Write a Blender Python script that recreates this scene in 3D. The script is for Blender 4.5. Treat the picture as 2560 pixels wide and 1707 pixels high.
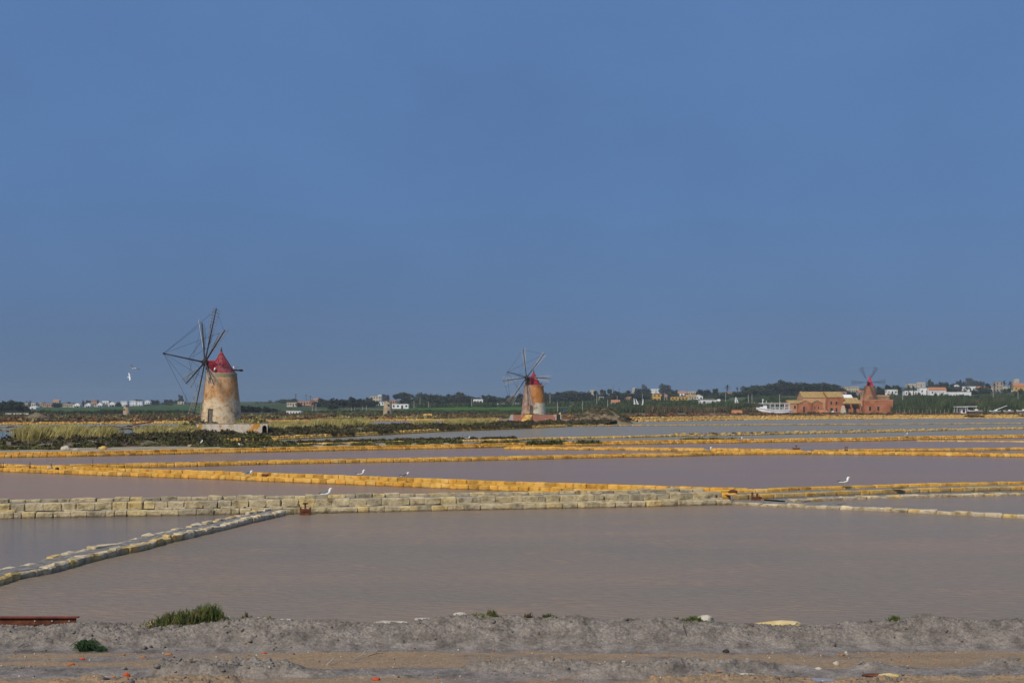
import bpy, bmesh, math, random
import numpy as np
from mathutils import Vector, Matrix

random.seed(7); rng = np.random.default_rng(7)
for o in list(bpy.data.objects): bpy.data.objects.remove(o)
SC = bpy.context.scene
COL = SC.collection
R_ = math.radians

# ------------------------------------------------------------------ camera, world, sun
F, HC, HY, CX = 3000.0, 4.2, 1014.0, 1280.0      # focal (px of a 2560 wide frame), eye height, horizon row, centre column
cam_d = bpy.data.cameras.new('camera'); cam = bpy.data.objects.new('camera', cam_d); COL.objects.link(cam)
cam.location = (0, 0, HC); cam.rotation_euler = (R_(90), 0, 0)
cam_d.sensor_fit = 'HORIZONTAL'; cam_d.sensor_width = 36; cam_d.lens = F/2560*36
cam_d.shift_y = (HY-853.5)/2560; cam_d.clip_start = 0.5; cam_d.clip_end = 20000
SC.camera = cam
SUN_EL, SUN_AZ = R_(42), R_(211)     # azimuth: clockwise from +Y (north): behind the camera, a little to the left

W = bpy.data.worlds.new('World'); SC.world = W; W.use_nodes = True
nt = W.node_tree; nt.nodes.clear()
def wn(t, **k):
    n = nt.nodes.new(t)
    for a, v in k.items(): setattr(n, a, v)
    return n
out = wn('ShaderNodeOutputWorld'); bg = wn('ShaderNodeBackground'); bg.inputs[1].default_value = 0.1
sky = wn('ShaderNodeTexSky', sky_type='NISHITA', sun_disc=False, sun_elevation=SUN_EL, sun_rotation=SUN_AZ)
tc = wn('ShaderNodeTexCoord'); sep = wn('ShaderNodeSeparateXYZ')
nt.links.new(tc.outputs['Generated'], sep.inputs[0])
mp = wn('ShaderNodeMapping'); mp.inputs['Scale'].default_value = (1, 1, 1.6); mp.inputs['Location'].default_value = (.9, .2, .4)
nt.links.new(tc.outputs['Generated'], mp.inputs[0])
no = wn('ShaderNodeTexNoise'); no.inputs['Scale'].default_value = 3.2; no.inputs['Detail'].default_value = 8; no.inputs['Roughness'].default_value = .56
nt.links.new(mp.outputs[0], no.inputs[0])
rp = wn('ShaderNodeValToRGB')                     # storm cloud deck: grey blue at the horizon, bluer higher up
e = rp.color_ramp.elements
e[0].position = 0.0; e[0].color = (0.0370, 0.0709, 0.1197, 1)
e[1].position = 1.0; e[1].color = (0.0525, 0.0980, 0.2056, 1)
m = e.new(.06); m.color = (0.0366, 0.0698, 0.1372, 1)
m = e.new(.17); m.color = (0.0389, 0.0814, 0.1724, 1)
m = e.new(.33); m.color = (0.0420, 0.0866, 0.1855, 1)
nt.links.new(sep.outputs[2], rp.inputs[0])
mr = wn('ShaderNodeMapRange'); mr.inputs[1].default_value = .25; mr.inputs[2].default_value = .75; mr.inputs[3].default_value = 8.6; mr.inputs[4].default_value = 10.6
nt.links.new(no.outputs[0], mr.inputs[0])
mul = wn('ShaderNodeVectorMath', operation='SCALE'); nt.links.new(rp.outputs[0], mul.inputs[0]); nt.links.new(mr.outputs[0], mul.inputs['Scale'])
mx = wn('ShaderNodeMixRGB'); mx.inputs[0].default_value = .975
nt.links.new(sky.outputs[0], mx.inputs[1]); nt.links.new(mul.outputs[0], mx.inputs[2])
nt.links.new(mx.outputs[0], bg.inputs[0]); nt.links.new(bg.outputs[0], out.inputs[0])

sd = bpy.data.lights.new('sun', 'SUN'); sun = bpy.data.objects.new('sun', sd); COL.objects.link(sun)
sd.energy = 1.5; sd.angle = R_(12); sd.color = (1.0, .90, .75)
sdir = Vector((math.sin(SUN_AZ)*math.cos(SUN_EL), math.cos(SUN_AZ)*math.cos(SUN_EL), math.sin(SUN_EL)))
sun.rotation_euler = sdir.to_track_quat('Z', 'Y').to_euler()
SC.view_settings.view_transform = 'Standard'; SC.view_settings.look = 'None'
SC.view_settings.exposure = 1.22; SC.view_settings.gamma = 1; SC.view_settings.use_curve_mapping = False
SC.render.engine = 'CYCLES'
SC.cycles.max_bounces = 5; SC.cycles.transparent_max_bounces = 4

# ------------------------------------------------------------------ helpers
def gp(px, py, z=0.0):
    Y = F*(HC-z)/(py-HY); return ((px-CX)/F*Y, Y)
def xat(px, Y): return (px-CX)/F*Y
def zat(py, Y): return HC-(py-HY)*Y/F

def tag(o, label=None, cat=None, group=None, kind=None):
    if label: o['label'] = label
    if cat: o['category'] = cat
    if group: o['group'] = group
    if kind: o['kind'] = kind
    return o
def empty(name, loc, label=None, cat=None, group=None, rz=0):
    o = bpy.data.objects.new(name, None); COL.objects.link(o); o.location = loc; o.rotation_euler = (0, 0, rz)
    o.empty_display_size = .3
    return tag(o, label, cat, group)
def link(name, me, parent=None):
    o = bpy.data.objects.new(name, me); COL.objects.link(o)
    if parent: o.parent = parent
    return o
def copy_tree(o, parent=None):
    c = o.copy(); COL.objects.link(c)
    if parent: c.parent = parent
    for ch in o.children: copy_tree(ch, c)
    return c

class MB:
    def __init__(s): s.v = []; s.f = []; s.mi = []
    def add(s, vs, fs, mi=0):
        b = len(s.v); s.v.extend([tuple(map(float, p)) for p in vs]); s.f.extend([tuple(i+b for i in f) for f in fs]); s.mi.extend([mi]*len(fs)); return s
    def box(s, c, d, rz=0, mi=0, M=None, taper=1.0):
        x, y, z = d[0]/2, d[1]/2, d[2]/2
        vs = [Vector((sx*x*(taper if sz > 0 else 1), sy*y*(taper if sz > 0 else 1), sz*z)) for sz in (-1, 1) for sy in (-1, 1) for sx in (-1, 1)]
        m = M if M is not None else Matrix.Rotation(rz, 3, 'Z')
        vs = [m @ v + Vector(c) for v in vs]
        return s.add(vs, [(0,2,3,1),(4,5,7,6),(0,1,5,4),(2,6,7,3),(0,4,6,2),(1,3,7,5)], mi)
    def tube(s, p0, p1, r0, r1=None, n=5, mi=0):
        p0 = Vector(p0); p1 = Vector(p1); r1 = r0 if r1 is None else r1
        d = (p1-p0); 
        if d.length < 1e-6: return s
        d.normalize(); a = d.orthogonal().normalized(); b = d.cross(a)
        vs = []
        for p, r in ((p0, r0), (p1, r1)):
            for i in range(n):
                t = 2*math.pi*i/n; vs.append(p+a*(math.cos(t)*r)+b*(math.sin(t)*r))
        fs = [(i, (i+1) % n, n+(i+1) % n, n+i) for i in range(n)]+[tuple(range(n-1, -1, -1)), tuple(range(n, 2*n))]
        return s.add(vs, fs, mi)
    def path(s, pts, rs, n=6, mi=0):
        for i in range(len(pts)-1): s.tube(pts[i], pts[i+1], rs[i], rs[i+1], n, mi)
        return s
    def lathe(s, prof, n=32, c=(0,0,0), mi=0, sq=None):
        vs = []; fs = []
        for r, z in prof:
            for i in range(n):
                t = 2*math.pi*i/n; vs.append((c[0]+r*math.cos(t), c[1]+r*math.sin(t), c[2]+z))
        for k in range(len(prof)-1):
            for i in range(n):
                fs.append((k*n+i, k*n+(i+1) % n, (k+1)*n+(i+1) % n, (k+1)*n+i))
        fs.append(tuple(range(n-1, -1, -1))); fs.append(tuple(range((len(prof)-1)*n, len(prof)*n)))
        return s.add(vs, fs, mi)
    def mesh(s, name, mats, smooth=False):
        me = bpy.data.meshes.new(name); me.from_pydata(s.v, [], s.f)
        for m in (mats if isinstance(mats, (list, tuple)) else [mats]): me.materials.append(m)
        if any(s.mi): me.polygons.foreach_set('material_index', s.mi)
        if smooth: me.polygons.foreach_set('use_smooth', [True]*len(s.f))
        me.update(); return me
    def build(s, name, mats, parent=None, smooth=False):
        return link(name, s.mesh(name, mats, smooth), parent)

def np_mesh(name, V, Fc, mat, smooth=False):
    me = bpy.data.meshes.new(name); V = np.asarray(V, np.float32); Fc = np.asarray(Fc, np.int32)
    me.vertices.add(len(V)); me.vertices.foreach_set('co', V.ravel())
    k = Fc.shape[1]; me.loops.add(Fc.size); me.loops.foreach_set('vertex_index', Fc.ravel())
    me.polygons.add(len(Fc)); me.polygons.foreach_set('loop_start', np.arange(0, Fc.size, k, dtype=np.int32))
    me.polygons.foreach_set('loop_total', np.full(len(Fc), k, np.int32))
    if smooth: me.polygons.foreach_set('use_smooth', np.ones(len(Fc), bool))
    me.materials.append(mat); me.update(calc_edges=True); me.validate(); return me

def _h(ix, iy, s):
    n = (ix.astype(np.int64)*374761393+iy.astype(np.int64)*668265263+s*974634777) & 0x7fffffff
    n = ((n ^ (n >> 13))*1274126177) & 0x7fffffff
    return ((n ^ (n >> 16)) & 0xffff)/65535.0
def vnoise(x, y, s=0):
    x0 = np.floor(x); y0 = np.floor(y); fx = x-x0; fy = y-y0
    fx = fx*fx*fx*(fx*(fx*6-15)+10); fy = fy*fy*fy*(fy*(fy*6-15)+10)
    x0 = x0.astype(np.int64); y0 = y0.astype(np.int64)
    a = _h(x0, y0, s); b = _h(x0+1, y0, s); c = _h(x0, y0+1, s); d = _h(x0+1, y0+1, s)
    return (a*(1-fx)+b*fx)*(1-fy)+(c*(1-fx)+d*fx)*fy
def fbm(x, y, o=4, s=0, g=.5):
    t = 0; a = 1; n = 0
    for i in range(o):
        t = t+a*vnoise(x*2**i+i*17.3, y*2**i-i*9.1, s+i); n += a; a *= g
    return t/n
def grid_faces(nu, nv):
    i = np.arange(nu-1)[:, None]*nv+np.arange(nv-1)[None, :]
    return np.stack([i, i+nv, i+nv+1, i+1], -1).reshape(-1, 4)

# ------------------------------------------------------------------ materials
def nodes(name):
    m = bpy.data.materials.new(name); m.use_nodes = True; t = m.node_tree
    return m, t, t.nodes['Principled BSDF']
def nn(t, typ, ins=None, **k):
    n = t.nodes.new(typ)
    for a, v in k.items(): setattr(n, a, v)
    for i, v in (ins or {}).items():
        if hasattr(v, 'is_output') and v.is_output: t.links.new(v, n.inputs[i])
        else: n.inputs[i].default_value = v
    return n
def ramp(t, fac, stops, interp='LINEAR'):
    n = t.nodes.new('ShaderNodeValToRGB'); n.color_ramp.interpolation = interp; e = n.color_ramp.elements
    for i, (p, c) in enumerate(stops):
        el = e[i] if i < 2 else e.new(p)
        el.position = p
    for el, (p, c) in zip(sorted(e, key=lambda q: q.position), sorted(stops)): el.color = (*c, 1)
    t.links.new(fac, n.inputs[0]); return n.outputs[0]
def rand_out(t):
    oi = nn(t, 'ShaderNodeObjectInfo'); ge = nn(t, 'ShaderNodeNewGeometry')
    a = nn(t, 'ShaderNodeMath', {0: oi.outputs['Random'], 1: ge.outputs['Random Per Island']}, operation='ADD')
    return nn(t, 'ShaderNodeMath', {0: a.outputs[0]}, operation='FRACT').outputs[0]
def matte(name, cols, scale=1.0, detail=6, rough=.9, bump=.0, bscale=None, rand=0.0, stretch=(1, 1, 1), space='world', spec=.2, tones=None, dist=.05, nrough=.6, wet=0):
    """noise between the colours in cols, a random tone per piece (tones or +-rand), fine relief"""
    m, t, b = nodes(name)
    if space == 'world': co = nn(t, 'ShaderNodeNewGeometry').outputs['Position']
    else: co = nn(t, 'ShaderNodeTexCoord').outputs['Object']
    mp = nn(t, 'ShaderNodeMapping', {0: co, 'Scale': stretch}).outputs[0]
    no = nn(t, 'ShaderNodeTexNoise', {0: mp, 'Scale': scale, 'Detail': detail, 'Roughness': nrough}).outputs[0]
    n = len(cols)
    if n > 1:
        c = ramp(t, no, [(.30+.40*i/(n-1), cols[i]) for i in range(n)])
    else:
        c = nn(t, 'ShaderNodeRGB').outputs[0]; c.default_value = (*cols[0], 1)
    if tones:
        r = rand_out(t)
        tc = ramp(t, r, [(i/len(tones), tones[i]) for i in range(len(tones))], 'CONSTANT')
        c = nn(t, 'ShaderNodeMixRGB', {0: 1.0, 1: c, 2: tc}, blend_type='MULTIPLY').outputs[0]
    if rand:
        r = rand_out(t)
        k = nn(t, 'ShaderNodeMapRange', {0: r, 3: 1-rand, 4: 1+rand}).outputs[0]
        c = nn(t, 'ShaderNodeVectorMath', {0: c, 'Scale': k}, operation='SCALE').outputs[0]
    if wet:                                   # damp, algae-dark tide mark just above the water
        pz = nn(t, 'ShaderNodeNewGeometry').outputs['Position']; sz = nn(t, 'ShaderNodeSeparateXYZ', {0: pz}).outputs[2]
        wnz = nn(t, 'ShaderNodeTexNoise', {0: pz, 'Scale': 2.5, 'Detail': 5}).outputs[0]
        q = nn(t, 'ShaderNodeMath', {0: nn(t, 'ShaderNodeMath', {0: wnz, 1: .16}, operation='MULTIPLY').outputs[0], 1: sz}, operation='SUBTRACT').outputs[0]
        f = nn(t, 'ShaderNodeMapRange', {0: q, 1: -.01, 2: .05, 3: 0, 4: wet}).outputs[0]
        c = nn(t, 'ShaderNodeMixRGB', {0: f, 1: c, 2: (.085, .070, .045, 1)}).outputs[0]
    t.links.new(c, b.inputs['Base Color']); b.inputs['Roughness'].default_value = rough
    b.inputs['Specular IOR Level'].default_value = spec
    if bump:
        bn = nn(t, 'ShaderNodeTexNoise', {0: mp, 'Scale': bscale or scale*4, 'Detail': 6, 'Roughness': .65}).outputs[0]
        bp = nn(t, 'ShaderNodeBump', {'Height': bn, 'Strength': bump, 'Distance': dist})
        t.links.new(bp.outputs[0], b.inputs['Normal'])
    return m

M = {}
M['grey_block'] = matte('grey_tufa', [(.22,.17,.10),(.54,.455,.29),(.68,.585,.40)], 3.2, bump=1., bscale=11, dist=.07, wet=.75,
    tones=[(1,.98,.92),(.80,.80,.80),(1.12,1.05,.80),(.95,.92,.85),(.70,.70,.70),(1.08,1.04,.96),(.9,.88,.78),(1.02,.98,.86),(1.0,.95,.84),(.86,.84,.78),(1.14,1.02,.70)])
M['pale_block'] = matte('salt_crusted_stone', [(.30,.225,.13),(.62,.515,.34),(.76,.655,.47)], 4.0, bump=1., bscale=12, dist=.07, wet=.28,
    tones=[(1,1,1),(.85,.85,.85),(1.05,1.02,.95),(.95,.9,.8),(.75,.74,.7),(1.1,1.08,1.02),(1.08,.92,.55)])
M['orange_block'] = matte('orange_tufa', [(.40,.20,.035),(.70,.385,.062),(.80,.49,.13)], 1.7, bump=.8, bscale=7, dist=.07, wet=.7,
    tones=[(1,1,1),(.90,.92,.95),(1.06,1.06,1.1),(1,1,1),(.78,.76,.75),(1.05,1.1,1.35),(1.0,.93,.85),(.66,.66,.72),(.92,1.0,1.3)])
M['yellow_block'] = matte('yellow_tufa', [(.34,.20,.05),(.68,.43,.11),(.76,.53,.19)], 1.4, bump=.6, bscale=7, dist=.08,
    tones=[(1,1,1),(.88,.88,.9),(1.08,1.06,1.05),(.95,.95,.95),(.72,.68,.65),(1.05,1.1,1.2),(1.0,.9,.8)])
M['mix_block'] = matte('weathered_tufa', [(.28,.19,.07),(.52,.35,.11),(.46,.38,.20)], 1.6, bump=.8, bscale=10, dist=.05, wet=.6,
    tones=[(1,1,1),(.8,.85,1.1),(1.1,1,.8),(.9,.95,1.2),(.7,.7,.8),(1.1,.98,.7)])
M['mud'] = None
M['gravel'] = matte('grey_gravel_fill', [(.13,.12,.10),(.25,.23,.20),(.34,.32,.28)], 5, bump=1, bscale=18, dist=.06)
M['shaded_orange_fill'] = matte('shaded_orange_wall_fill', [(.20,.11,.035),(.34,.20,.06),(.30,.22,.12)], 3, bump=.6, bscale=10)  # rubble fill, colour darkened to paint in the shadow between block rows
M['sand'] = matte('pale_bank_soil', [(.20,.16,.10),(.34,.28,.19),(.44,.38,.29)], .7, bump=.6, bscale=4)
M['soil'] = matte('bank_soil', [(.10,.08,.045),(.20,.15,.09),(.30,.24,.16)], .9, bump=.8, bscale=4, dist=.2)
M['bed'] = matte('pan_bed_mud', [(.14,.12,.10),(.22,.19,.16)], .6, bump=.3)
M['dry_grass'] = matte('dry_grass', [(.16,.135,.05),(.355,.305,.10),(.58,.50,.22)], .7, rand=.35, rough=.8)
M['green_shrub'] = matte('succulent_shrub', [(.038,.046,.014),(.085,.092,.025),(.16,.145,.045)], .8, rand=.4, rough=.8)
M['dark_shrub'] = matte('dark_shrub', [(.032,.030,.016),(.068,.060,.027),(.11,.085,.04)], .8, rand=.4, rough=.85)
M['red_shrub'] = matte('reddish_ground_plant', [(.10,.05,.025),(.20,.085,.04),(.26,.15,.06)], .5, rand=.4)
M['grey_shrub'] = matte('grey_green_shrub', [(.06,.06,.035),(.12,.115,.06),(.17,.14,.08)], .8, rand=.35)
M['reed'] = matte('reed_leaves', [(.026,.040,.018),(.052,.075,.030),(.095,.110,.05)], .12, rand=.35)
M['reed_brown'] = matte('brown_reed_leaves', [(.07,.065,.03),(.11,.09,.045),(.15,.12,.06)], .12, rand=.35)
M['leaf_dark'] = matte('dark_leaves', [(.016,.025,.012),(.030,.044,.020),(.050,.066,.028)], .3, rand=.45)
M['leaf_mid'] = matte('mid_leaves', [(.024,.040,.017),(.045,.066,.025),(.072,.095,.036)], .3, rand=.45)
M['leaf_olive'] = matte('olive_leaves', [(.035,.045,.025),(.06,.07,.035),(.09,.095,.05)], .3, rand=.4)
M['leaf_blue'] = matte('evergreen_leaves', [(.012,.024,.018),(.022,.042,.028)], .3, rand=.4)
M['palm'] = matte('palm_fronds', [(.025,.035,.015),(.05,.06,.025),(.08,.08,.035)], .5, rand=.4)
M['bark'] = matte('bark', [(.05,.035,.025),(.11,.085,.06)], 2, bump=.5)
M['white'] = matte('white_paint', [(.62,.63,.63),(.76,.77,.77),(.80,.80,.79)], .5)
M['cream'] = matte('cream_plaster', [(.46,.40,.30),(.58,.52,.40)], .5)
M['beige'] = matte('beige_plaster', [(.34,.28,.21),(.46,.39,.30)], .5)
M['pinkwall'] = matte('pink_plaster', [(.36,.21,.15),(.46,.29,.22)], .4)
M['ochre'] = matte('ochre_plaster', [(.50,.29,.055),(.60,.37,.09)], .4)
M['terra'] = matte('terracotta_tiles', [(.38,.15,.07),(.50,.24,.12)], 1.2, bump=.5, bscale=6)
M['oldroof'] = matte('lichen_roof_tiles', [(.24,.15,.05),(.42,.28,.10),(.50,.36,.17)], 1.3, bump=.8, bscale=5, dist=.15)
M['brickwall'] = matte('red_ochre_plaster', [(.27,.095,.045),(.40,.155,.075),(.47,.22,.115)], .35, bump=.3)
M['brickpale'] = matte('pale_ochre_plaster', [(.44,.25,.14),(.56,.34,.20)], .3, bump=.3)
M['glass'] = matte('dark_window', [(.02,.022,.025)], 1, rough=.25, spec=.5)
M['bluewin'] = matte('blue_window', [(.10,.17,.26)], 1, rough=.25, spec=.5)
M['darkdoor'] = matte('dark_door', [(.03,.025,.02),(.05,.042,.035)], 2)
M['greydoor'] = matte('weathered_door', [(.13,.11,.09),(.20,.18,.15)], 3, stretch=(4,4,.5))
M['wood'] = matte('grey_timber', [(.16,.14,.11),(.30,.27,.22),(.42,.39,.33)], 2, stretch=(1,1,1), rand=.2)
M['darkwood'] = matte('tarred_timber', [(.025,.022,.022),(.05,.04,.038),(.085,.06,.05)], 2, rand=.2)
M['palewood'] = matte('bleached_lath', [(.30,.28,.25),(.48,.46,.42)], 2, rand=.2)
M['cable'] = matte('steel_cable', [(.05,.05,.055)], 1, rough=.6)
M['rust'] = matte('rusty_steel', [(.055,.022,.014),(.11,.038,.02),(.20,.075,.035)], 6, bump=.5, bscale=30, dist=.02, rough=.8)
M['rust_red'] = matte('red_rusty_flange', [(.12,.03,.02),(.22,.06,.035)], 6, bump=.3, bscale=30, dist=.02, rough=.8)
M['concrete'] = matte('concrete', [(.34,.33,.31),(.46,.45,.43)], 1.5)
M['tan_stone'] = matte('rubble_stone', [(.24,.18,.11),(.40,.32,.21),(.50,.42,.30)], 1.2, bump=.8, bscale=4, dist=.15)
M['gull_white'] = matte('gull_white', [(.84,.84,.83)], 1, rough=.7)
M['gull_grey'] = matte('gull_grey', [(.14,.15,.165),(.19,.20,.215)], 20, rough=.7)
M['gull_black'] = matte('gull_black', [(.015,.015,.017)], 1, rough=.6)
M['gull_yellow'] = matte('gull_yellow', [(.65,.36,.04)], 1, rough=.5)
M['blue'] = matte('blue_plastic', [(.03,.08,.20)], 1, rough=.5)
M['orange_chip'] = matte('terracotta_shard', [(.33,.13,.045),(.44,.20,.07)], 8, bump=.4, bscale=40, dist=.01)
M['red_chip'] = matte('red_shard', [(.46,.07,.03),(.50,.11,.04)], 8, bump=.4, bscale=40, dist=.01)
M['pale_stone'] = matte('pale_crust_stone', [(.30,.26,.19),(.52,.47,.37),(.66,.62,.52)], 7, bump=.8, bscale=22, dist=.03)
M['yellow_stone'] = matte('yellow_crust_stone', [(.42,.28,.09),(.66,.50,.22),(.72,.60,.34)], 5, bump=.8, bscale=22, dist=.03)
M['glasswort'] = matte('glasswort_stems', [(.035,.07,.018),(.085,.115,.025),(.19,.19,.045)], 5, rand=.35, rough=.7)
M['glasswort_red'] = matte('woody_stems', [(.07,.05,.03),(.13,.09,.06)], 5, rand=.3)
M['green_grass'] = matte('green_blades', [(.022,.05,.018),(.045,.085,.03)], 5, rand=.3)

def plaster_mat(name, upper, lower, z_edge, patches, spread=.9, xbias=0.0, under=None, x_under=None, seed=0.0):
    """lime-washed masonry: one render above, another below a ragged edge, bare or stained patches"""
    m, t, b = nodes(name)
    ob = nn(t, 'ShaderNodeTexCoord').outputs['Object']
    sx = nn(t, 'ShaderNodeSeparateXYZ', {0: ob})
    mp = nn(t, 'ShaderNodeMapping', {0: ob, 'Location': (seed, seed*2, 0)}).outputs[0]
    n1 = nn(t, 'ShaderNodeTexNoise', {0: mp, 'Scale': .55, 'Detail': 7, 'Roughness': .62}).outputs[0]
    n2 = nn(t, 'ShaderNodeTexNoise', {0: mp, 'Scale': 1.1, 'Detail': 8, 'Roughness': .68}).outputs[0]
    mps = nn(t, 'ShaderNodeMapping', {0: mp, 'Scale': (1, 1, .25)}).outputs[0]
    n3 = nn(t, 'ShaderNodeTexNoise', {0: mps, 'Scale': 1.6, 'Detail': 8, 'Roughness': .66}).outputs[0]
    n3 = nn(t, 'ShaderNodeMath', {0: nn(t, 'ShaderNodeMath', {0: n3, 1: .55}, operation='MULTIPLY').outputs[0], 1: nn(t, 'ShaderNodeMath', {0: n2, 1: .45}, operation='MULTIPLY').outputs[0]}, operation='ADD').outputs[0]
    cu = ramp(t, n3, [(.38+.24*i/(len(upper)-1), c) for i, c in enumerate(upper)])
    cl = ramp(t, n2, [(.34+.30*i/(len(lower)-1), c) for i, c in enumerate(lower)])
    e1 = nn(t, 'ShaderNodeMath', {0: n1, 1: .5}, operation='SUBTRACT')
    e2 = nn(t, 'ShaderNodeMath', {0: e1.outputs[0], 1: spread*5}, operation='MULTIPLY')
    e3 = nn(t, 'ShaderNodeMath', {0: sx.outputs[2], 1: e2.outputs[0]}, operation='ADD')
    ex = nn(t, 'ShaderNodeMath', {0: sx.outputs[0], 1: xbias}, operation='MULTIPLY')
    e3 = nn(t, 'ShaderNodeMath', {0: e3.outputs[0], 1: ex.outputs[0]}, operation='ADD')
    fac = nn(t, 'ShaderNodeMapRange', {0: e3.outputs[0], 1: z_edge-.12, 2: z_edge+.12}).outputs[0]
    c = nn(t, 'ShaderNodeMixRGB', {0: fac, 1: cl, 2: cu}).outputs[0]
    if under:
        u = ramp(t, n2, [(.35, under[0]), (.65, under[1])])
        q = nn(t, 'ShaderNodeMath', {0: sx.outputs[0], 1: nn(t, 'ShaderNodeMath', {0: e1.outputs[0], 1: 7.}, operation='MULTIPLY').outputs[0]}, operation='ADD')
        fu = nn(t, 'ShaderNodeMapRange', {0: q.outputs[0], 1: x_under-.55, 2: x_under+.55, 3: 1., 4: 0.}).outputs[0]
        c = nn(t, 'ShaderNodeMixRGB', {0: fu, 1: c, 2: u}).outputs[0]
    for thr, colr, sc in patches:
        pn = nn(t, 'ShaderNodeTexNoise', {0: nn(t, 'ShaderNodeMapping', {0: mp, 'Location': (thr*31, 3, sc)}).outputs[0], 'Scale': sc, 'Detail': 7, 'Roughness': .66}).outputs[0]
        pf = nn(t, 'ShaderNodeMapRange', {0: pn, 1: thr, 2: thr+.025}).outputs[0]
        c = nn(t, 'ShaderNodeMixRGB', {0: pf, 1: c, 2: (*colr, 1)}).outputs[0]
    t.links.new(c, b.inputs['Base Color']); b.inputs['Roughness'].default_value = .9; b.inputs['Specular IOR Level'].default_value = .15
    bp = nn(t, 'ShaderNodeBump', {'Height': n2, 'Strength': .6, 'Distance': .12}); t.links.new(bp.outputs[0], b.inputs['Normal'])
    return m
M['mill1'] = plaster_mat('ochre_and_grey_plaster', [(.24,.15,.075),(.50,.26,.10),(.56,.37,.21),(.66,.33,.11)], [(.30,.20,.11),(.60,.47,.30),(.70,.59,.42)], 3.1,
    [(.59,(.26,.18,.10),.9),(.64,(.62,.50,.33),1.4),(.62,(.55,.24,.08),.7),(.68,(.30,.25,.17),2.6)], .9, seed=3.1)
M['mill2'] = plaster_mat('orange_and_cream_plaster', [(.36,.14,.035),(.54,.23,.055),(.46,.21,.075)], [(.45,.40,.28),(.66,.60,.44),(.62,.56,.41)], 2.7,
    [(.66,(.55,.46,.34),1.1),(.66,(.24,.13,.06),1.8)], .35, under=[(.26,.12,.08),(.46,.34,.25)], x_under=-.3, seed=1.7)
M['mill3'] = plaster_mat('brown_ochre_plaster', [(.24,.11,.055),(.34,.17,.09)], [(.30,.15,.08),(.38,.20,.11)], 1.5, [(.66,(.42,.30,.2),1.2)], .8)
M['plat1'] = plaster_mat('stained_lime_plaster', [(.48,.42,.33),(.66,.59,.48),(.72,.65,.54)], [(.46,.39,.30),(.64,.57,.46)], .5,
    [(.52,(.58,.28,.05),.55),(.62,(.30,.24,.17),1.2)], .6, seed=5)
M['plat2'] = plaster_mat('pink_brick_and_plaster', [(.30,.13,.09),(.38,.18,.12)], [(.32,.15,.10),(.40,.20,.14)], .8,
    [(.60,(.55,.44,.34),.8),(.68,(.6,.53,.44),1.6)], .6, seed=2)
M['cap1'] = matte('faded_red_planks', [(0.0680, 0.0068, 0.0082),(0.1836, 0.0095, 0.0136),(0.2040, 0.0136, 0.0204),(0.3128, 0.1156, 0.1224),(0.1768, 0.0122, 0.0163),(0.3536, 0.1768, 0.1768)], 3.2, stretch=(1.6,1.6,.5), space='obj', bump=.4, nrough=.7)
M['cap2'] = matte('red_planks', [(0.2100, 0.0090, 0.0188),(0.3000, 0.0225, 0.0375),(0.3375, 0.0600, 0.0675)], 2.0, stretch=(1.5,1.5,.4), space='obj')
M['cap3'] = matte('bright_red_cap', [(.56,.03,.08),(.62,.05,.11)], 1.5, space='obj')
M['cornice'] = matte('mossy_cornice', [(.08,.07,.04),(.34,.28,.17),(.26,.25,.15),(.54,.44,.28)], 3.0, bump=.6, space='obj')

def water_mat(name, cols, patch=None, rough=.22, spec=.32, streak=1.0, wave=.05):
    m, t, b = nodes(name)
    po = nn(t, 'ShaderNodeNewGeometry').outputs['Position']
    m1 = nn(t, 'ShaderNodeMapping', {0: po, 'Scale': (.05, .16, 1)}).outputs[0]
    n1 = nn(t, 'ShaderNodeTexNoise', {0: m1, 'Scale': 1., 'Detail': 4, 'Roughness': .55}).outputs[0]
    c = ramp(t, n1, [(.34, cols[0]), (.5, cols[1]), (.66, cols[2])])
    m2 = nn(t, 'ShaderNodeMapping', {0: po, 'Scale': (2.6, 6.5, 1)}).outputs[0]
    n2 = nn(t, 'ShaderNodeTexNoise', {0: m2, 'Scale': 1., 'Detail': 5, 'Roughness': .6}).outputs[0]
    if patch:
        m3 = nn(t, 'ShaderNodeMapping', {0: po, 'Scale': (.30, .50, 1), 'Location': (3, 8, 0)}).outputs[0]
        n3 = nn(t, 'ShaderNodeTexNoise', {0: m3, 'Scale': 1., 'Detail': 6, 'Roughness': .6}).outputs[0]
        a = nn(t, 'ShaderNodeMapRange', {0: n3, 1: .50, 2: .72}).outputs[0]
        d = nn(t, 'ShaderNodeMapRange', {0: n2, 1: .44, 2: .66}).outputs[0]
        ad = nn(t, 'ShaderNodeMath', {0: a, 1: d}, operation='MULTIPLY').outputs[0]
        ad = nn(t, 'ShaderNodeMath', {0: ad, 1: .75}, operation='MULTIPLY').outputs[0]
        c = nn(t, 'ShaderNodeMixRGB', {0: ad, 1: c, 2: (*patch, 1)}).outputs[0]
    k = nn(t, 'ShaderNodeMapRange', {0: n2, 1: .3, 2: .7, 3: 1-.09*streak, 4: 1+.09*streak}).outputs[0]
    c = nn(t, 'ShaderNodeVectorMath', {0: c, 'Scale': k}, operation='SCALE').outputs[0]
    t.links.new(c, b.inputs['Base Color'])
    b.inputs['Roughness'].default_value = rough; b.inputs['IOR'].default_value = 1.33; b.inputs['Specular IOR Level'].default_value = spec
    m4 = nn(t, 'ShaderNodeMapping', {0: po, 'Scale': (3.5, 6.0, 1)}).outputs[0]
    n4 = nn(t, 'ShaderNodeTexNoise', {0: m4, 'Scale': 1., 'Detail': 5, 'Roughness': .62}).outputs[0]
    bp = nn(t, 'ShaderNodeBump', {'Height': n4, 'Strength': 1., 'Distance': wave}); t.links.new(bp.outputs[0], b.inputs['Normal'])
    return m
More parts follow.
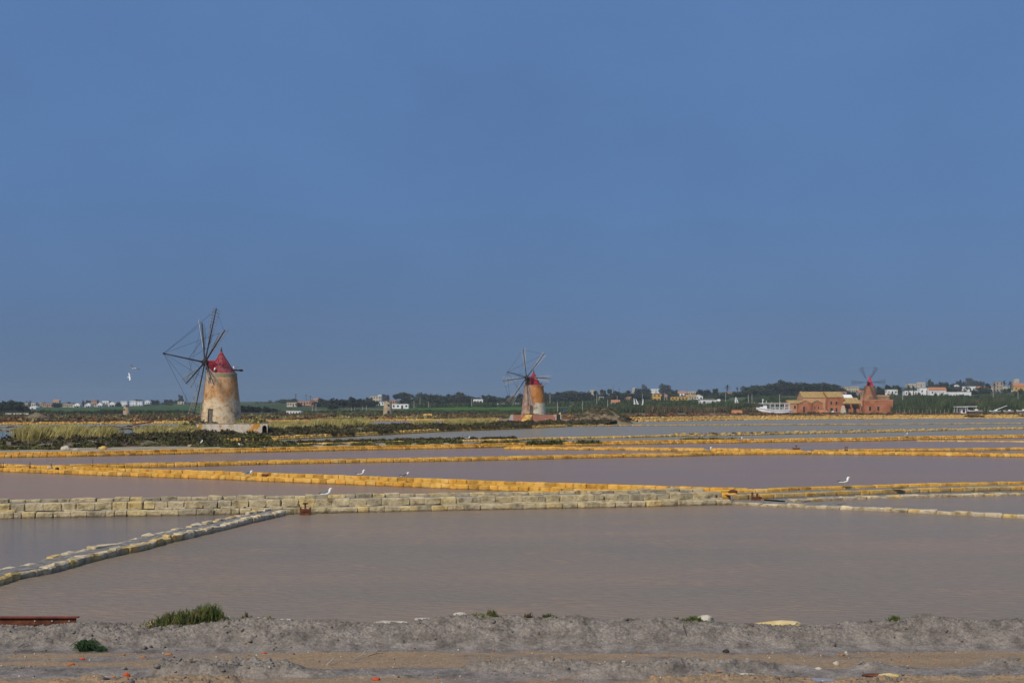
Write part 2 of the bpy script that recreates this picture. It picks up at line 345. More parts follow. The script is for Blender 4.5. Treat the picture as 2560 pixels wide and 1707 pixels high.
M['w_near'] = water_mat('turbid_brine_grey', [(0.228, 0.186, 0.134),(0.250, 0.196, 0.138),(0.282, 0.206, 0.140)], (0.4140, 0.2340, 0.1170), spec=.045)
M['w_left'] = water_mat('turbid_brine_blue_grey', [(0.1935, 0.1575, 0.1260),(0.2070, 0.1665, 0.1305),(0.2430, 0.1845, 0.1305)], None, rough=.14, spec=.24)
M['w_mauve'] = water_mat('mauve_brine', [(0.2892, 0.1974, 0.1189),(0.3075, 0.1974, 0.1222),(0.2984, 0.2093, 0.1172)], None, streak=.25, spec=.04)
M['w_mauve2'] = water_mat('purple_brine', [(0.2460, 0.1781, 0.1306),(0.2589, 0.1799, 0.1306),(0.2754, 0.1854, 0.1256)], None, streak=.25, spec=.04)
M['w_grey'] = water_mat('grey_brine', [(0.2479, 0.2130, 0.1297),(0.2570, 0.2166, 0.1322),(0.2644, 0.2130, 0.1322)], None, streak=.3, spec=.05)
M['w_teal'] = water_mat('greenish_brine', [(0.1350, 0.1890, 0.1665),(0.1440, 0.1980, 0.1710),(0.1620, 0.1980, 0.1665)], None, streak=.3, spec=.08)
M['puddle'] = water_mat('puddle_water', [(.30,.28,.25),(.32,.30,.27),(.34,.32,.28)], None, rough=.06, spec=.5, streak=.1, wave=.003)

def mud_mat():
    m, t, b = nodes('wet_grey_mud')
    po = nn(t, 'ShaderNodeNewGeometry').outputs['Position']
    n1 = nn(t, 'ShaderNodeTexNoise', {0: po, 'Scale': 3., 'Detail': 8, 'Roughness': .65}).outputs[0]
    grey = ramp(t, n1, [(.32, (.110,.094,.078)), (.5, (.222,.193,.163)), (.68, (.305,.266,.225))])
    mt = nn(t, 'ShaderNodeMapping', {0: po, 'Scale': (.5, 2.2, 1)}).outputs[0]
    n2 = nn(t, 'ShaderNodeTexNoise', {0: mt, 'Scale': 1.2, 'Detail': 7, 'Roughness': .6}).outputs[0]
    tan = ramp(t, n2, [(.35, (.28,.20,.12)), (.55, (.34,.235,.13)), (.7, (.38,.22,.10))])
    at = nn(t, 'ShaderNodeAttribute', attribute_name='track').outputs['Fac']
    s = nn(t, 'ShaderNodeMath', {0: n2, 1: .5}, operation='SUBTRACT').outputs[0]
    s = nn(t, 'ShaderNodeMath', {0: s, 1: 2.2}, operation='MULTIPLY').outputs[0]
    s = nn(t, 'ShaderNodeMath', {0: s, 1: at}, operation='ADD').outputs[0]
    f = nn(t, 'ShaderNodeMapRange', {0: s, 1: .38, 2: .72, 3: 0, 4: .9}).outputs[0]
    c = nn(t, 'ShaderNodeMixRGB', {0: f, 1: grey, 2: tan}).outputs[0]
    n3 = nn(t, 'ShaderNodeTexNoise', {0: po, 'Scale': 34., 'Detail': 3, 'Roughness': .6}).outputs[0]
    k = nn(t, 'ShaderNodeMapRange', {0: n3, 1: .3, 2: .7, 3: .70, 4: 1.25}).outputs[0]
    c = nn(t, 'ShaderNodeVectorMath', {0: c, 'Scale': k}, operation='SCALE').outputs[0]
    mf = nn(t, 'ShaderNodeMapping', {0: po, 'Scale': (9, 26, 20), 'Rotation': (0, 0, .5)}).outputs[0]
    n5 = nn(t, 'ShaderNodeTexNoise', {0: mf, 'Scale': 1., 'Detail': 5, 'Roughness': .7}).outputs[0]
    k = nn(t, 'ShaderNodeMapRange', {0: n5, 1: .32, 2: .68, 3: .74, 4: 1.22}).outputs[0]
    c = nn(t, 'ShaderNodeVectorMath', {0: c, 'Scale': k}, operation='SCALE').outputs[0]
    t.links.new(c, b.inputs['Base Color']); b.inputs['Roughness'].default_value = .75; b.inputs['Specular IOR Level'].default_value = .3
    nb = nn(t, 'ShaderNodeTexNoise', {0: po, 'Scale': 22., 'Detail': 8, 'Roughness': .75}).outputs[0]
    bp = nn(t, 'ShaderNodeBump', {'Height': nb, 'Strength': .8, 'Distance': .03}); t.links.new(bp.outputs[0], b.inputs['Normal'])
    return m
M['mud'] = mud_mat()

def terrain_mat():
    m, t, b = nodes('fields_and_scrub')
    at = nn(t, 'ShaderNodeAttribute', attribute_name='cover').outputs['Color']
    po = nn(t, 'ShaderNodeNewGeometry').outputs['Position']
    n1 = nn(t, 'ShaderNodeTexNoise', {0: nn(t, 'ShaderNodeMapping', {0: po, 'Scale': (.02, .05, .02)}).outputs[0], 'Scale': 4., 'Detail': 8, 'Roughness': .7}).outputs[0]
    k = nn(t, 'ShaderNodeMapRange', {0: n1, 1: .3, 2: .7, 3: .6, 4: 1.4}).outputs[0]
    c = nn(t, 'ShaderNodeVectorMath', {0: at, 'Scale': k}, operation='SCALE').outputs[0]
    t.links.new(c, b.inputs['Base Color']); b.inputs['Roughness'].default_value = .95; b.inputs['Specular IOR Level'].default_value = .05
    bp = nn(t, 'ShaderNodeBump', {'Height': n1, 'Strength': .6, 'Distance': 1.}); t.links.new(bp.outputs[0], b.inputs['Normal'])
    return m
M['terrain'] = terrain_mat()

# ------------------------------------------------------------------ wall lines (foot of the front face, photo pixels)
L = {}
L['A'] = [(-260,1309),(0,1296.5),(300,1291.5),(600,1285.5),(900,1281),(1200,1275),(1500,1269.5),(1815,1262)]
L['B'] = [(-140,1500),(0,1463),(57,1446),(131,1434),(218,1408),(299,1388),(370,1374),(416,1358),(468,1347),(544,1329),(640,1305),(714,1288.5)]
L['P1'] = [(1822,1262),(2045,1271),(2145,1275),(2277,1281),(2560,1296),(2760,1308)]
L['P2'] = [(1975,1257),(2112,1249),(2277,1244),(2560,1238),(2760,1234)]
L['C'] = [(1835,1249),(1986,1244.5),(2062,1240),(2195,1236),(2370,1230),(2560,1225.5),(2760,1221)]
L['D'] = [(-260,1168),(0,1179),(204,1187),(408,1194),(480,1196),(644,1203),(920,1213.5),(1133,1222.6),(1240,1226.7),(1363,1231),(1470,1235),(1660,1241),(1825,1246)]
L['E'] = [(-260,1181),(0,1178),(178,1173),(388,1168),(480,1166.5),(664,1161),(920,1156.3),(1145,1152.7),(1380,1147.5),(1564,1143),(1707,1141),(1800,1137.5),(1970,1136),(2160,1137),(2364,1139.5),(2560,1143),(2760,1147)]
L['K'] = [(1257,1123.2),(1360,1124),(1564,1126),(1707,1128),(1840,1129.5),(1936,1131),(1990,1133)]
L['Lr'] = [(2040,1132),(2160,1129),(2364,1127.6),(2560,1125),(2760,1122)]
L['F'] = [(-260,1148),(0,1144),(204,1141),(480,1134.3),(685,1130),(920,1125),(1145,1121),(1360,1115),(1544,1112),(1707,1108.8),(1840,1107.3),(2004,1104.6),(2200,1102),(2330,1098.5),(2466,1096),(2560,1094.4),(2760,1090)]
L['F2'] = [(2290,1102.5),(2400,1103.5),(2560,1104.8),(2760,1107)]
L['G'] = [(470,1117.5),(660,1115),(848,1112),(971,1108),(1124,1105),(1288,1101.6),(1360,1098.5),(1564,1094.7),(1690,1091)]
L['J'] = [(1690,1091),(1840,1088.6),(2004,1084.6),(2200,1080.8),(2364,1076.6),(2560,1073),(2760,1068)]
L['H'] = [(540,1103),(690,1101.8)]
L['I'] = [(640,1101.3),(770,1096.5),(900,1090.4),(1022,1084),(1124,1078),(1247,1074),(1330,1070.6),(1420,1067)]
L['Mr'] = [(1360,1066.5),(1564,1064.5),(1840,1063.4),(2200,1061.5),(2560,1059.5),(2760,1058.5)]
L['N'] = [(-400,1066),(0,1062),(245,1060),(439,1058.5),(668,1055.5),(855,1053.3),(1000,1052.3),(1250,1051),(1500,1053.5),(1600,1054),(1860,1049.5),(2180,1047),(2560,1045),(2960,1043)]
def extend_line(v, front, dist):                # run a line straight on beyond the frame
    w = [Vector(gp(*p)) for p in v]; a, b = (w[0], w[1]) if front else (w[-1], w[-2]); e = a+(a-b).normalized()*dist
    q = (CX+e.x/e.y*F, HY+HC*F/e.y); return [q]+v if front else v+[q]
for k in L:
    if k == 'N': continue
    if L[k][-1][0] >= 2700: L[k] = extend_line(L[k], False, 9 if k == 'P1' else 30)
    if L[k][0][0] <= -100: L[k] = extend_line(L[k], True, 5 if k == 'B' else 25)
LW = {k: [gp(*p) for p in v] for k, v in L.items()}
def resample(pts, step):
    P = np.array(pts, float); s = np.r_[0, np.cumsum(np.hypot(*np.diff(P, axis=0).T))]
    n = max(2, int(round(s[-1]/step))+1); u = np.linspace(0, s[-1], n)
    return np.c_[np.interp(u, s, P[:, 0]), np.interp(u, s, P[:, 1])]

# ------------------------------------------------------------------ ground and water
def plane_poly(name, pts, z, mat):
    me = bpy.data.meshes.new(name); me.from_pydata([(x, y, z) for x, y in pts], [], [tuple(range(len(pts)))])
    me.materials.append(mat); o = link(name, me)
    if me.polygons[0].normal.z < 0: me.flip_normals()
    return tag(o, kind='structure')
plane_poly('ground', [(-900,-200),(900,-200),(900,620),(-900,620)], -.45, M['bed'])
def front(k, a=-1e9, b=1e9): return [gp(*p) for p in L[k] if a <= p[0] <= b]
plane_poly('salt_pan_water', [(-9.5,15),(40,15)]+[LW['P1'][-1]]+list(reversed(LW['P1']))+[gp(1815,1262),gp(1500,1269.5),gp(1200,1275),gp(900,1281),gp(714,1286)]+list(reversed(LW['B'])), 0, M['w_near'])
plane_poly('salt_pan_water', list(LW['B'])+[gp(600,1285.5),gp(300,1291.5),gp(0,1296.5),gp(-260,1309),LW['A'][0],(-60,30),(-60,15),(-9.6,15)], 0, M['w_left'])
plane_poly('salt_pan_water', LW['P1']+list(reversed(LW['C'])), 0, M['w_near'])
plane_poly('salt_pan_water', LW['A']+list(reversed(LW['D'])), 0, M['w_mauve'])
plane_poly('salt_pan_water', LW['D']+LW['C']+list(reversed(front('E', 0))), 0, M['w_mauve2'])
el = [p for p in L['E'] if p[0] <= 1970]
plane_poly('salt_pan_water', [gp(*p) for p in el]+LW['Lr']+list(reversed(LW['F'])), 0, M['w_mauve2'])
plane_poly('salt_pan_water', front('E', 1970)+list(reversed(LW['Lr'])), 0, M['w_mauve2'])
plane_poly('salt_pan_water', front('F', 460)+list(reversed(LW['J']))+list(reversed(LW['G'])), 0, M['w_grey'])
plane_poly('salt_pan_water', LW['G']+LW['J']+list(reversed(LW['Mr']))+list(reversed(LW['I'])), 0, M['w_grey'])
plane_poly('salt_pan_water', LW['Mr']+[gp(2960,1043)]+list(reversed(front('N', 1300, 2600))), 0, M['w_grey'])
plane_poly('salt_pan_water', [gp(-400,1130),gp(0,1112),gp(480,1092),gp(640,1085),gp(900,1077),gp(1247,1068),gp(1360,1066.5)]+[gp(1300,1051.2)]+list(reversed(front('N', -500, 1260))), 0, M['w_grey'])
plane_poly('salt_pan_water', [gp(-300,1125),gp(0,1112),gp(480,1092),gp(520,1076),gp(430,1075.5),gp(250,1077),gp(0,1080),gp(-300,1083)], .006, M['w_teal'])

# foreground bank: one sheet of raked mud with clods, two wheel tracks and a ragged crest
CREST = [(-400,1560),(0,1562),(110,1564),(193,1556),(235,1552),(300,1562),(365,1568),(420,1562),(560,1550),(640,1548),(760,1552),(830,1549),(920,1559),(1020,1555),(1090,1546),(1150,1541),(1300,1543),(1450,1541),(1520,1549),(1580,1545),(1650,1546),(1700,1551),(1790,1556),(1880,1560),(2000,1563),(2070,1560),(2120,1551),(2180,1557),(2270,1547),(2330,1538),(2450,1552),(2560,1547),(2960,1553)]
nu, nv = 1150, 420
xs = np.linspace(-13.5, 13.5, nu); ys = np.concatenate([np.linspace(12.5, 16.3, 40)[:-1], np.linspace(16.3, 20.4, nv-39)])
X, Y = np.meshgrid(xs, ys, indexing='ij')
pxg = CX+X/19.5*F
cz = HC-(np.interp(pxg, [c[0] for c in CREST], [c[1] for c in CREST])-HY)*19.5/F
def sstep(a, b, x):
    t = np.clip((x-a)/(b-a), 0, 1); return t*t*(3-2*t)
wob = (fbm(X*.7, Y*.2, 3, 3)-.5)*.35
Yw = Y+wob
base = .40+.03*(fbm(X*.5, Y*.8, 3, 9)-.5)
zz = base+(cz-.085-base)*sstep(18.55, 19.45, Yw)
zz = zz*(1-sstep(19.55, 20.05, Y+wob*.3))-.25*sstep(19.55, 20.1, Y+wob*.3)
def clod(f, s): return 1-np.abs(2*fbm(X*f, Y*f*1.15, 4, s, .55)-1)*2
c1 = np.clip(clod(2.4, 21), -1, 1); c2 = np.clip(clod(6.5, 33), -1, 1); c3 = fbm(X*17, Y*19, 3, 40)-.5
m_crest = sstep(18.62, 19.05, Yw)*(1-sstep(19.75, 20.0, Y))
rid = sstep(.46, .62, fbm(X*.55+4, Y*.9, 3, 55))
m_mid = sstep(16.74, 16.92, Yw)*(1-sstep(17.15, 17.5, Yw))*(.12+.88*rid)
m_low = sstep(16.9, 16.6, Yw)*0+np.clip(sstep(.50, .64, fbm(X*.8+9, Y*1.4, 3, 77))-sstep(16.6, 16.9, Yw), 0, 1)
c4 = np.clip(clod(15, 71), -1, 1); c5 = np.clip(clod(31, 83), -1, 1); amp = .45+1.1*fbm(X*1.1, Y*1.6, 3, 47)
c6 = np.clip(clod(52, 93), -1, 1)
zz += m_crest*(.022*c1+amp*(.026*c2+.036*c4+.030*c5+.014*c6))+m_mid*(.055+.050*c1+amp*(.050*c2+.044*c4+.030*c5+.012*c6))+m_low*(.03*c1+.04*c2+.032*c4+.02*c5)
zz += .010*c3+.007*(fbm(X*45, Y*45, 2, 90)-.5)+.004*c5
track = (1.15*sstep(17.2, 17.5, Yw)*(1-sstep(18.35, 18.65, Yw))+.9*(1-sstep(16.5, 16.9, Yw)))*(1-.85*m_mid)
track *= .62+.6*sstep(.30, .55, fbm(X*.35+2, Y*.5, 2, 66))
# two shallow puddles
for (pa, pb, py, ry) in ((165, 345, 1692, .10), (1955, 2100, 1699, .11)):
    yc = F*(HC-.37)/(py-HY); x0, x1 = xat(pa, yc), xat(pb, yc)
    d = ((X-(x0+x1)/2)/((x1-x0)/2))**2+((Y-yc)/(ry*1.6))**2
    k = np.exp(-d*.9); zz = zz*(1-k)+.355*k
me = np_mesh('mud_bank', np.stack([X, Y, zz], -1).reshape(-1, 3), grid_faces(nu, nv), M['mud'], True)
a = me.attributes.new('track', 'FLOAT', 'POINT'); a.data.foreach_set('value', track.ravel().astype(np.float32))
tag(link('mud_bank', me), kind='structure')
MZ = (m_crest+0.0, m_mid+.8*m_low)
ZB = (xs, ys, zz)
def bank_z(x, y):
    i = int(np.clip(np.searchsorted(xs, x), 1, nu-1)); j = int(np.clip(np.searchsorted(ys, y), 1, nv-1)); return float(zz[i, j])
plane_poly('mud_ground', [(-40,-60),(40,-60),(40,12.52),(-40,12.52)], .38, M['mud'])
for s in (-1, 1): plane_poly('mud_ground', [(s*13.4,12.4),(s*40,12.4),(s*40,19.8),(s*13.4,19.8)], .376, M['mud'])
for (pa, pb, py) in ((165, 345, 1692), (1955, 2100, 1699)):
    yc = F*(HC-.37)/(py-HY); x0, x1 = xat(pa, yc), xat(pb, yc)
    pts = []
    for i in range(28):
        t = 2*math.pi*i/28; r = 1+.18*math.sin(3*t+pa)+.12*math.sin(5*t)
        pts.append(((x0+x1)/2+(x1-x0)/2*math.cos(t)*r, yc+.16*math.sin(t)*r))
    plane_poly('puddle', pts, .375, M['puddle'])

# ------------------------------------------------------------------ far terrain
TY = [520, 650, 800, 1000, 1250, 1600, 2200, 5000]
TP = {-1500:[1037,1031,1026,1020,1014,1010,1008,1008], 0:[1037,1031,1026,1020,1014,1009,1007.5,1007.5], 500:[1035,1028,1022,1015,1010,1007,1005,1005],
      700:[1035,1029,1022,1014,1008,1005,1003.5,1003.5], 900:[1034,1027,1019,1011,1006,1003,1002,1002], 1300:[1034,1025,1015,1009,1003,1000,999,999],
      1600:[1033,1022,1010,999,991,987,985,985], 1900:[1031,1018,1003,991,984,980,978,978], 2150:[1031,1017,1000,985,977,972,970,970],
      2560:[1031,1016,996,980,972,967,966,966], 4200:[1031,1016,996,980,972,967,966,966]}
TC = sorted(TP); TZ = np.array([[HC-(p-HY)*y/F for p, y in zip(TP[c], TY)] for c in TC])
NX = np.array([p[0] for p in L['N']]); NY = np.array([gp(*p)[1] for p in L['N']])
def terrain_z(px, Y):
    zc = np.array([np.interp(px, TC, TZ[:, j]) for j in range(len(TY))])
    yn = float(np.interp(px, NX, NY))
    return float(np.interp(Y, [yn, yn+1.6, yn+8]+TY, np.r_[-.3, .35, .45, zc]))
def terrain_at(X, Y): return terrain_z(CX+X/Y*F, Y)
def solve_y(px, py):                     # distance at which the ground appears at that row
    lo, hi = 345., 2200.
    for _ in range(40):
        mid = (lo+hi)/2
        if HY+(HC-terrain_z(px, mid))/mid*F > py: lo = mid
        else: hi = mid
    return (lo+hi)/2
cols = np.concatenate([np.linspace(-1500, -60, 30), np.linspace(-40, 2600, 331), np.linspace(2620, 4200, 30)])
def rows_for(yn): return np.r_[yn, yn+.8, yn+1.6, yn+4, yn+8, np.linspace(yn+16, 519, 14), np.linspace(520, 800, 40), np.linspace(812, 1250, 36), np.linspace(1280, 2200, 22), 2600]
V = []; C = []
for px in cols:
    yn = float(np.interp(px, NX, NY))
    zc = [np.interp(px, TC, TZ[:, j]) for j in range(len(TY))]
    rr = rows_for(yn); z = np.interp(rr, [yn, yn+1.6, yn+8]+TY, np.r_[-.3, .35, .45, zc])
    for y, zv in zip(rr, z): V.append(((px-CX)/F*y, y, zv))
V = np.array(V); nr = len(rr); pxv = np.repeat(cols, nr); Yv = V[:, 1]
V[:, 2] += (fbm(V[:, 0]*.03, V[:, 1]*.03, 3, 5)-.5)*np.clip((Yv-420)/200, 0, 1)*1.2
nse = fbm(V[:, 0]*.02, V[:, 1]*.012, 4, 11); ns2 = fbm(V[:, 0]*.006+3, V[:, 1]*.02, 3, 19)
def lerp(a, b, t): return a*(1-t)[:, None]+np.array(b)*t[:, None]
tan = np.tile(np.array([.27, .19, .115]), (len(V), 1))
cov = lerp(tan, (.15, .085, .05), sstep(.45, .6, nse)); cov = lerp(cov, (.36, .31, .26), sstep(.6, .7, ns2))
green = lerp(np.tile(np.array([.055, .085, .03]), (len(V), 1)), (.095, .115, .05), sstep(.4, .6, nse)); green = lerp(green, (.04, .055, .028), sstep(.52, .62, ns2))
cov = cov*(1-sstep(470, 545, Yv+30*(nse-.5)))[:, None]+green*sstep(470, 545, Yv+30*(nse-.5))[:, None]
def patch(x0, x1, y0, y1, c, soft=20):
    global cov
    w = sstep(x0-soft, x0+soft, pxv)*(1-sstep(x1-soft, x1+soft, pxv))*sstep(y0-6, y0+6, Yv)*(1-sstep(y1-6, y1+6, Yv)); cov = lerp(cov, c, w)
patch(90, 640, 640, 1010, (.055, .105, .035)); patch(130, 340, 1000, 1030, (.19, .17, .11)); patch(300, 660, 820, 860, (.04, .075, .03)); patch(100, 640, 1040, 1130, (.065, .10, .04))
patch(1010, 1310, 640, 860, (.06, .135, .025)); patch(1360, 1440, 610, 760, (.06, .125, .025)); patch(960, 1320, 580, 635, (.075, .085, .045))
patch(1120, 1310, 870, 890, (.26, .22, .15)); patch(700, 1000, 690, 720, (.20, .17, .11)); patch(640, 860, 740, 900, (.055, .085, .032)); patch(1450, 1620, 640, 690, (.20, .17, .11))
me = np_mesh('terrain', V, grid_faces(len(cols), nr), M['terrain'], True)
ca = me.color_attributes.new('cover', 'FLOAT_COLOR', 'POINT'); ca.data.foreach_set('color', np.c_[np.clip(cov, 0, 1), np.ones(len(V))].astype(np.float32).ravel())
tag(link('terrain', me), kind='structure')

# ------------------------------------------------------------------ banks and causeways
def land(name, fr, bk, h, mat, z0=-.1, noise=.25, prof=(.0, .35, .8, 1, 1, .9, .55, .0), step=1.2, seed=1):
    f = resample(fr, step); n = len(f); b = np.array(bk, float); s = np.r_[0, np.cumsum(np.hypot(*np.diff(b, axis=0).T))]
    u = np.linspace(0, s[-1], n); b = np.c_[np.interp(u, s, b[:, 0]), np.interp(u, s, b[:, 1])]
    k = len(prof); vv = np.linspace(0, 1, k*2-1); pr = np.interp(vv, np.linspace(0, 1, k), prof)
    P = f[:, None, :]*(1-vv)[None, :, None]+b[:, None, :]*vv[None, :, None]
    z = z0+pr[None, :]*h*(1+noise*2*(fbm(P[..., 0]*.25, P[..., 1]*.25, 3, seed)-.5))+pr[None, :]*noise*.5*(fbm(P[..., 0]*1.3, P[..., 1]*1.3, 3, seed+5)-.5)
    me = np_mesh(name, np.concatenate([P, z[..., None]], -1).reshape(-1, 3), grid_faces(n, len(vv)), mat, True)
    o = tag(link(name, me), kind='structure'); return P, z
P_front = [(-260,1139),(0,1133),(250,1129),(440,1121),(520,1106),(640,1100),(770,1095.5),(900,1089.4),(1022,1083),(1124,1077.2),(1247,1073.2),(1330,1070),(1420,1066.5),(1500,1064)]
P_back = [(-260,1118),(0,1108),(150,1100),(300,1094),(480,1086),(560,1079),(640,1075),(770,1072),(900,1069),(1022,1067),(1124,1065),(1247,1062),(1330,1060.5),(1420,1059.5),(1560,1057)]
bankP = land('earth_bank', [gp(*p) for p in P_front], [gp(*p) for p in P_back], .75, M['soil'], seed=2)
flatF = land('earth_bank', [gp(*p) for p in [(-260,1145),(0,1140),(204,1137),(480,1130.5),(685,1126.5),(920,1121.8),(1145,1118)]], [gp(*p) for p in [(-260,1130),(0,1125),(204,1122),(440,1118),(500,1118),(685,1115.5),(920,1111),(1145,1108)]], .38, M['sand'], prof=(.6,1,1,1,1,.9,.5,0), noise=.1, seed=4)
dike1 = land('earth_bank', [gp(*p) for p in [(-260,1083.5),(0,1080.5),(160,1078),(260,1077),(360,1076.5),(450,1074.5)]], [gp(*p) for p in [(-260,1080),(0,1077.5),(160,1075.5),(260,1074.5),(360,1074),(450,1072)]], .3, M['soil'], seed=6)
dike2 = land('earth_bank', [gp(*p) for p in [(-260,1072),(0,1070.5),(150,1069.5),(280,1069.3),(400,1068.5)]], [gp(*p) for p in [(-260,1070),(0,1068.6),(150,1067.8),(280,1067.6),(400,1067)]], .28, M['soil'], seed=7)

# ------------------------------------------------------------------ block walls
def block_meshes(name, mat, n, ch, jit, rough=0.0):
    res = []
    for i in range(n):
        r = random.Random(i*13+len(name)); bm = bmesh.new(); bmesh.ops.create_cube(bm, size=1)
        for v in bm.verts: v.co += Vector((r.uniform(-jit, jit), r.uniform(-jit, jit)*.6, r.uniform(-jit, jit)))
        bmesh.ops.bevel(bm, geom=list(bm.edges)+list(bm.verts), offset=ch*r.uniform(.8, 1.3), segments=1, affect='EDGES', clamp_overlap=True)
        for v in bm.verts: v.co += Vector((r.uniform(-rough, rough), r.uniform(-rough, rough), r.uniform(-rough, rough)))
        bmesh.ops.triangulate(bm, faces=bm.faces)
        me = bpy.data.meshes.new(name); bm.to_mesh(me); bm.free(); me.materials.append(mat); res.append(me)
    return res
BM = {'grey': block_meshes('block', M['grey_block'], 14, .065, .06, .03), 'pale': block_meshes('stone', M['pale_block'], 14, .12, .12, .06),
      'orange': block_meshes('block', M['orange_block'], 10, .10, .03, .015), 'mix': block_meshes('block', M['mix_block'], 10, .13, .08, .03),
      'yellow': block_meshes('block', M['yellow_block'], 8, .11, .06, .03)}
for k in BM:
    for me in BM[k]: me['v'] = 0
NPB = {k: [(np.array([v.co[:] for v in me.vertices]), np.array([p.vertices[:] for p in me.polygons])) for me in BM[k]] for k in BM}
def offset_line(P, off):
    T = np.gradient(P, axis=0); T /= np.linalg.norm(T, axis=1)[:, None]; return P+np.c_[-T[:, 1], T[:, 0]]*off
def wall(key, label, rows, fills=(), limit=300, group=None, name='block_wall', fillmat='gravel', cat='wall', part='block', pts=None):
    P0 = np.array(pts if pts is not None else LW[key], float)
    org = Vector((*P0[len(P0)//2], 0)); root = empty(name, org, label, cat, group)
    P1 = resample(P0, 1.0)
    count = 0; SV = []; SF = []; nb = 0; sm = None; cand = []
    for row in rows:
        off, z0, h, dep, ln, kind = row[:6]; jz = row[6] if len(row) > 6 else .02; gap = row[7] if len(row) > 7 else 0
        Q = offset_line(P1, off); s = np.r_[0, np.cumsum(np.hypot(*np.diff(Q, axis=0).T))]; u = random.uniform(0, ln)*.5
        while u < s[-1]-ln*.3:
            l = ln*random.choice((.72, .88, 1, 1, 1.05, 1.12)) if random.random() > .06 else ln*.45
            um = u+l/2; u += l+ln*{'pale': -.07, 'orange': .03}.get(kind, .02)
            if random.random() < gap: continue
            x = np.interp(um, s, Q[:, 0]); y = np.interp(um, s, Q[:, 1])
            x2 = np.interp(um+.3, s, Q[:, 0]); y2 = np.interp(um+.3, s, Q[:, 1]); x1 = np.interp(um-.3, s, Q[:, 0]); y1 = np.interp(um-.3, s, Q[:, 1])
            ang = math.atan2(y2-y1, x2-x1); nx, ny = -math.sin(ang), math.cos(ang)
            hh = h+random.uniform(-jz, jz); dd = dep*random.uniform(.9, 1.1); o2 = dd/2+random.uniform(-1, 1)*jz
            c = Vector((x+nx*o2, y+ny*o2, z0+hh/2)); rz = ang+random.uniform(-1, 1)*jz*1.5
            ry = random.uniform(-1, 1)*jz*.8; rx = random.uniform(-1, 1)*jz*.8
            cand.append((c.y, c, (rx, ry, rz), (l, dd, hh), kind))
    cand.sort(key=lambda q: -q[3][0]*q[3][2]/(q[0]*q[0]) if abs(CX+q[1].x/q[1].y*F-CX) < 1340 else 0)
    for i, (_, c, rot, sc, kind) in enumerate(cand):
        vis = abs(c.x/c.y*F) < 1420
        if i < limit and vis:
            o = link(part, random.choice(BM[kind]), root); o.location = c-org; o.rotation_euler = rot; o.scale = sc
        else:
            v, f = random.choice(NPB[kind]); m = np.array((Matrix.Translation(c-org) @ Matrix.LocRotScale(None, __import__('mathutils').Euler(rot), Vector(sc))))
            SV.append(v @ m[:3, :3].T+m[:3, 3]); SF.append(f+nb); nb += len(v); sm = kind
    if SV:
        me = np_mesh('blocks', np.concatenate(SV), np.concatenate(SF), BM[sm][0].materials[0])
        tag(link('blocks', me, root), kind='stuff')
    for (o0, o1, zt, mat) in fills:
        n = len(P1); w = np.linspace(0, 1, 5); A = offset_line(P1, o0); B = offset_line(P1, o1)
        PP = A[:, None]*(1-w)[None, :, None]+B[:, None]*w[None, :, None]
        PP = np.concatenate([PP[:, :1], PP, PP[:, -1:]], 1); z = zt+.05*(fbm(PP[..., 0]*2, PP[..., 1]*2, 3, 3)-.5); z[:, 0] = -.3; z[:, -1] = -.3
        V = np.concatenate([PP, z[..., None]], -1).reshape(-1, 3)-np.array(org)
        link('rubble_fill', np_mesh('rubble_fill', V, grid_faces(n, 7), M[mat]), root)
    return root

wall('A', 'long two-step wall of grey stone blocks across the nearest pan', [
    (0, -.06, .28, .42, .62, 'grey'), (.50, .08, .15, .38, .60, 'grey', .03, .35), (1.02, .17, .295, .45, .62, 'grey', .02), (2.15, .28, .27, .42, .60, 'grey', .035)],
    [(.3, 1.1, .17, 'gravel'), (1.3, 2.3, .43, 'gravel')], 300)
wall('B', 'low bank of rough pale stones running from the grey stepped wall to the near shore', [
    (0, -.08, .27, .30, .46, 'pale', .035), (.74, -.05, .25, .26, .50, 'pale', .04, .06)], [(.2, .9, .165, 'gravel')], 300, part='stone', name='stone_bank')
wall('P1', 'thin line of pale flat stones on the edge of the grey wedge pan', [(0, -.06, .19, .38, .62, 'pale', .03)], [(.3, .9, .02, 'gravel')], 300, part='stone', name='stone_edging')
wall('P2', 'short line of pale stones just below the orange and grey wall', [(0, -.06, .18, .40, .6, 'pale', .03)], [(.3, 1.6, .07, 'gravel')], 300, part='stone', name='stone_edging')
wall('C', 'wall of mixed orange and grey blocks with a gravel top behind the wedge pan', [(0, -.05, .27, .42, .62, 'mix', .02), (1.7, .06, .25, .35, .62, 'orange', .015)], [(.3, 1.8, .17, 'gravel')], 300)
wall('D', 'broad orange block wall with three rows where four gulls rest', [(0, -.05, .29, .45, .58, 'orange', .012), (1.2, -.02, .21, .30, .6, 'orange', .02, .08), (2.3, .08, .24, .35, .58, 'orange', .015)], [(.3, 2.4, .05, 'shaded_orange_fill')], 300)
wall('E', 'narrow orange block wall across the middle between two mauve pans', [(0, -.05, .28, .40, .52, 'orange', .012), (.75, .08, .20, .35, .52, 'orange', .012)], [(.3, .9, .12, 'shaded_orange_fill')], 300)
wall('F', 'two-course orange block wall below the green shrubs and grassy bank', [(0, -.05, .26, .40, .52, 'orange', .012), (.22, .19, .23, .38, .50, 'orange', .015)], [(.3, 1.2, .30, 'shaded_orange_fill')], 300)
wall('K', 'short orange wall with a gull lying between the two long orange walls', [(0, -.05, .26, .40, .52, 'orange', .012), (.8, .1, .19, .35, .52, 'orange', .012)], [(.3, 1.0, .2, 'shaded_orange_fill')], 120)
wall('Lr', 'orange wall branching off behind the two rusty gate posts', [(0, -.05, .30, .40, .52, 'orange', .012)], [(.3, .9, .22, 'shaded_orange_fill')], 120)
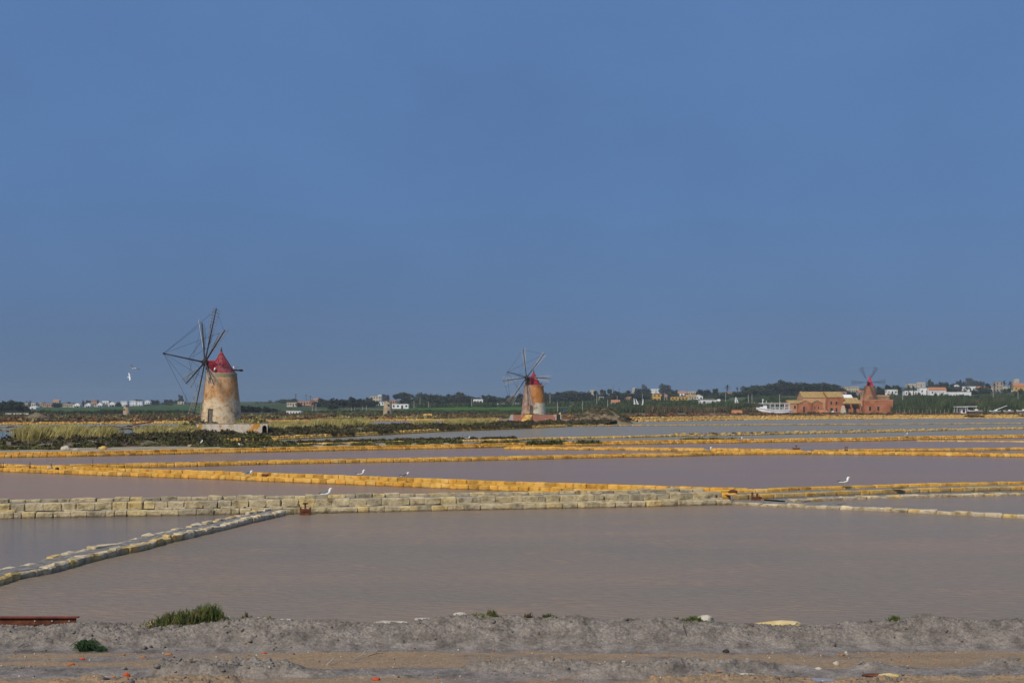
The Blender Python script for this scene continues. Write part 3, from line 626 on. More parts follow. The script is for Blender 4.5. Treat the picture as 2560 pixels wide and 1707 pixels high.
wall('F2', 'very low yellow stone edging in front of the two-course orange wall', [(0, -.05, .17, .40, .52, 'yellow', .012)], [(.3, .7, .1, 'shaded_orange_fill')], 0)
wall('G', 'low yellow stone wall topped with dark shrubs and a gull', [(0, -.05, .30, .40, .6, 'yellow', .03)], [(.3, 1.6, .24, 'sand')], 0)
wall('J', 'crumbling rubble dike of dark and pale stones between grey pans', [(0, -.1, .33, .5, .5, 'mix', .08, .1), (.6, -.1, .42, .5, .55, 'pale', .14, .5), (.9, -.05, .40, .5, .6, 'mix', .12, .3)], [(.2, 1.6, .18, 'soil')], 0, name='rubble_dike', cat='dike')
wall('H', 'short row of yellow blocks under the plastered mill platform', [(0, -.05, .42, .5, .55, 'yellow', .03, .05)], [(.3, 1.0, .3, 'soil')], 0)
wall('I', 'yellow block revetment below the dry grass bank running to the middle windmill', [(0, -.05, .30, .45, .55, 'yellow', .03, .02), (.12, .22, .26, .45, .55, 'yellow', .05, .06)], [(.4, 1.2, .42, 'soil')], 0)
wall('Mr', 'thin straight tan dike across the far grey pan', [(0, -.05, .30, .5, .9, 'mix', .03)], [(.4, 1.4, .22, 'soil')], 0, name='low_dike', cat='dike')
nl = [p for p in L['N'] if p[0] < 1420]
wall('N', 'long yellow stone edge of the farthest pan behind the left and middle windmills', [(0, -.05, .35, .6, .7, 'yellow', .05), (.3, .25, .32, .6, .7, 'yellow', .08, .1)], [(.5, 2.0, .42, 'soil')], 0, pts=[gp(*p) for p in nl], name='stone_edge')
nr_ = [p for p in L['N'] if p[0] >= 1600]
wall('N', 'high orange stone embankment in front of the boat and red mill buildings', [(0, -.1, .38, .7, .8, 'pale', .08, .1), (1.2, .1, .45, .7, .8, 'yellow', .06, .04), (2.2, .45, .45, .7, .8, 'orange', .06, .05), (3.0, .8, .40, .7, .8, 'yellow', .08, .08)],
     [(.6, 1.4, .28, 'sand'), (1.6, 2.5, .5, 'shaded_orange_fill'), (2.6, 5., 1.02, 'soil')], 0, pts=[gp(*p) for p in nr_], name='stone_embankment')

plane_poly('gravel_flat', [gp(*p) for p in [(1832,1258),(1920,1262.5),(2010,1267),(2120,1271),(2230,1271),(2190,1265),(2090,1262),(2120,1257),(2010,1256),(1940,1254),(1860,1252)]], .014, M['gravel'])
# ------------------------------------------------------------------ vegetation scatter (uncountable ground cover)
def leaf_cloud(centers, radii, n_each, leaf, flat=.8, seed=0):
    """leaf-sized triangles through the volume of many low domes"""
    r = np.random.default_rng(seed); C = np.repeat(np.asarray(centers, float), n_each, 0); Rr = np.repeat(np.asarray(radii, float), n_each, 0)
    n = len(C); d = r.normal(size=(n, 3)); d /= np.linalg.norm(d, axis=1)[:, None]; d[:, 2] = np.abs(d[:, 2])*1.0-.12
    rad = r.uniform(.45, 1.08, n)[:, None]
    P = C+d*rad*Rr
    ls = leaf*Rr.mean(1)[:, None]*r.uniform(.6, 1.5, (n, 1))
    a = r.normal(size=(n, 3)); b = r.normal(size=(n, 3)); a /= np.linalg.norm(a, axis=1)[:, None]; b /= np.linalg.norm(b, axis=1)[:, None]
    V = np.stack([P+a*ls, P-a*ls*.5+b*ls*.8, P-a*ls*.5-b*ls*.8], 1).reshape(-1, 3)
    return V, np.arange(3*n).reshape(-1, 3)
def shrubs(name, centers, radii, mat, n_each=80, leaf=.22, seed=0, label=None, cat=None):
    V, Fc = leaf_cloud(centers, radii, n_each, leaf, seed=seed)
    o = link(name, np_mesh(name, V, Fc, mat)); return tag(o, label, cat, kind='stuff')
def pick(Pz, n, v0, v1, u0=0, u1=1, seed=0, cl=0.):
    r = np.random.default_rng(seed); P, z = Pz; nu_, nv_ = z.shape; out = []
    while len(out) < n:
        u = r.uniform(u0, u1); v = r.uniform(v0, v1)
        i = min(int(u*(nu_-1)), nu_-2); j = min(int(v*(nv_-1)), nv_-2); fu = u*(nu_-1)-i; fv = v*(nv_-1)-j
        p = (P[i, j]*(1-fu)+P[i+1, j]*fu)*(1-fv)+(P[i, j+1]*(1-fu)+P[i+1, j+1]*fu)*fv
        zz_ = (z[i, j]*(1-fu)+z[i+1, j]*fu)*(1-fv)+(z[i, j+1]*(1-fu)+z[i+1, j+1]*fu)*fv
        if cl and vnoise(np.array([p[0]*.12+seed]), np.array([p[1]*.2]), seed)[0] < cl: continue
        out.append((p[0], p[1], zz_))
    return np.array(out)
def rad(n, a, b, h=.8, seed=0):
    r = np.random.default_rng(seed+99).uniform(a, b, n); return np.c_[r*1.25, r, r*h]
c = pick(bankP, 620, .06, .62, 0, 1, 1); shrubs('dark_shrubs', c, rad(620, .4, .95, .75, 1), M['dark_shrub'], seed=1, label='low dark brown scrub covering the front slope of the earth bank', cat='scrub')
c = pick(bankP, 420, .0, .40, 0, .95, 2); shrubs('green_shrubs', c, rad(420, .35, .8, .6, 2), M['green_shrub'], seed=2, label='low green succulent scrub along the foot of the earth bank', cat='scrub')
c = pick(bankP, 120, .2, .9, .0, 1, 3); shrubs('grey_shrubs', c, rad(120, .3, .6, .7, 3), M['grey_shrub'], seed=3, label='grey green tufts scattered among dry grass on the bank', cat='scrub')
c = pick(flatF, 320, .4, 1, 0, 1, 4, .40); shrubs('green_shrubs', c, rad(320, .35, .7, .55, 4), M['green_shrub'], seed=4, label='low green shrubs on the pale strip behind the two-course wall', cat='scrub')
c = pick(flatF, 110, .1, .5, 0, 1, 5, .5); shrubs('green_shrubs', c, rad(110, .3, .55, .45, 5), M['green_shrub'], seed=5, label='green shrubs spilling over the top of the two-course orange wall', cat='scrub')
c = pick(dike1, 190, .1, .9, 0, 1, 6); shrubs('dark_shrubs', c, rad(190, .2, .42, .8, 6), M['dark_shrub'], seed=6, label='dark hedge-like scrub on the narrow dike beyond the green pool', cat='scrub')
c = pick(dike2, 120, .1, .9, 0, 1, 7); shrubs('grey_shrubs', c, rad(120, .2, .38, .7, 7), M['dark_shrub'], seed=7, label='sparse scrub on the second narrow dike beyond the green pool', cat='scrub')
def along(key, n, off, z, a=0, b=1, seed=0, cl=.0, pts=None):
    r = np.random.default_rng(seed+5); P = resample(pts or LW[key], 1.); s = np.r_[0, np.cumsum(np.hypot(*np.diff(P, axis=0).T))]; out = []
    while len(out) < n:
        u = r.uniform(a, b)*s[-1]
        if cl and vnoise(np.array([u*.16]), np.array([seed*3.]), seed)[0] < cl: continue
        Q = offset_line(P, r.uniform(*off)); out.append((np.interp(u, s, Q[:, 0]), np.interp(u, s, Q[:, 1]), z))
    return np.array(out)
c = along('G', 260, (.7, 1.7), .25, 0, .68, 8, .30); shrubs('dark_shrubs', c, rad(260, .2, .42, .9, 8), M['dark_shrub'], seed=8, label='strip of dark shrubs along the top of the low yellow wall', cat='scrub')
c = along('F', 70, (1., 2.5), .3, .36, .56, 9, .5); shrubs('green_shrubs', c, rad(70, .25, .6, .6, 9), M['green_shrub'], seed=9, label='bright green shrubs behind the middle of the two-course wall', cat='scrub')
c = np.array([(*gp(px, 1110.5-(px-1310)*.02, .3), .3) for px in np.r_[np.linspace(1325, 1400, 16), np.linspace(1448, 1492, 10)]]); shrubs('green_shrubs', c, rad(len(c), .3, .55, .8, 10), M['green_shrub'], seed=10, label='two round green shrub patches behind the long orange wall near the middle', cat='scrub')
c = along('I', 150, (.0, .8), .38, 0, 1, 11, .5); shrubs('dark_shrubs', c, rad(150, .3, .6, 1., 11), M['dark_shrub'], seed=11, label='dark shrubs hanging over the yellow block revetment', cat='scrub')
c = along('H', 40, (-.1, 1.), .3, 0, 1, 12, .4); shrubs('dark_shrubs', c, rad(40, .3, .6, .8, 12), M['green_shrub'], seed=12, label='green scrub at the foot of the plastered mill platform', cat='scrub')
c = along('N', 260, (2, 14), .45, 0, 1, 13, .35, pts=[gp(*p) for p in nl]); shrubs('reddish_plants', c, rad(260, .5, 1.2, .35, 13), M['red_shrub'], seed=13, n_each=30, label='reddish brown salt plants beyond the far yellow stone edge', cat='scrub')
c = along('N', 200, (2, 24), .45, 0, 1, 14, .4, pts=[gp(*p) for p in nl]); shrubs('dark_shrubs', c, rad(200, .5, 1.2, .5, 14), M['dark_shrub'], seed=14, n_each=30, label='dark scrub beyond the far yellow stone edge', cat='scrub')
c = along('N', 200, (3.5, 12), .95, 0, 1, 15, .3, pts=[gp(*p) for p in nr_]); shrubs('dark_shrubs', c, rad(200, .5, 1.0, .5, 15), M['dark_shrub'], seed=15, n_each=30, label='dark scrub on top of the high orange embankment', cat='scrub')
c = along('N', 60, (.5, 2.5), .6, .56, .72, 16, .3, pts=[gp(*p) for p in nr_]); shrubs('dark_shrubs', c, rad(60, .5, 1.0, .8, 16), M['dark_shrub'], seed=16, n_each=30, label='dark bushes hanging down the embankment below the red mill platform', cat='scrub')
c = along('J', 160, (.5, 1.4), .2, 0, 1, 17, .35); shrubs('dark_shrubs', c, rad(160, .2, .4, .8, 17), M['dark_shrub'], seed=17, n_each=26, label='dark weeds between the stones of the rubble dike', cat='scrub')

def grass_blades(name, centers, hgt, n_each, w, lean, mat, seed, label, spread=.45, cat='grass'):
    r = np.random.default_rng(seed); C = np.repeat(np.asarray(centers, float), n_each, 0); n = len(C)
    Hh = np.repeat(hgt, n_each)*r.uniform(.6, 1.1, n)
    off = r.normal(size=(n, 2))*spread; b = C.copy(); b[:, :2] += off
    tip = b.copy(); tip[:, :2] += off*.5+np.c_[lean*Hh*r.uniform(.3, 1.1, n), r.normal(size=n)*.15*Hh]; tip[:, 2] += Hh
    mid = b*.5+tip*.5; mid[:, 2] += Hh*.12
    ww = np.repeat(w, n)*r.uniform(.6, 1.3, n); a = r.uniform(0, math.pi, n); s = np.c_[np.cos(a), np.sin(a)*.6, np.zeros(n)]*ww[:, None]
    V = np.stack([b-s*.7, b+s*.7, mid+s, mid-s, tip], 1).reshape(-1, 3); i = np.arange(n)*5
    Fc = np.concatenate([np.stack([i, i+1, i+2], 1), np.stack([i, i+2, i+3], 1), np.stack([i+3, i+2, i+4], 1)])
    return tag(link(name, np_mesh(name, V, Fc, mat)), label, cat, kind='stuff')
# dry grass crests of the bank: where the photograph shows them (pixel column ranges)
def bank_points(n, p0, p1, v0, v1, seed):
    r = np.random.default_rng(seed); P, z = bankP; nu_, nv_ = z.shape; out = []; pc = CX+P[:, nv_//2, 0]/P[:, nv_//2, 1]*F
    while len(out) < n:
        px = r.uniform(p0-60, p1+60); i = int(np.clip(np.searchsorted(pc, px), 0, nu_-1)); j = int(r.uniform(v0, v1)*(nv_-1))
        q = P[i, j]+r.normal(size=2)*.3
        if not p0 <= CX+q[0]/q[1]*F <= p1: continue
        out.append((q[0], q[1], z[i, j]-.05))
    return np.array(out)
for k, (p0, p1, n, h, v0, v1) in enumerate([(55, 215, 230, 1.3, .55, .85), (245, 268, 34, 1.3, .5, .65), (352, 492, 200, 1.1, .55, .85), (672, 800, 180, 1.05, .55, .88), (790, 915, 170, 1.4, .5, .85), (1030, 1075, 40, .9, .45, .8), (1115, 1225, 120, 1.2, .4, .85)]):
    c = bank_points(n, p0, p1, v0, v1, 40+k)
    hv = h*np.clip(-.05+1.9*fbm(c[:, 0]*.45, c[:, 1]*.45, 3, 8+k), .3, 1.2); hv[-1] = h
    grass_blades('dry_grass', c, hv, 44, .03, .4, M['dry_grass'], 60+k, ['tall yellow dry grass at the left end of the earth bank', 'single clump of dry grass standing in front of the green pool', 'dry grass on the bank just left of the ochre windmill platform', 'pale dry grass right of the arched opening in the platform', 'tallest wind-blown dry grass midway along the bank', 'small dry grass tuft before the middle windmill', 'dry grass mound on the bank near the middle windmill'][k])

# ------------------------------------------------------------------ windmills
def boolean_cut(obj, cutters):
    for c in cutters:
        md = obj.modifiers.new('b', 'BOOLEAN'); md.object = c; md.operation = 'DIFFERENCE'; md.solver = 'EXACT'
    bpy.context.view_layer.update()
    dg = bpy.context.evaluated_depsgraph_get(); me = bpy.data.meshes.new_from_object(obj.evaluated_get(dg)); obj.modifiers.clear()
    old = obj.data; obj.data = me; me.name = old.name
    for c in cutters: bpy.data.objects.remove(c)
def cutter(mbk): return mbk.build('cutter', M['darkdoor'])
def V3(*a): return Vector(a)
def windmill(loc, label, rb, rt, hgt, capr, caph, phi, tau, hub_d, hub_z, Rl, angs, bow, mats, door, win, spec, yoff=0):
    root = empty('windmill', loc, label, 'windmill')
    mtow, mcap = mats
    T = MB(); prof = [(rb+(rt-rb)*k/10, hgt*k/10) for k in range(11)]
    T.lathe([(rb*1.02, -.4)]+prof[1:], 40)
    tower = T.build('tower', mtow, root, False)
    cuts = []
    def open_at(x, z, w, h, deep):
        r = rb+(rt-rb)*((z+h/2)/hgt); y = -math.sqrt(max(r*r-x*x, .1)); az = math.atan2(x, -y)
        k = MB(); k.box((0, 0, 0), (w, deep*2, h)); o = cutter(k); o.matrix_world = Matrix.Translation(Vector(loc)) @ Matrix.Rotation(az, 4, 'Z') @ Matrix.Translation((0, -r, z+h/2)); cuts.append(o); return az, r
    ops = []
    for (x, z, w, h, deep, mat, nm) in door+win:
        az, r = open_at(x, z, w, h, deep); ops.append((az, r, z, w, h, deep, mat, nm))
    bpy.context.view_layer.update(); boolean_cut(tower, cuts)
    for (az, r, z, w, h, deep, mat, nm) in ops:
        k = MB(); k.box((0, 0, 0), (w*.98, .06, h*.98)); 
        if nm == 'door': k.box((0, -.04, 0), (.05, .04, h*.96)); k.box((0, -.04, h*.2), (w*.9, .04, .08)); k.box((0, -.04, -h*.2), (w*.9, .04, .08))
        else: k.box((0, -.04, 0), (w*.96, .04, .05))
        o = k.build(nm, M[mat], root); o.matrix_local = Matrix.Rotation(az, 4, 'Z') @ Matrix.Translation((0, -r+deep-.04, z+h/2))
    k = MB(); k.lathe([(rt+.02, hgt-.62), (rt+.06, hgt-.60), (rt+.06, hgt-.06), (rt-.02, hgt), (rt-.5, hgt+.02)], 40); k.build('cornice', M['cornice'] if spec == 1 else mtow, root)
    k = MB(); n = 20; k.lathe([(capr*1.06, hgt-.02), (capr*1.02, hgt+.10), (capr*.92, hgt+.25), (capr*.72, hgt+caph*.27), (capr*.45, hgt+caph*.55), (capr*.2, hgt+caph*.80), (.09, hgt+caph)], n)
    cap = k.build('cap', mcap, root)
    k = MB(); k.lathe([(.12, hgt+caph-.12), (.14, hgt+caph), (.07, hgt+caph+.3), (.03, hgt+caph+.5)], 8); k.build('finial', M['darkwood'], root)
    a = V3(-math.cos(phi)*math.cos(tau), -math.sin(phi)*math.cos(tau), math.sin(tau)); w = V3(math.sin(phi), -math.cos(phi), 0); u = w.cross(a)
    if u.z < 0: u = -u
    hub = V3(0, 0, hub_z)+a*hub_d
    # hood over the shaft: a small gabled dormer between cap and hub
    ah = V3(a.x, a.y, 0).normalized(); k = MB(); q0 = V3(0, 0, hgt); q1 = ah*(min(hub_d-.45, rt-.1))
    hw = capr*.48; hb = hgt+.05; he = hub_z+.15; hp = he+.55
    vs = []
    for q in (V3(0, 0, 0), q1):
        for (s, z) in ((-hw, hb), (hw, hb), (hw, he), (0, hp), (-hw, he)): vs.append(q+w*s+V3(0, 0, z))
    k.add(vs, [(0,1,2,3,4), (9,8,7,6,5), (0,5,6,1), (1,6,7,2), (2,7,8,3), (3,8,9,4), (4,9,5,0)]); k.build('shaft_hood', M['cap2'] if spec == 1 else mcap, root)
    k = MB()
    vs = [q1+ah*.03+w*s*.8+V3(0, 0, z) for (s, z) in ((-hw, hb), (hw, hb), (hw, he), (-hw, he))]; vs += [p+ah*.05 for p in vs]
    k.add(vs, [(0,1,2,3), (7,6,5,4), (0,4,5,1), (1,5,6,2), (2,6,7,3), (3,7,4,0)]); k.build('hood_opening', M['darkdoor'], root)
    k = MB(); k.tube(hub-a*2.2, hub+a*.5, .2, .17, 10); k.tube(hub-a*.28, hub+a*.28, .42, .42, 12); k.build('shaft', M['darkwood'], root)
    tips = []
    for i, (th, kk) in enumerate(angs):
        d = u*math.cos(th)+w*math.sin(th); t = -u*math.sin(th)+w*math.cos(th); R = Rl*kk
        k = MB(); sr = .09 if spec == 3 else .12; k.tube(hub, hub+d*R, sr, sr*.55, 6); bl = k.build('blade', M['darkwood'], root)
        b = {1: .95, 2: .3, 3: .2}[spec]; cr = t*math.cos(b)+a*math.sin(b)
        k = MB(); i0, i1 = .34, .97; nr2 = 12; wd = {1: .62, 2: .72, 3: .75}[spec]; rr0 = {1: .026, 2: .036, 3: .036}[spec]
        side = (1, -1)
        for s in side:
            k.tube(hub+d*R*i0+cr*s*.22, hub+d*R*(i1+.02)+cr*s*(.22+wd), .045, .04, 4)
        for q in range(nr2):
            f = q/(nr2-1); rr_ = i0+(i1-i0)*f; hw2 = .22+wd*f
            k.tube(hub+d*R*rr_-cr*(hw2+.08), hub+d*R*rr_+cr*(hw2+.08), rr0, rr0, 4)
        k.tube(hub+d*R*.55+cr*.42-a*0, hub+d*R*.98+cr*.40, .03, .03, 4)
        k.build('sail_lattice', M['palewood'] if (i % 3 or spec == 2) and spec != 3 else M['wood'] if spec != 3 else M['darkwood'], bl)
        tips.append((hub+d*R*.97, hub+d*R*.62, hub+d*R*.97+cr*.75))
    if bow:
        bt = hub+a*bow; k = MB(); k.tube(hub, bt, .12, .07, 6); k.tube(bt-a*.1, bt+a*.08, .13, .13, 8); k.build('bowsprit', M['darkwood'], root)
        for (p, m2, q) in tips:
            cr_ = .02 if spec == 1 else .03; MB().tube(bt, p, cr_, cr_, 3).build('cable', M['cable'], root); MB().tube(hub+a*bow*.4, m2, .018, .018, 3).build('cable', M['cable'], root)
    n = len(tips)
    for i in range(0, n, 2): MB().tube(tips[i][0], tips[(i+1) % n][0], .018 if spec == 1 else .028, .018 if spec == 1 else .028, 3).build('cable', M['cable'], root)
    # tail beam opposite the rotor
    k = MB(); zb = hgt+.42; k.tube(-ah*capr*.6+V3(0, 0, zb), -ah*(rt+.75)+V3(0, 0, zb), .11, .10, 6); k.tube(-ah*(rt+.45)+V3(0, 0, zb), -ah*(rt+.95)+V3(0, 0, zb), .15, .15, 6); k.build('tail_beam', M['darkwood'], root)
    return root

D_ = lambda x: R_(x)
Y1 = 162.0; X1 = xat(553.3, Y1); zp1 = 1.82
windmill((X1, Y1, zp1), 'largest windmill with ochre and grey plastered tower and red cone cap', 2.74, 2.04, 6.78, 1.90, 3.0, R_(31.5), R_(11), 2.3, 7.75, 7.45,
    [(R_(4), 1.0), (R_(56), .98), (R_(118), .9), (R_(182), .98), (R_(-112), 1.0), (R_(-40), 1.0)], 5.6, (M['mill1'], M['cap1']),
    [(-.9, -.02, .80, 1.98, .35, 'greydoor', 'door')], [(-1.15, 5.35, .5, .85, .35, 'darkdoor', 'window')], 1)
Y2 = 293.0; X2 = xat(1334.3, Y2); zp2 = 2.05
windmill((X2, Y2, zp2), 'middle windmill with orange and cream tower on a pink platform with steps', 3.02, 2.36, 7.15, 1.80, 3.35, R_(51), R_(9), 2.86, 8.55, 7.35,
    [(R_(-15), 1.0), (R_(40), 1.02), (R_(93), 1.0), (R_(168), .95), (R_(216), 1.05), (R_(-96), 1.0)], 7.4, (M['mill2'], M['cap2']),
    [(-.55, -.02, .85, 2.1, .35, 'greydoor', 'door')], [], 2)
Y3 = 516.0; X3 = xat(2174.5, Y3); zp3 = 7.35
windmill((X3, Y3, zp3), 'small far windmill with brown tower and bright red cap above red buildings', 2.85, 2.2, 5.3, 1.6, 4.4, R_(60), R_(5), 2.9, 6.55, 7.3,
    [(R_(-28), 1.0), (R_(28), 1.0), (R_(88), 1.0), (R_(152), .95), (R_(211), .95), (R_(-90), 1.0)], 0, (M['mill3'], M['cap3']), [], [], 3)

# platforms
def platform1():
    x0, x1 = xat(491, 157.5), xat(667, 157.5); yc = 162.3
    yw = R_(12); root = empty('mill_platform', ((x0+x1)/2-math.sin(yw)*4.8, 157.5+math.cos(yw)*4.8+.3, 0), 'low plastered stone platform with arched opening under the largest windmill', 'platform', rz=yw)
    w = (x1-x0)*.985; dep = 9.6
    k = MB(); k.box((0, 0, .86), (w, dep, 1.92)); o = k.build('wall', M['plat1'], root)
    c = MB(); aw, ah = .62, .95; ax = (xat(658.5, 157.5)-(x0+x1)/2)
    prof = [(-aw/2, -.1), (aw/2, -.1)]+[(aw/2*math.cos(t), ah+aw/2*math.sin(t)*1.3) for t in np.linspace(0, math.pi, 9)]
    n = len(prof); c.add([(ax+p[0], y, .28+p[1]) for y in (-dep/2-1, -dep/2+1.6) for p in prof], [tuple(range(n)), tuple(range(2*n-1, n-1, -1))]+[((i+1) % n, i, n+i, n+(i+1) % n) for i in range(n)])
    cu = cutter(c); cu.location = root.location; cu.rotation_euler = root.rotation_euler; bpy.context.view_layer.update(); boolean_cut(o, [cu])
    k = MB(); k.box((0, 0, 1.835), (w-.1, dep-.1, .04)); k.build('top_surface', M['soil'], root)
    k = MB(); k.box((0, -dep/2+.14, 1.86), (w+.08, .34, .07)); k.build('coping', M['cornice'], root)
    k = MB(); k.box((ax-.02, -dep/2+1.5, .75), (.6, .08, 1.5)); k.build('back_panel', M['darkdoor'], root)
    return root
platform1()
def platform2():
    x0, x1 = xat(1283, 289), xat(1390, 289)
    root = empty('mill_platform', ((x0+x1)/2, 294, 0), 'pink brick platform with yellow steps below the middle windmill', 'platform')
    w = x1-x0; cx = (x0+x1)/2; dep = 10
    k = MB(); k.box((0, 0, .95), (w, dep, 2.15)); k.build('wall', M['plat2'], root)
    k = MB(); k.box((0, 0, 2.045), (w-.1, dep-.1, .05)); k.build('top_surface', M['green_shrub'], root)
    k = MB(); bx = x0-cx
    k.add([(bx-1.3, -dep/2+.1, -.1), (bx, -dep/2+.1, -.1), (bx, -dep/2+.1, 2.0), (bx-.7, -dep/2+.1, 1.9), (bx-1.3, dep/2-.1, -.1), (bx, dep/2-.1, -.1), (bx, dep/2-.1, 2.0), (bx-.7, dep/2-.1, 1.9)],
          [(0,1,2,3), (7,6,5,4), (0,4,5,1), (1,5,6,2), (2,6,7,3), (3,7,4,0)]); k.build('buttress', M['concrete'], root)
    sx0 = xat(1297.5, 289)-cx; st = 7
    for i in range(st):
        k = MB(); h = 2.05*(i+1)/st; xs_ = sx0+.28*i*.8
        k.box((xs_+1.0, -dep/2-.32*(st-i)/1.0*.5, h/2), (1.75-.03*i, .32*(st-i), h)); k.build('step', M['yellow_block'], root)
    dx = xat(1396, 289)-cx
    k = MB(); k.box((dx, -dep/2+.4, .95), (.95, .5, 2.1)); k.build('doorway', M['darkdoor'], root)
    k = MB(); k.box((dx-.58, -dep/2+.3, .98), (.22, .75, 2.2)); k.build('jamb', M['cream'], root)
    k = MB(); k.box((dx+.58, -dep/2+.3, .98), (.22, .75, 2.2)); k.box((dx+.4, -dep/2+.3, 2.35), (.35, .6, .5)); k.build('jamb', M['cream'], root)
    return root
platform2()
def bush(loc, r, mat, label, name='bush', n=260, leaf=.16, lobes=5, seed=0, cat='bush', group=None):
    rr = random.Random(seed); root = empty(name, loc, label, cat, group)
    cs = [(rr.uniform(-.5, .5)*r[0], rr.uniform(-.5, .5)*r[1], rr.uniform(.0, .3)*r[2]) for _ in range(lobes)]
    rs = [(r[0]*rr.uniform(.45, .7), r[1]*rr.uniform(.45, .7), r[2]*rr.uniform(.5, .8)) for _ in range(lobes)]
    V, Fc = leaf_cloud(cs, rs, n//lobes, leaf*2, seed=seed)
    link('foliage', np_mesh('foliage', V, Fc, mat), root)
    k = MB()
    for i in range(5): k.tube((0, 0, -.2), (rr.uniform(-.5, .5)*r[0], rr.uniform(-.5, .5)*r[1], r[2]*.6), .05, .02, 4)
    k.build('stems', M['bark'], root); return root
bush((xat(493, 158.5), 158.5, 1.2), (1.7, 1.3, 1.5), M['grey_shrub'], 'round olive bush beside the door of the largest windmill', n=700, seed=3, leaf=.10)
bush((xat(468, 160), 160, 1.0), (1.3, 1.2, 1.6), M['dry_grass'], 'yellowish bush left of the largest windmill platform', n=600, seed=4, leaf=.10)
bush((xat(626, 160.5), 160.5, 1.6), (2.3, 1.2, 1.25), M['dry_grass'], 'tawny dry bush on the platform right of the ochre tower', n=900, seed=5, leaf=.09)
bush((xat(536, 158.6), 158.6, 1.7), (.6, .5, .5), M['grey_shrub'], 'small weed at the foot of the ochre tower door', n=200, seed=6)
bush((xat(1297, 289.5), 290, 1.95), (1.2, .9, .9), M['green_shrub'], 'green bush left of the door of the middle windmill', n=400, seed=7, leaf=.11)
bush((xat(1325, 289.5), 289.6, 1.95), (2.4, .5, .45), M['green_shrub'], 'low green weeds along the front edge of the pink platform', n=400, seed=8, leaf=.09)
bush((xat(490, 157), 157, .3), (1.1, .8, 1.3), M['dark_shrub'], 'dark bush against the left end of the plastered platform', n=400, seed=9, leaf=.11)

# earth heaps
def heap(name, px0, px1, Y, h, depth, mat, label, seed, skew=.5, z0=.1):
    nx_, ny_ = 60, 24; x0, x1 = xat(px0, Y), xat(px1, Y); u = np.linspace(0, 1, nx_); v = np.linspace(-1, 1, ny_)
    U, Vv = np.meshgrid(u, v, indexing='ij')
    pr = np.where(U < skew, sstep(0, skew, U), 1-sstep(skew, 1, U)); zz_ = z0-.3+(h+.3)*pr*(1-np.abs(Vv)**1.6)*(1+.5*(fbm(U*6, Vv*3, 4, seed)-.5))+.15*h*(fbm(U*22, Vv*9, 3, seed+3)-.5)*pr
    P = np.stack([x0+(x1-x0)*U, Y+Vv*depth, zz_], -1)
    o = link(name, np_mesh(name, P.reshape(-1, 3), grid_faces(nx_, ny_), mat, True)); return tag(o, label, 'heap'), P
o, P = heap('earth_heap', 1400, 1602, 284, 3.9, 5, M['soil'], 'brown heap of earth overgrown with scrub right of the middle windmill', 3, .47)
r = np.random.default_rng(4); sel = P[6:52, 3:14].reshape(-1, 3)[r.choice(46*11, 75, False)]
shrubs('dark_shrubs', sel, rad(75, .3, .65, .7, 30), M['dark_shrub'], n_each=40, seed=30, label='dark scrub growing on the brown earth heap', cat='scrub')
sel = P[14:40, 6:14].reshape(-1, 3)[r.choice(26*8, 60, False)]
shrubs('grey_shrubs', sel, rad(60, .4, .8, .8, 31), M['grey_shrub'], n_each=40, seed=31, label='grey green scrub on the crest of the brown earth heap', cat='scrub')
heap('earth_heap', 52, 138, 345, 1.7, 5, M['soil'], 'low dun heap of soil beyond the far pan edge', 8, .45, .4)
c = np.array([(*gp(px, 1059.5, .2), .2) for px in np.linspace(1405, 1450, 14)]); shrubs('dark_shrubs', c, rad(14, .5, .9, .7, 33), M['dark_shrub'], seed=33, label='dark bushes between the doorway and the earth heap', cat='scrub')

# stone ruins of mills
def stone_tower(px, yb, yt, wb, wt, label, Y, mat, mast=None, door=None):
    ppm = F/Y; X = xat(px, Y); z0 = zat(yb, Y); h = (yb-yt)/ppm
    root = empty('ruined_mill', (X, Y, z0), label, 'ruined mill'); rb, rt = wb/ppm/2, wt/ppm/2
    k = MB(); prof = [(rb, -.5)]+[(rb+(rt-rb)*q/6, h*q/6) for q in range(7)]; k.lathe(prof, 20)
    k.box((-rt*.4, 0, h+.12), (rt*.9, rt*1.6, .4)); o = k.build('tower', mat, root)
    if door:
        for (dx, dz, w, hh) in door:
            MB().box((dx, -(rb+(rt-rb)*(dz/h))*math.sqrt(max(.1, 1-(dx/rb)**2))+.08, dz), (w, .4, hh)).build('opening', M['darkdoor'], root)
    if mast:
        k = MB(); k.tube((0, 0, h-.2), (0, 0, h+mast), .32, .2, 7); k.box((0, 0, h+mast*.8), (1.1, .3, .25)); k.box((0, 0, h+mast*.35), (1.3, .5, .25)); k.build('mast', M['darkwood'], root)
    return root
stone_tower(969.5, 1040, 1005, 24.5, 19, 'squat ruined stone mill with a dark post on top', 430, M['tan_stone'], mast=2.7, door=[(.35, 1., .7, 2.), (.3, 3.9, .5, .6)])
stone_tower(316.5, 1041.5, 1017.5, 19, 14, 'small tan ruined mill tower in front of the green field', 440, M['tan_stone'], mast=.8, door=[(-.5, 2.6, .5, .5)])

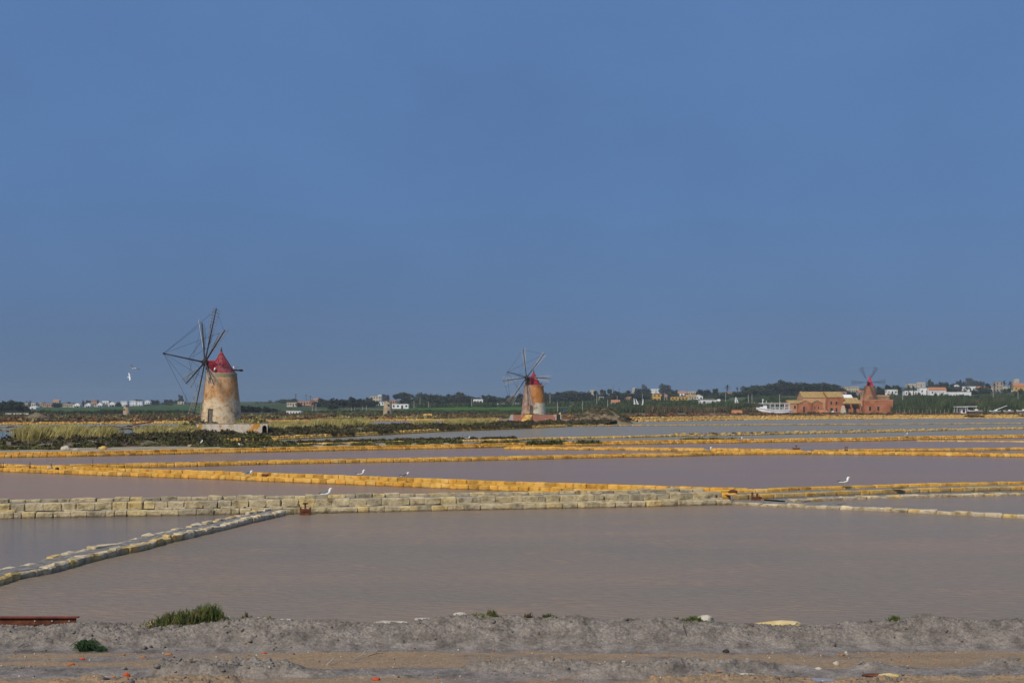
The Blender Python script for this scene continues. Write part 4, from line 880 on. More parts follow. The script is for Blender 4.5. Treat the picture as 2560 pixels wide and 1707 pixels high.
# ------------------------------------------------------------------ trees
def crown_mesh(name, kind, mat, seed):
    r = random.Random(seed); cs = []; rs = []
    if kind == 'round':
        for i in range(15): z = r.uniform(.02, .74); w = .72-.45*abs(z-.34); cs.append((r.uniform(-w, w), r.uniform(-.5, .5), z)); q = r.uniform(.24, .42); rs.append((q, q, q*.6))
        cs.append((0, 0, .36)); rs.append((.74, .6, .38))
    elif kind == 'umbrella':
        for i in range(14): x = r.uniform(-.78, .78); cs.append((x, r.uniform(-.6, .6), .62-.25*x*x+r.uniform(-.06, .06))); q = r.uniform(.24, .36); rs.append((q, q, q*.55))
        cs.append((0, 0, .55)); rs.append((.75, .6, .26))
    elif kind == 'ragged':
        for i in range(15): z = r.uniform(.04, .9); w = (1-z)*.65+.2; cs.append((r.uniform(-w, w), r.uniform(-w, w), z)); q = r.uniform(.18, .34); rs.append((q, q, q*.55))
    elif kind == 'column':
        for i in range(9): z = .06+i*.1; q = .9*math.sin(math.pi*min(1, .15+z*.85))**.7; cs.append((r.uniform(-.1, .1), r.uniform(-.1, .1), z)); rs.append((q, q, .12))
    n = 1500 if kind != 'column' else 420
    V, Fc = [], []
    rgn = np.random.default_rng(seed); w = np.array([q[0]*q[2] for q in rs]); w /= w.sum(); nb = 0
    for cc, rr_, ww in zip(cs, rs, w):
        m = max(12, int(n*ww)); v, f = leaf_cloud_full([cc], [rr_], m, .105/ max(rr_[0], .1) if kind != 'column' else .3, rgn); V.append(v); Fc.append(f+nb); nb += len(v)
    return np_mesh(name, np.concatenate(V), np.concatenate(Fc), mat)
def leaf_cloud_full(centers, radii, n_each, leaf, r):
    C = np.repeat(np.asarray(centers, float), n_each, 0); Rr = np.repeat(np.asarray(radii, float), n_each, 0); n = len(C)
    d = r.normal(size=(n, 3)); d /= np.linalg.norm(d, axis=1)[:, None]; P = C+d*r.uniform(.5, 1.06, n)[:, None]*Rr
    ls = leaf*Rr.max(1)[:, None]*r.uniform(.5, 1.3, (n, 1)); sc = np.array([1, 1, .7])
    a = r.normal(size=(n, 3)); b = r.normal(size=(n, 3)); a /= np.linalg.norm(a, axis=1)[:, None]; b /= np.linalg.norm(b, axis=1)[:, None]
    V = np.stack([P+a*ls*sc, P+b*ls*.8*sc, P-a*ls*sc, P-b*ls*.8*sc], 1).reshape(-1, 3); return V, np.arange(4*n).reshape(-1, 4)
CROWN = {(k, m): [crown_mesh('crown', k, M[m], 10*i+len(m)) for i in range(3)] for k, m in
         [('round', 'leaf_dark'), ('round', 'leaf_mid'), ('umbrella', 'leaf_dark'), ('ragged', 'leaf_dark'), ('ragged', 'leaf_olive'), ('ragged', 'leaf_mid'), ('column', 'leaf_blue'), ('round', 'leaf_olive'), ('umbrella', 'leaf_mid')]}
TK = MB(); TK.path([(0, 0, -.1), (.03, 0, .3), (0, .02, .75)], [.05, .04, .02], 6)
for i in range(4): t = i*1.6; TK.tube((.02, 0, .3+.05*i), (.45*math.cos(t), .45*math.sin(t), .55+.05*i), .025, .008, 5)
TRUNK = TK.mesh('trunk', M['bark'])
def tree(px, w, yt, yb, kind, mat, label, name='tree', Y=None, group=None, cat='tree', low=.0):
    Y = Y or solve_y(px, yb); X = xat(px, Y); z = terrain_z(px, Y); ppm = F/Y; top = zat(yt, Y); h = max(top-z, 1.5); wm = w/ppm
    root = empty(name, (X, Y, z), label, cat, group, rz=random.uniform(-.5, .5))
    c = link('crown', random.choice(CROWN[(kind, mat)]), root); f = .88 if kind == 'round' else .86 if kind == 'umbrella' else 1.08
    c.scale = (wm*.60, wm*.60, h*1.04); c.location = (0, 0, 0)
    t = link('trunk', TRUNK, root); t.scale = (h*.5, h*.5, h*.85)
    return root
def palm_mesh(seed):
    r = random.Random(seed); k = MB()
    for i in range(34):
        a = r.uniform(0, 6.28); el = r.uniform(-.6, 1.3); L_ = r.uniform(.8, 1.05); p = V3(0, 0, 0); d = V3(math.cos(a)*math.cos(el), math.sin(a)*math.cos(el), math.sin(el)); s = V3(-math.sin(a), math.cos(a), 0)
        prev = None
        for q in range(5):
            w = .10*(1-q/4.6); cur = (p+s*w, p-s*w)
            if prev: k.add([prev[0], cur[0], cur[1], prev[1]], [(0,1,2,3)])
            prev = cur; p = p+d*L_/4; d = (d+V3(0, 0, -.42)).normalized()
    return k.mesh('crown', M['palm'])
PALMS = [palm_mesh(i) for i in range(3)]
def palm(px, w, yt, yb, label, Y=None, group=None):
    Y = Y or solve_y(px, yb); X = xat(px, Y); z = terrain_z(px, Y); ppm = F/Y; top = zat(yt, Y); h = top-z; wm = w/ppm/2
    root = empty('palm_tree', (X, Y, z), label, 'palm tree', group, rz=random.uniform(0, 3))
    c = link('crown', random.choice(PALMS), root); c.scale = (wm,)*3; c.location = (0, 0, h-wm*.75)
    MB().path([(0, 0, -.3), (.1, 0, h*.5), (0, 0, h-wm*.7)], [.4, .3, .28], 7).build('trunk', M['bark'], root); return root
def norfolk(px, w, yt, yb, label, Y=None, group=None):
    Y = Y or solve_y(px, yb); X = xat(px, Y); z = terrain_z(px, Y); ppm = F/Y; h = zat(yt, Y)-z; wm = w/ppm/2
    root = empty('araucaria_tree', (X, Y, z), label, 'tree', group); k = MB(); r = random.Random(int(px))
    for i in range(11):
        f = i/10; zz_ = h*(.12+.86*f); L_ = wm*(1-f*.85)
        for j in range(7):
            a = j*.9+i*.5; d = V3(math.cos(a), math.sin(a), .12); s = V3(-math.sin(a), math.cos(a), 0)*L_*.22
            p = V3(0, 0, zz_); k.add([p-s*.2, p+s*.2, p+d*L_*.6+s, p+d*L_, p+d*L_*.6-s], [(0,1,2,3,4)])
    k.build('crown', M['leaf_blue'], root); MB().tube((0, 0, -.3), (0, 0, h), .35, .05, 6).build('trunk', M['bark'], root); return root

# (px, width, top row, base row, kind, leaf, label, group)
for a in [
    (12, 52, 1001, 1033, 'round', 'leaf_dark', 'broad dark tree at the very left edge of the far shore'),
    (40, 44, 1000, 1033, 'round', 'leaf_dark', 'dark tree next to the white track on the left shore'),
    (62, 26, 1012, 1032, 'round', 'leaf_dark', 'low dark tree right of the leftmost dark pair'),
    (143, 25, 1006, 1019, 'round', 'leaf_dark', 'round dark tree in front of the orange roofed house in the distant village'),
    (172, 9, 1002, 1012, 'round', 'leaf_mid', 'small round tree above the beige flat house in the distant village'),
    (209, 9, 1000, 1014, 'ragged', 'leaf_dark', 'slim tree between the first two white porch houses'),
    (222, 14, 999, 1008, 'round', 'leaf_dark', 'dark crown behind the pink house of the distant village'),
    (296, 15, 1004, 1016, 'round', 'leaf_mid', 'tree between the fourth porch house and the block with blue windows'),
    (347, 22, 998, 1008, 'round', 'leaf_dark', 'dark crown above the white modern houses'),
    (386, 24, 997, 1012, 'round', 'leaf_dark', 'first tree right of the last white gabled house on the ridge'),
    (420, 24, 996, 1010, 'round', 'leaf_dark', 'second tree right of the last white gabled house on the ridge'),
    (440, 18, 999, 1009, 'round', 'leaf_mid', 'third tree right of the last white gabled house on the ridge'),
    (452, 18, 986, 1009, 'ragged', 'leaf_dark', 'tall ragged pine behind the white shed left of the largest windmill'),
    (612, 34, 1010, 1031, 'round', 'leaf_dark', 'dark bushy tree just right of the ochre tower'),
    (640, 28, 1013, 1031, 'round', 'leaf_dark', 'second dark bushy tree right of the ochre tower'),
    (666, 18, 1015, 1031, 'round', 'leaf_dark', 'round dark bush in the gap left of the white low building'),
    (686, 18, 1020, 1031, 'round', 'leaf_dark', 'low dark bush beside the white low building'),
    (712, 40, 997, 1006, 'round', 'leaf_mid', 'hazy wood crown on the ridge left of the ruined farmhouse'),
    (735, 26, 995, 1007, 'round', 'leaf_mid', 'hazy crown behind the ruined farmhouse chapel'),
    (748, 16, 1006, 1017, 'round', 'leaf_dark', 'bush in front of the ruined farmhouse'),
    (806, 28, 995, 1016, 'round', 'leaf_dark', 'first tree of the dark wood right of the red roofed farmhouse'),
    (832, 32, 993, 1020, 'round', 'leaf_dark', 'second tree of the dark wood right of the red roofed farmhouse'),
    (858, 34, 995, 1021, 'umbrella', 'leaf_dark', 'third tree of the dark wood, with a flat crown'),
    (884, 34, 992, 1020, 'round', 'leaf_dark', 'tallest tree in the middle of the dark wood'),
    (908, 30, 993, 1018, 'round', 'leaf_dark', 'fifth tree of the dark wood before the beige house'),
    (922, 26, 991, 1014, 'round', 'leaf_mid', 'last tree of the dark wood touching the beige house'),
    (832, 30, 1008, 1023, 'round', 'leaf_dark', 'low tree in front of the dark wood'),
    (963, 22, 985, 1002, 'round', 'leaf_dark', 'tree behind the squat ruined stone mill'),
    (1008, 46, 977, 1008, 'umbrella', 'leaf_dark', 'wide flat-topped pine above the modern white house'),
    (1048, 32, 980, 1004, 'round', 'leaf_mid', 'first crown right of the wide flat-topped pine'),
    (1075, 40, 979, 1006, 'round', 'leaf_dark', 'big crown behind the white roofs in the middle'),
    (1100, 30, 982, 1006, 'round', 'leaf_dark', 'crown between the white roofs and the olive tree'),
    (1126, 34, 981, 1008, 'round', 'leaf_dark', 'crown left of the last one before the small white house'),
    (1150, 36, 982, 1009, 'ragged', 'leaf_olive', 'greyish tree before the arched white house'),
    (1170, 30, 983, 1008, 'round', 'leaf_dark', 'dark tree touching the annex of the arched white house'),
    (1212, 26, 987, 1008, 'ragged', 'leaf_dark', 'ragged tree right of the arched white house'),
    (1230, 30, 987, 1010, 'round', 'leaf_dark', 'dark tree above the white boundary wall'),
    (1256, 26, 990, 1007, 'round', 'leaf_dark', 'low tree behind the left blades of the middle windmill'),
    (1280, 32, 985, 1007, 'round', 'leaf_dark', 'tree behind the lowest blade of the middle windmill'),
    (1300, 24, 983, 1006, 'ragged', 'leaf_dark', 'tree touching the left side of the orange and cream tower'),
    (1372, 36, 976, 1002, 'round', 'leaf_dark', 'tree just right of the orange and cream tower'),
    (1394, 30, 979, 1003, 'ragged', 'leaf_dark', 'second tree right of the orange and cream tower'),
    (1428, 44, 972, 998, 'umbrella', 'leaf_mid', 'flat-topped pine behind the pink roofed house'),
    (1420, 22, 986, 1001, 'round', 'leaf_dark', 'dark tree in front of the pink roofed house'),
    (1464, 34, 974, 1003, 'round', 'leaf_dark', 'dark tree right of the pink roofed house'),
    (1488, 28, 977, 1006, 'ragged', 'leaf_mid', 'ragged tree behind the white canopy'),
    (1508, 26, 976, 1004, 'ragged', 'leaf_olive', 'olive tree above the little house with the pale red roof'),
    (1524, 24, 973, 1001, 'ragged', 'leaf_mid', 'mid green tree behind the first araucaria'),
    (1545, 30, 977, 1000, 'round', 'leaf_dark', 'dark tree behind the second araucaria'),
    (1570, 30, 977, 996, 'ragged', 'leaf_mid', 'tree left of the big double-crowned tree'),
    (1559, 19, 999, 1014, 'round', 'leaf_dark', 'dark round tree beside the little white house with the pale red roof'),
    (1605, 46, 967, 990, 'round', 'leaf_dark', 'big double-crowned tree, lower crown, near the yellow house'),
    (1611, 17, 960, 978, 'round', 'leaf_dark', 'small top crown above the big tree near the yellow house'),
    (1596, 42, 985, 1003, 'round', 'leaf_dark', 'low dark tree left of the yellow house'),
    (1663, 32, 959, 986, 'round', 'leaf_dark', 'tall round tree behind the yellow house'),
    (1684, 26, 972, 993, 'round', 'leaf_mid', 'smaller tree right of the tall round one behind the yellow house'),
    (1658, 18, 985, 1002, 'ragged', 'leaf_olive', 'olive tree against the yellow house wall'),
    (1757, 38, 970, 993, 'round', 'leaf_dark', 'broad dark tree behind the long white shed'),
    (1786, 24, 967, 992, 'ragged', 'leaf_mid', 'tall ragged tree right of the broad dark one behind the white shed'),
    (1802, 34, 985, 999, 'round', 'leaf_mid', 'low tree behind the white tent'),
    (1866, 32, 965, 990, 'round', 'leaf_dark', 'dark tree left of the wooded hill'),
    (1840, 24, 977, 992, 'round', 'leaf_mid', 'low tree between two palms left of the wooded hill'),
    (1905, 42, 958, 986, 'round', 'leaf_dark', 'first tree at the left foot of the wooded hill'),
    (1935, 50, 954, 986, 'umbrella', 'leaf_dark', 'second broad tree of the wooded hill'),
    (1962, 46, 950, 985, 'round', 'leaf_dark', 'highest tree on the left half of the wooded hill'),
    (1985, 40, 955, 984, 'round', 'leaf_dark', 'tree in the middle of the wooded hill'),
    (1996, 22, 951, 975, 'round', 'leaf_dark', 'pointed crown rising from the middle of the wooded hill'),
    (2020, 46, 957, 984, 'round', 'leaf_dark', 'tree behind the barn ridge on the wooded hill'),
    (2042, 40, 954, 982, 'umbrella', 'leaf_dark', 'flat-topped tree on the right half of the wooded hill'),
    (2068, 38, 956, 980, 'round', 'leaf_dark', 'last tall tree on the right half of the wooded hill'),
    (2092, 28, 960, 979, 'round', 'leaf_dark', 'sloping crown at the right end of the wooded hill'),
    (2044, 28, 968, 988, 'round', 'leaf_dark', 'dark tree just above the barn roof'),
    (2130, 24, 974, 994, 'round', 'leaf_dark', 'dark tree between the barn and the red windmill'),
    (2146, 18, 985, 1000, 'round', 'leaf_dark', 'low dark tree left of the brown mill tower'),
    (2200, 24, 966, 992, 'round', 'leaf_dark', 'tree right of the brown mill tower'),
    (2222, 28, 962, 985, 'round', 'leaf_dark', 'dark crown above the white villa'),
    (2238, 24, 957, 982, 'round', 'leaf_mid', 'rounded crown right of the red capped windmill blades'),
    (2326, 20, 947, 972, 'ragged', 'leaf_dark', 'tall dark tree beside the tallest araucaria'),
    (2358, 28, 951, 975, 'round', 'leaf_dark', 'round tree behind the orange roofed white house'),
    (2341, 18, 958, 972, 'round', 'leaf_mid', 'small tree right of the tallest araucaria'),
    (2378, 26, 962, 982, 'ragged', 'leaf_mid', 'tree right of the orange roofed white house'),
    (2386, 18, 955, 970, 'round', 'leaf_mid', 'low crown left of the three cypresses'),
    (2423, 26, 944, 968, 'round', 'leaf_olive', 'tall olive-brown tree on the right hill'),
    (2449, 30, 948, 968, 'round', 'leaf_dark', 'broad dark tree on the right hill beside the olive-brown one'),
    (2434, 24, 957, 970, 'round', 'leaf_mid', 'low tree under the olive-brown one'),
    (2434, 24, 974, 984, 'round', 'leaf_mid', 'bush in front of the long white wall'),
    (2470, 20, 960, 980, 'ragged', 'leaf_dark', 'dark tree left of the palms by the beige block'),
    (2552, 26, 971, 990, 'round', 'leaf_mid', 'bush below the yellow house on the right hill'),
]: tree(*a)
for a in [(2393, 7, 952, 969, 'first slim cypress of three on the right hill'), (2401, 8, 949, 969, 'middle and tallest cypress of three on the right hill'), (2409, 7, 953, 969, 'last cypress of three on the right hill')]:
    tree(a[0], a[1], a[2], a[3], 'column', 'leaf_blue', a[4], 'cypress_tree', cat='cypress')
for a in [(67, 12, 1001, 1016, 'first distant palm by the beige village houses'), (76, 14, 1000, 1016, 'second distant palm by the beige village houses'),
          (739.5, 9, 983, 1009, 'tallest bottle-shaped palm by the ruined farmhouse'), (765, 8, 985, 1004, 'second palm above the ruined farmhouse roof'), (776, 10, 988, 1004, 'bushy palm beside the red roofed farmhouse'),
          (1818, 24, 960, 990, 'big palm left of the wooded hill'), (1843, 14, 966, 990, 'smaller palm left of the wooded hill'), (1520, 14, 974, 1000, 'palm half hidden behind the little house with pale red roof'),
          (2250, 32, 962, 992, 'broad palm in front of the white villa'), (2272, 26, 960, 990, 'palm with the araucaria behind it'), (2284, 20, 962, 990, 'palm right of the araucaria and white villa'),
          (2468, 14, 957, 982, 'slim palm before the orange roofed annex'), (2486, 14, 957, 982, 'slim palm left of the beige block'), (2510, 20, 950, 980, 'tall palm right of the beige block'), (2526, 22, 951, 980, 'second tall palm right of the beige block')]:
    palm(*a)
for a in [(465, 10, 979, 1009, 'slim araucaria left of the largest windmill rotor'), (1533, 9, 962, 1000, 'first of two araucarias behind the little white house'), (1548, 8, 965, 1000, 'second of two araucarias behind the little white house'),
          (2268, 10, 952, 985, 'araucaria above the broad palm by the white villa'), (2316, 8, 942, 972, 'tallest araucaria on the right hill')]:
    norfolk(*a)

def woodland(px0, px1, yt, n, mat, label, seed, dY=25, yb=None):
    """far wood that reads as one mass between the trees one can tell apart"""
    r = np.random.default_rng(seed); cs = []; rs = []
    for i in range(n):
        px = r.uniform(px0, px1); b = yb if yb else float(np.interp(px, [0, 900, 1300, 1600, 1900, 2560], [1017, 1015, 1007, 999, 992, 984])); Y = solve_y(px, b)+r.uniform(-8, dY)
        t = float(np.interp(px, [q[0] for q in yt], [q[1] for q in yt]))+r.uniform(0, 9)**1.15; z = terrain_z(px, Y); h = max(1.5, zat(t, Y)-z)
        for k in range(3):
            f = r.uniform(.1, .8); q = h*r.uniform(.28, .5); cs.append((xat(px, Y)+r.normal()*h*.4, Y+r.normal()*2, z+h*f)); rs.append((q*1.3, q, min(q*.8, h*(1.02-f))))
    V, Fc = leaf_cloud_full(cs, rs, 70, .26, r); tag(link('woodland', np_mesh('woodland', V, Fc, M[mat])), label, 'woodland', kind='stuff')
woodland(1000, 1320, [(1000, 992), (1100, 986), (1180, 990), (1230, 996), (1320, 990)], 130, 'leaf_dark', 'dark tree belt above the bright green field', 201)
woodland(1345, 1600, [(1345, 984), (1450, 982), (1530, 982), (1600, 980)], 120, 'leaf_dark', 'dark tree belt between the middle windmill and the yellow house', 202)
woodland(1600, 1900, [(1600, 980), (1700, 984), (1800, 980), (1900, 968)], 110, 'leaf_mid', 'mixed trees and gardens around the yellow houses', 203, 45)
woodland(1890, 2110, [(1890, 966), (1940, 957), (1990, 957), (2060, 960), (2110, 968)], 150, 'leaf_dark', 'dense dark wood covering the hill behind the red buildings', 204, 60, 988)
woodland(2190, 2640, [(2190, 974), (2260, 972), (2350, 964), (2440, 962), (2540, 974), (2640, 972)], 120, 'leaf_mid', 'trees and gardens between the white houses of the right hill', 205, 60, 984)
woodland(790, 935, [(790, 999), (860, 995), (935, 998)], 60, 'leaf_dark', 'dark undergrowth of the wood right of the ruined farmhouse', 206, 20, 1018)
woodland(-80, 66, [(-80, 1000), (40, 1004), (66, 1014)], 40, 'leaf_dark', 'dark wood at the left end of the far shore', 207, 20, 1030)
woodland(596, 696, [(596, 1013), (650, 1016), (696, 1021)], 40, 'leaf_dark', 'dark bushes behind the largest windmill', 208, 10, 1030)
woodland(80, 440, [(80, 1010), (200, 1010), (300, 1008), (440, 1003)], 60, 'leaf_mid', 'garden trees between the houses of the distant village', 209, 60, 1014)
woodland(640, 740, [(640, 1003), (700, 998), (740, 998)], 40, 'leaf_mid', 'hazy wood along the ridge left of the ruined farmhouse', 210, 40, 1008)

# ------------------------------------------------------------------ houses
def house(px0, px1, yt, yb, wall_m, label, roof='flat', roof_m='terra', wins=2, doors=1, storeys=1, dep=6., Y=None, yaw=0., porch=False, name='house', cat='house', win_m='glass', sink=1.5, chim=False):
    pc = (px0+px1)/2; Y = Y or solve_y(pc, yb); X = xat(pc, Y); ppm = F/Y; w = (px1-px0)/ppm; z0 = zat(yb, Y); zt = zat(yt, Y); h = zt-z0
    root = empty(name, (X, Y, z0), label, cat, rz=yaw); rh = 0
    if roof in ('side', 'front'): rh = min(h*.35, w*.22+.3)
    hw = h-rh; k = MB(); k.box((0, dep/2, hw/2-sink/2), (w, dep, hw+sink))
    if roof == 'front': k.add([(-w/2, 0, hw), (w/2, 0, hw), (0, 0, h), (-w/2, dep, hw), (w/2, dep, hw), (0, dep, h)], [(0,1,2), (5,4,3), (0,2,5,3), (1,4,5,2)])
    if roof == 'side': k.add([(-w/2, 0, hw), (-w/2, dep, hw), (-w/2, dep/2, h), (w/2, 0, hw), (w/2, dep, hw), (w/2, dep/2, h)], [(1,0,2), (3,4,5), (0,3,5,2), (4,1,2,5)])
    k.build('wall', M[wall_m], root); k = MB(); e_ = .25; t_ = .16
    if roof == 'flat':
        k.box((0, dep/2, hw+.08), (w+.3, dep+.3, .16)); k.build('roof', M[wall_m if roof_m == 'terra' else roof_m], root)
    elif roof == 'front':
        for s in (-1, 1):
            k.add([(s*(w/2+e_), -e_, hw-e_*rh/(w/2)+.05), (0, -e_, h+.05), (0, dep+e_, h+.05), (s*(w/2+e_), dep+e_, hw-e_*rh/(w/2)+.05)]+[(s*(w/2+e_), -e_, hw-e_*rh/(w/2)+.05+t_), (0, -e_, h+.05+t_), (0, dep+e_, h+.05+t_), (s*(w/2+e_), dep+e_, hw-e_*rh/(w/2)+.05+t_)],
                  [(0,1,2,3), (7,6,5,4), (0,4,5,1), (2,6,7,3), (0,3,7,4), (1,5,6,2)])
        k.build('roof', M[roof_m], root)
    else:
        for s in (0, 1):
            y0 = -e_ if s == 0 else dep+e_; zz_ = hw-e_*rh/(dep/2)+.05
            k.add([(-w/2-e_, y0, zz_), (w/2+e_, y0, zz_), (w/2+e_, dep/2, h+.05), (-w/2-e_, dep/2, h+.05), (-w/2-e_, y0, zz_+t_), (w/2+e_, y0, zz_+t_), (w/2+e_, dep/2, h+.05+t_), (-w/2-e_, dep/2, h+.05+t_)],
                  [(0,1,2,3), (7,6,5,4), (0,4,5,1), (2,6,7,3), (0,3,7,4), (1,5,6,2)])
        k.build('roof', M[roof_m], root)
    sh = hw/storeys; n = wins+doors
    for s in range(storeys):
        for i in range(n):
            x = -w/2+w*(i+.5)/n; isd = s == 0 and doors and i == n//2
            ww = min(1.1, w/n*.45); wh = min(1.3, sh*.42)
            if isd: MB().box((x, -.02, sh*.36), (ww, .12, sh*.72)).build('door', M['darkdoor'], root)
            else:
                f = MB().box((x, -.015, s*sh+sh*.55), (ww+.16, .08, wh+.16)).build('window', M[wall_m], root)
                MB().box((x, -.04, s*sh+sh*.55), (ww, .08, wh)).build('pane', M[win_m], f)
    if porch:
        for i in range(3): MB().box((-w/2+.2+(w-.4)*i/2, -1.6, hw/2-.4), (.3, .3, hw+.8)).build('porch_pillar', M[wall_m], root)
        MB().box((0, -.9, hw*.55), (w, 1.8, .2)).build('balcony', M[wall_m], root); MB().box((0, -.02, hw*.27), (w*.7, .1, hw*.45)).build('porch_opening', M['glass'], root)
    if chim: MB().box((w*.25, dep*.5, h+.3), (.6, .6, 1.2)).build('chimney', M[wall_m], root)
    return root
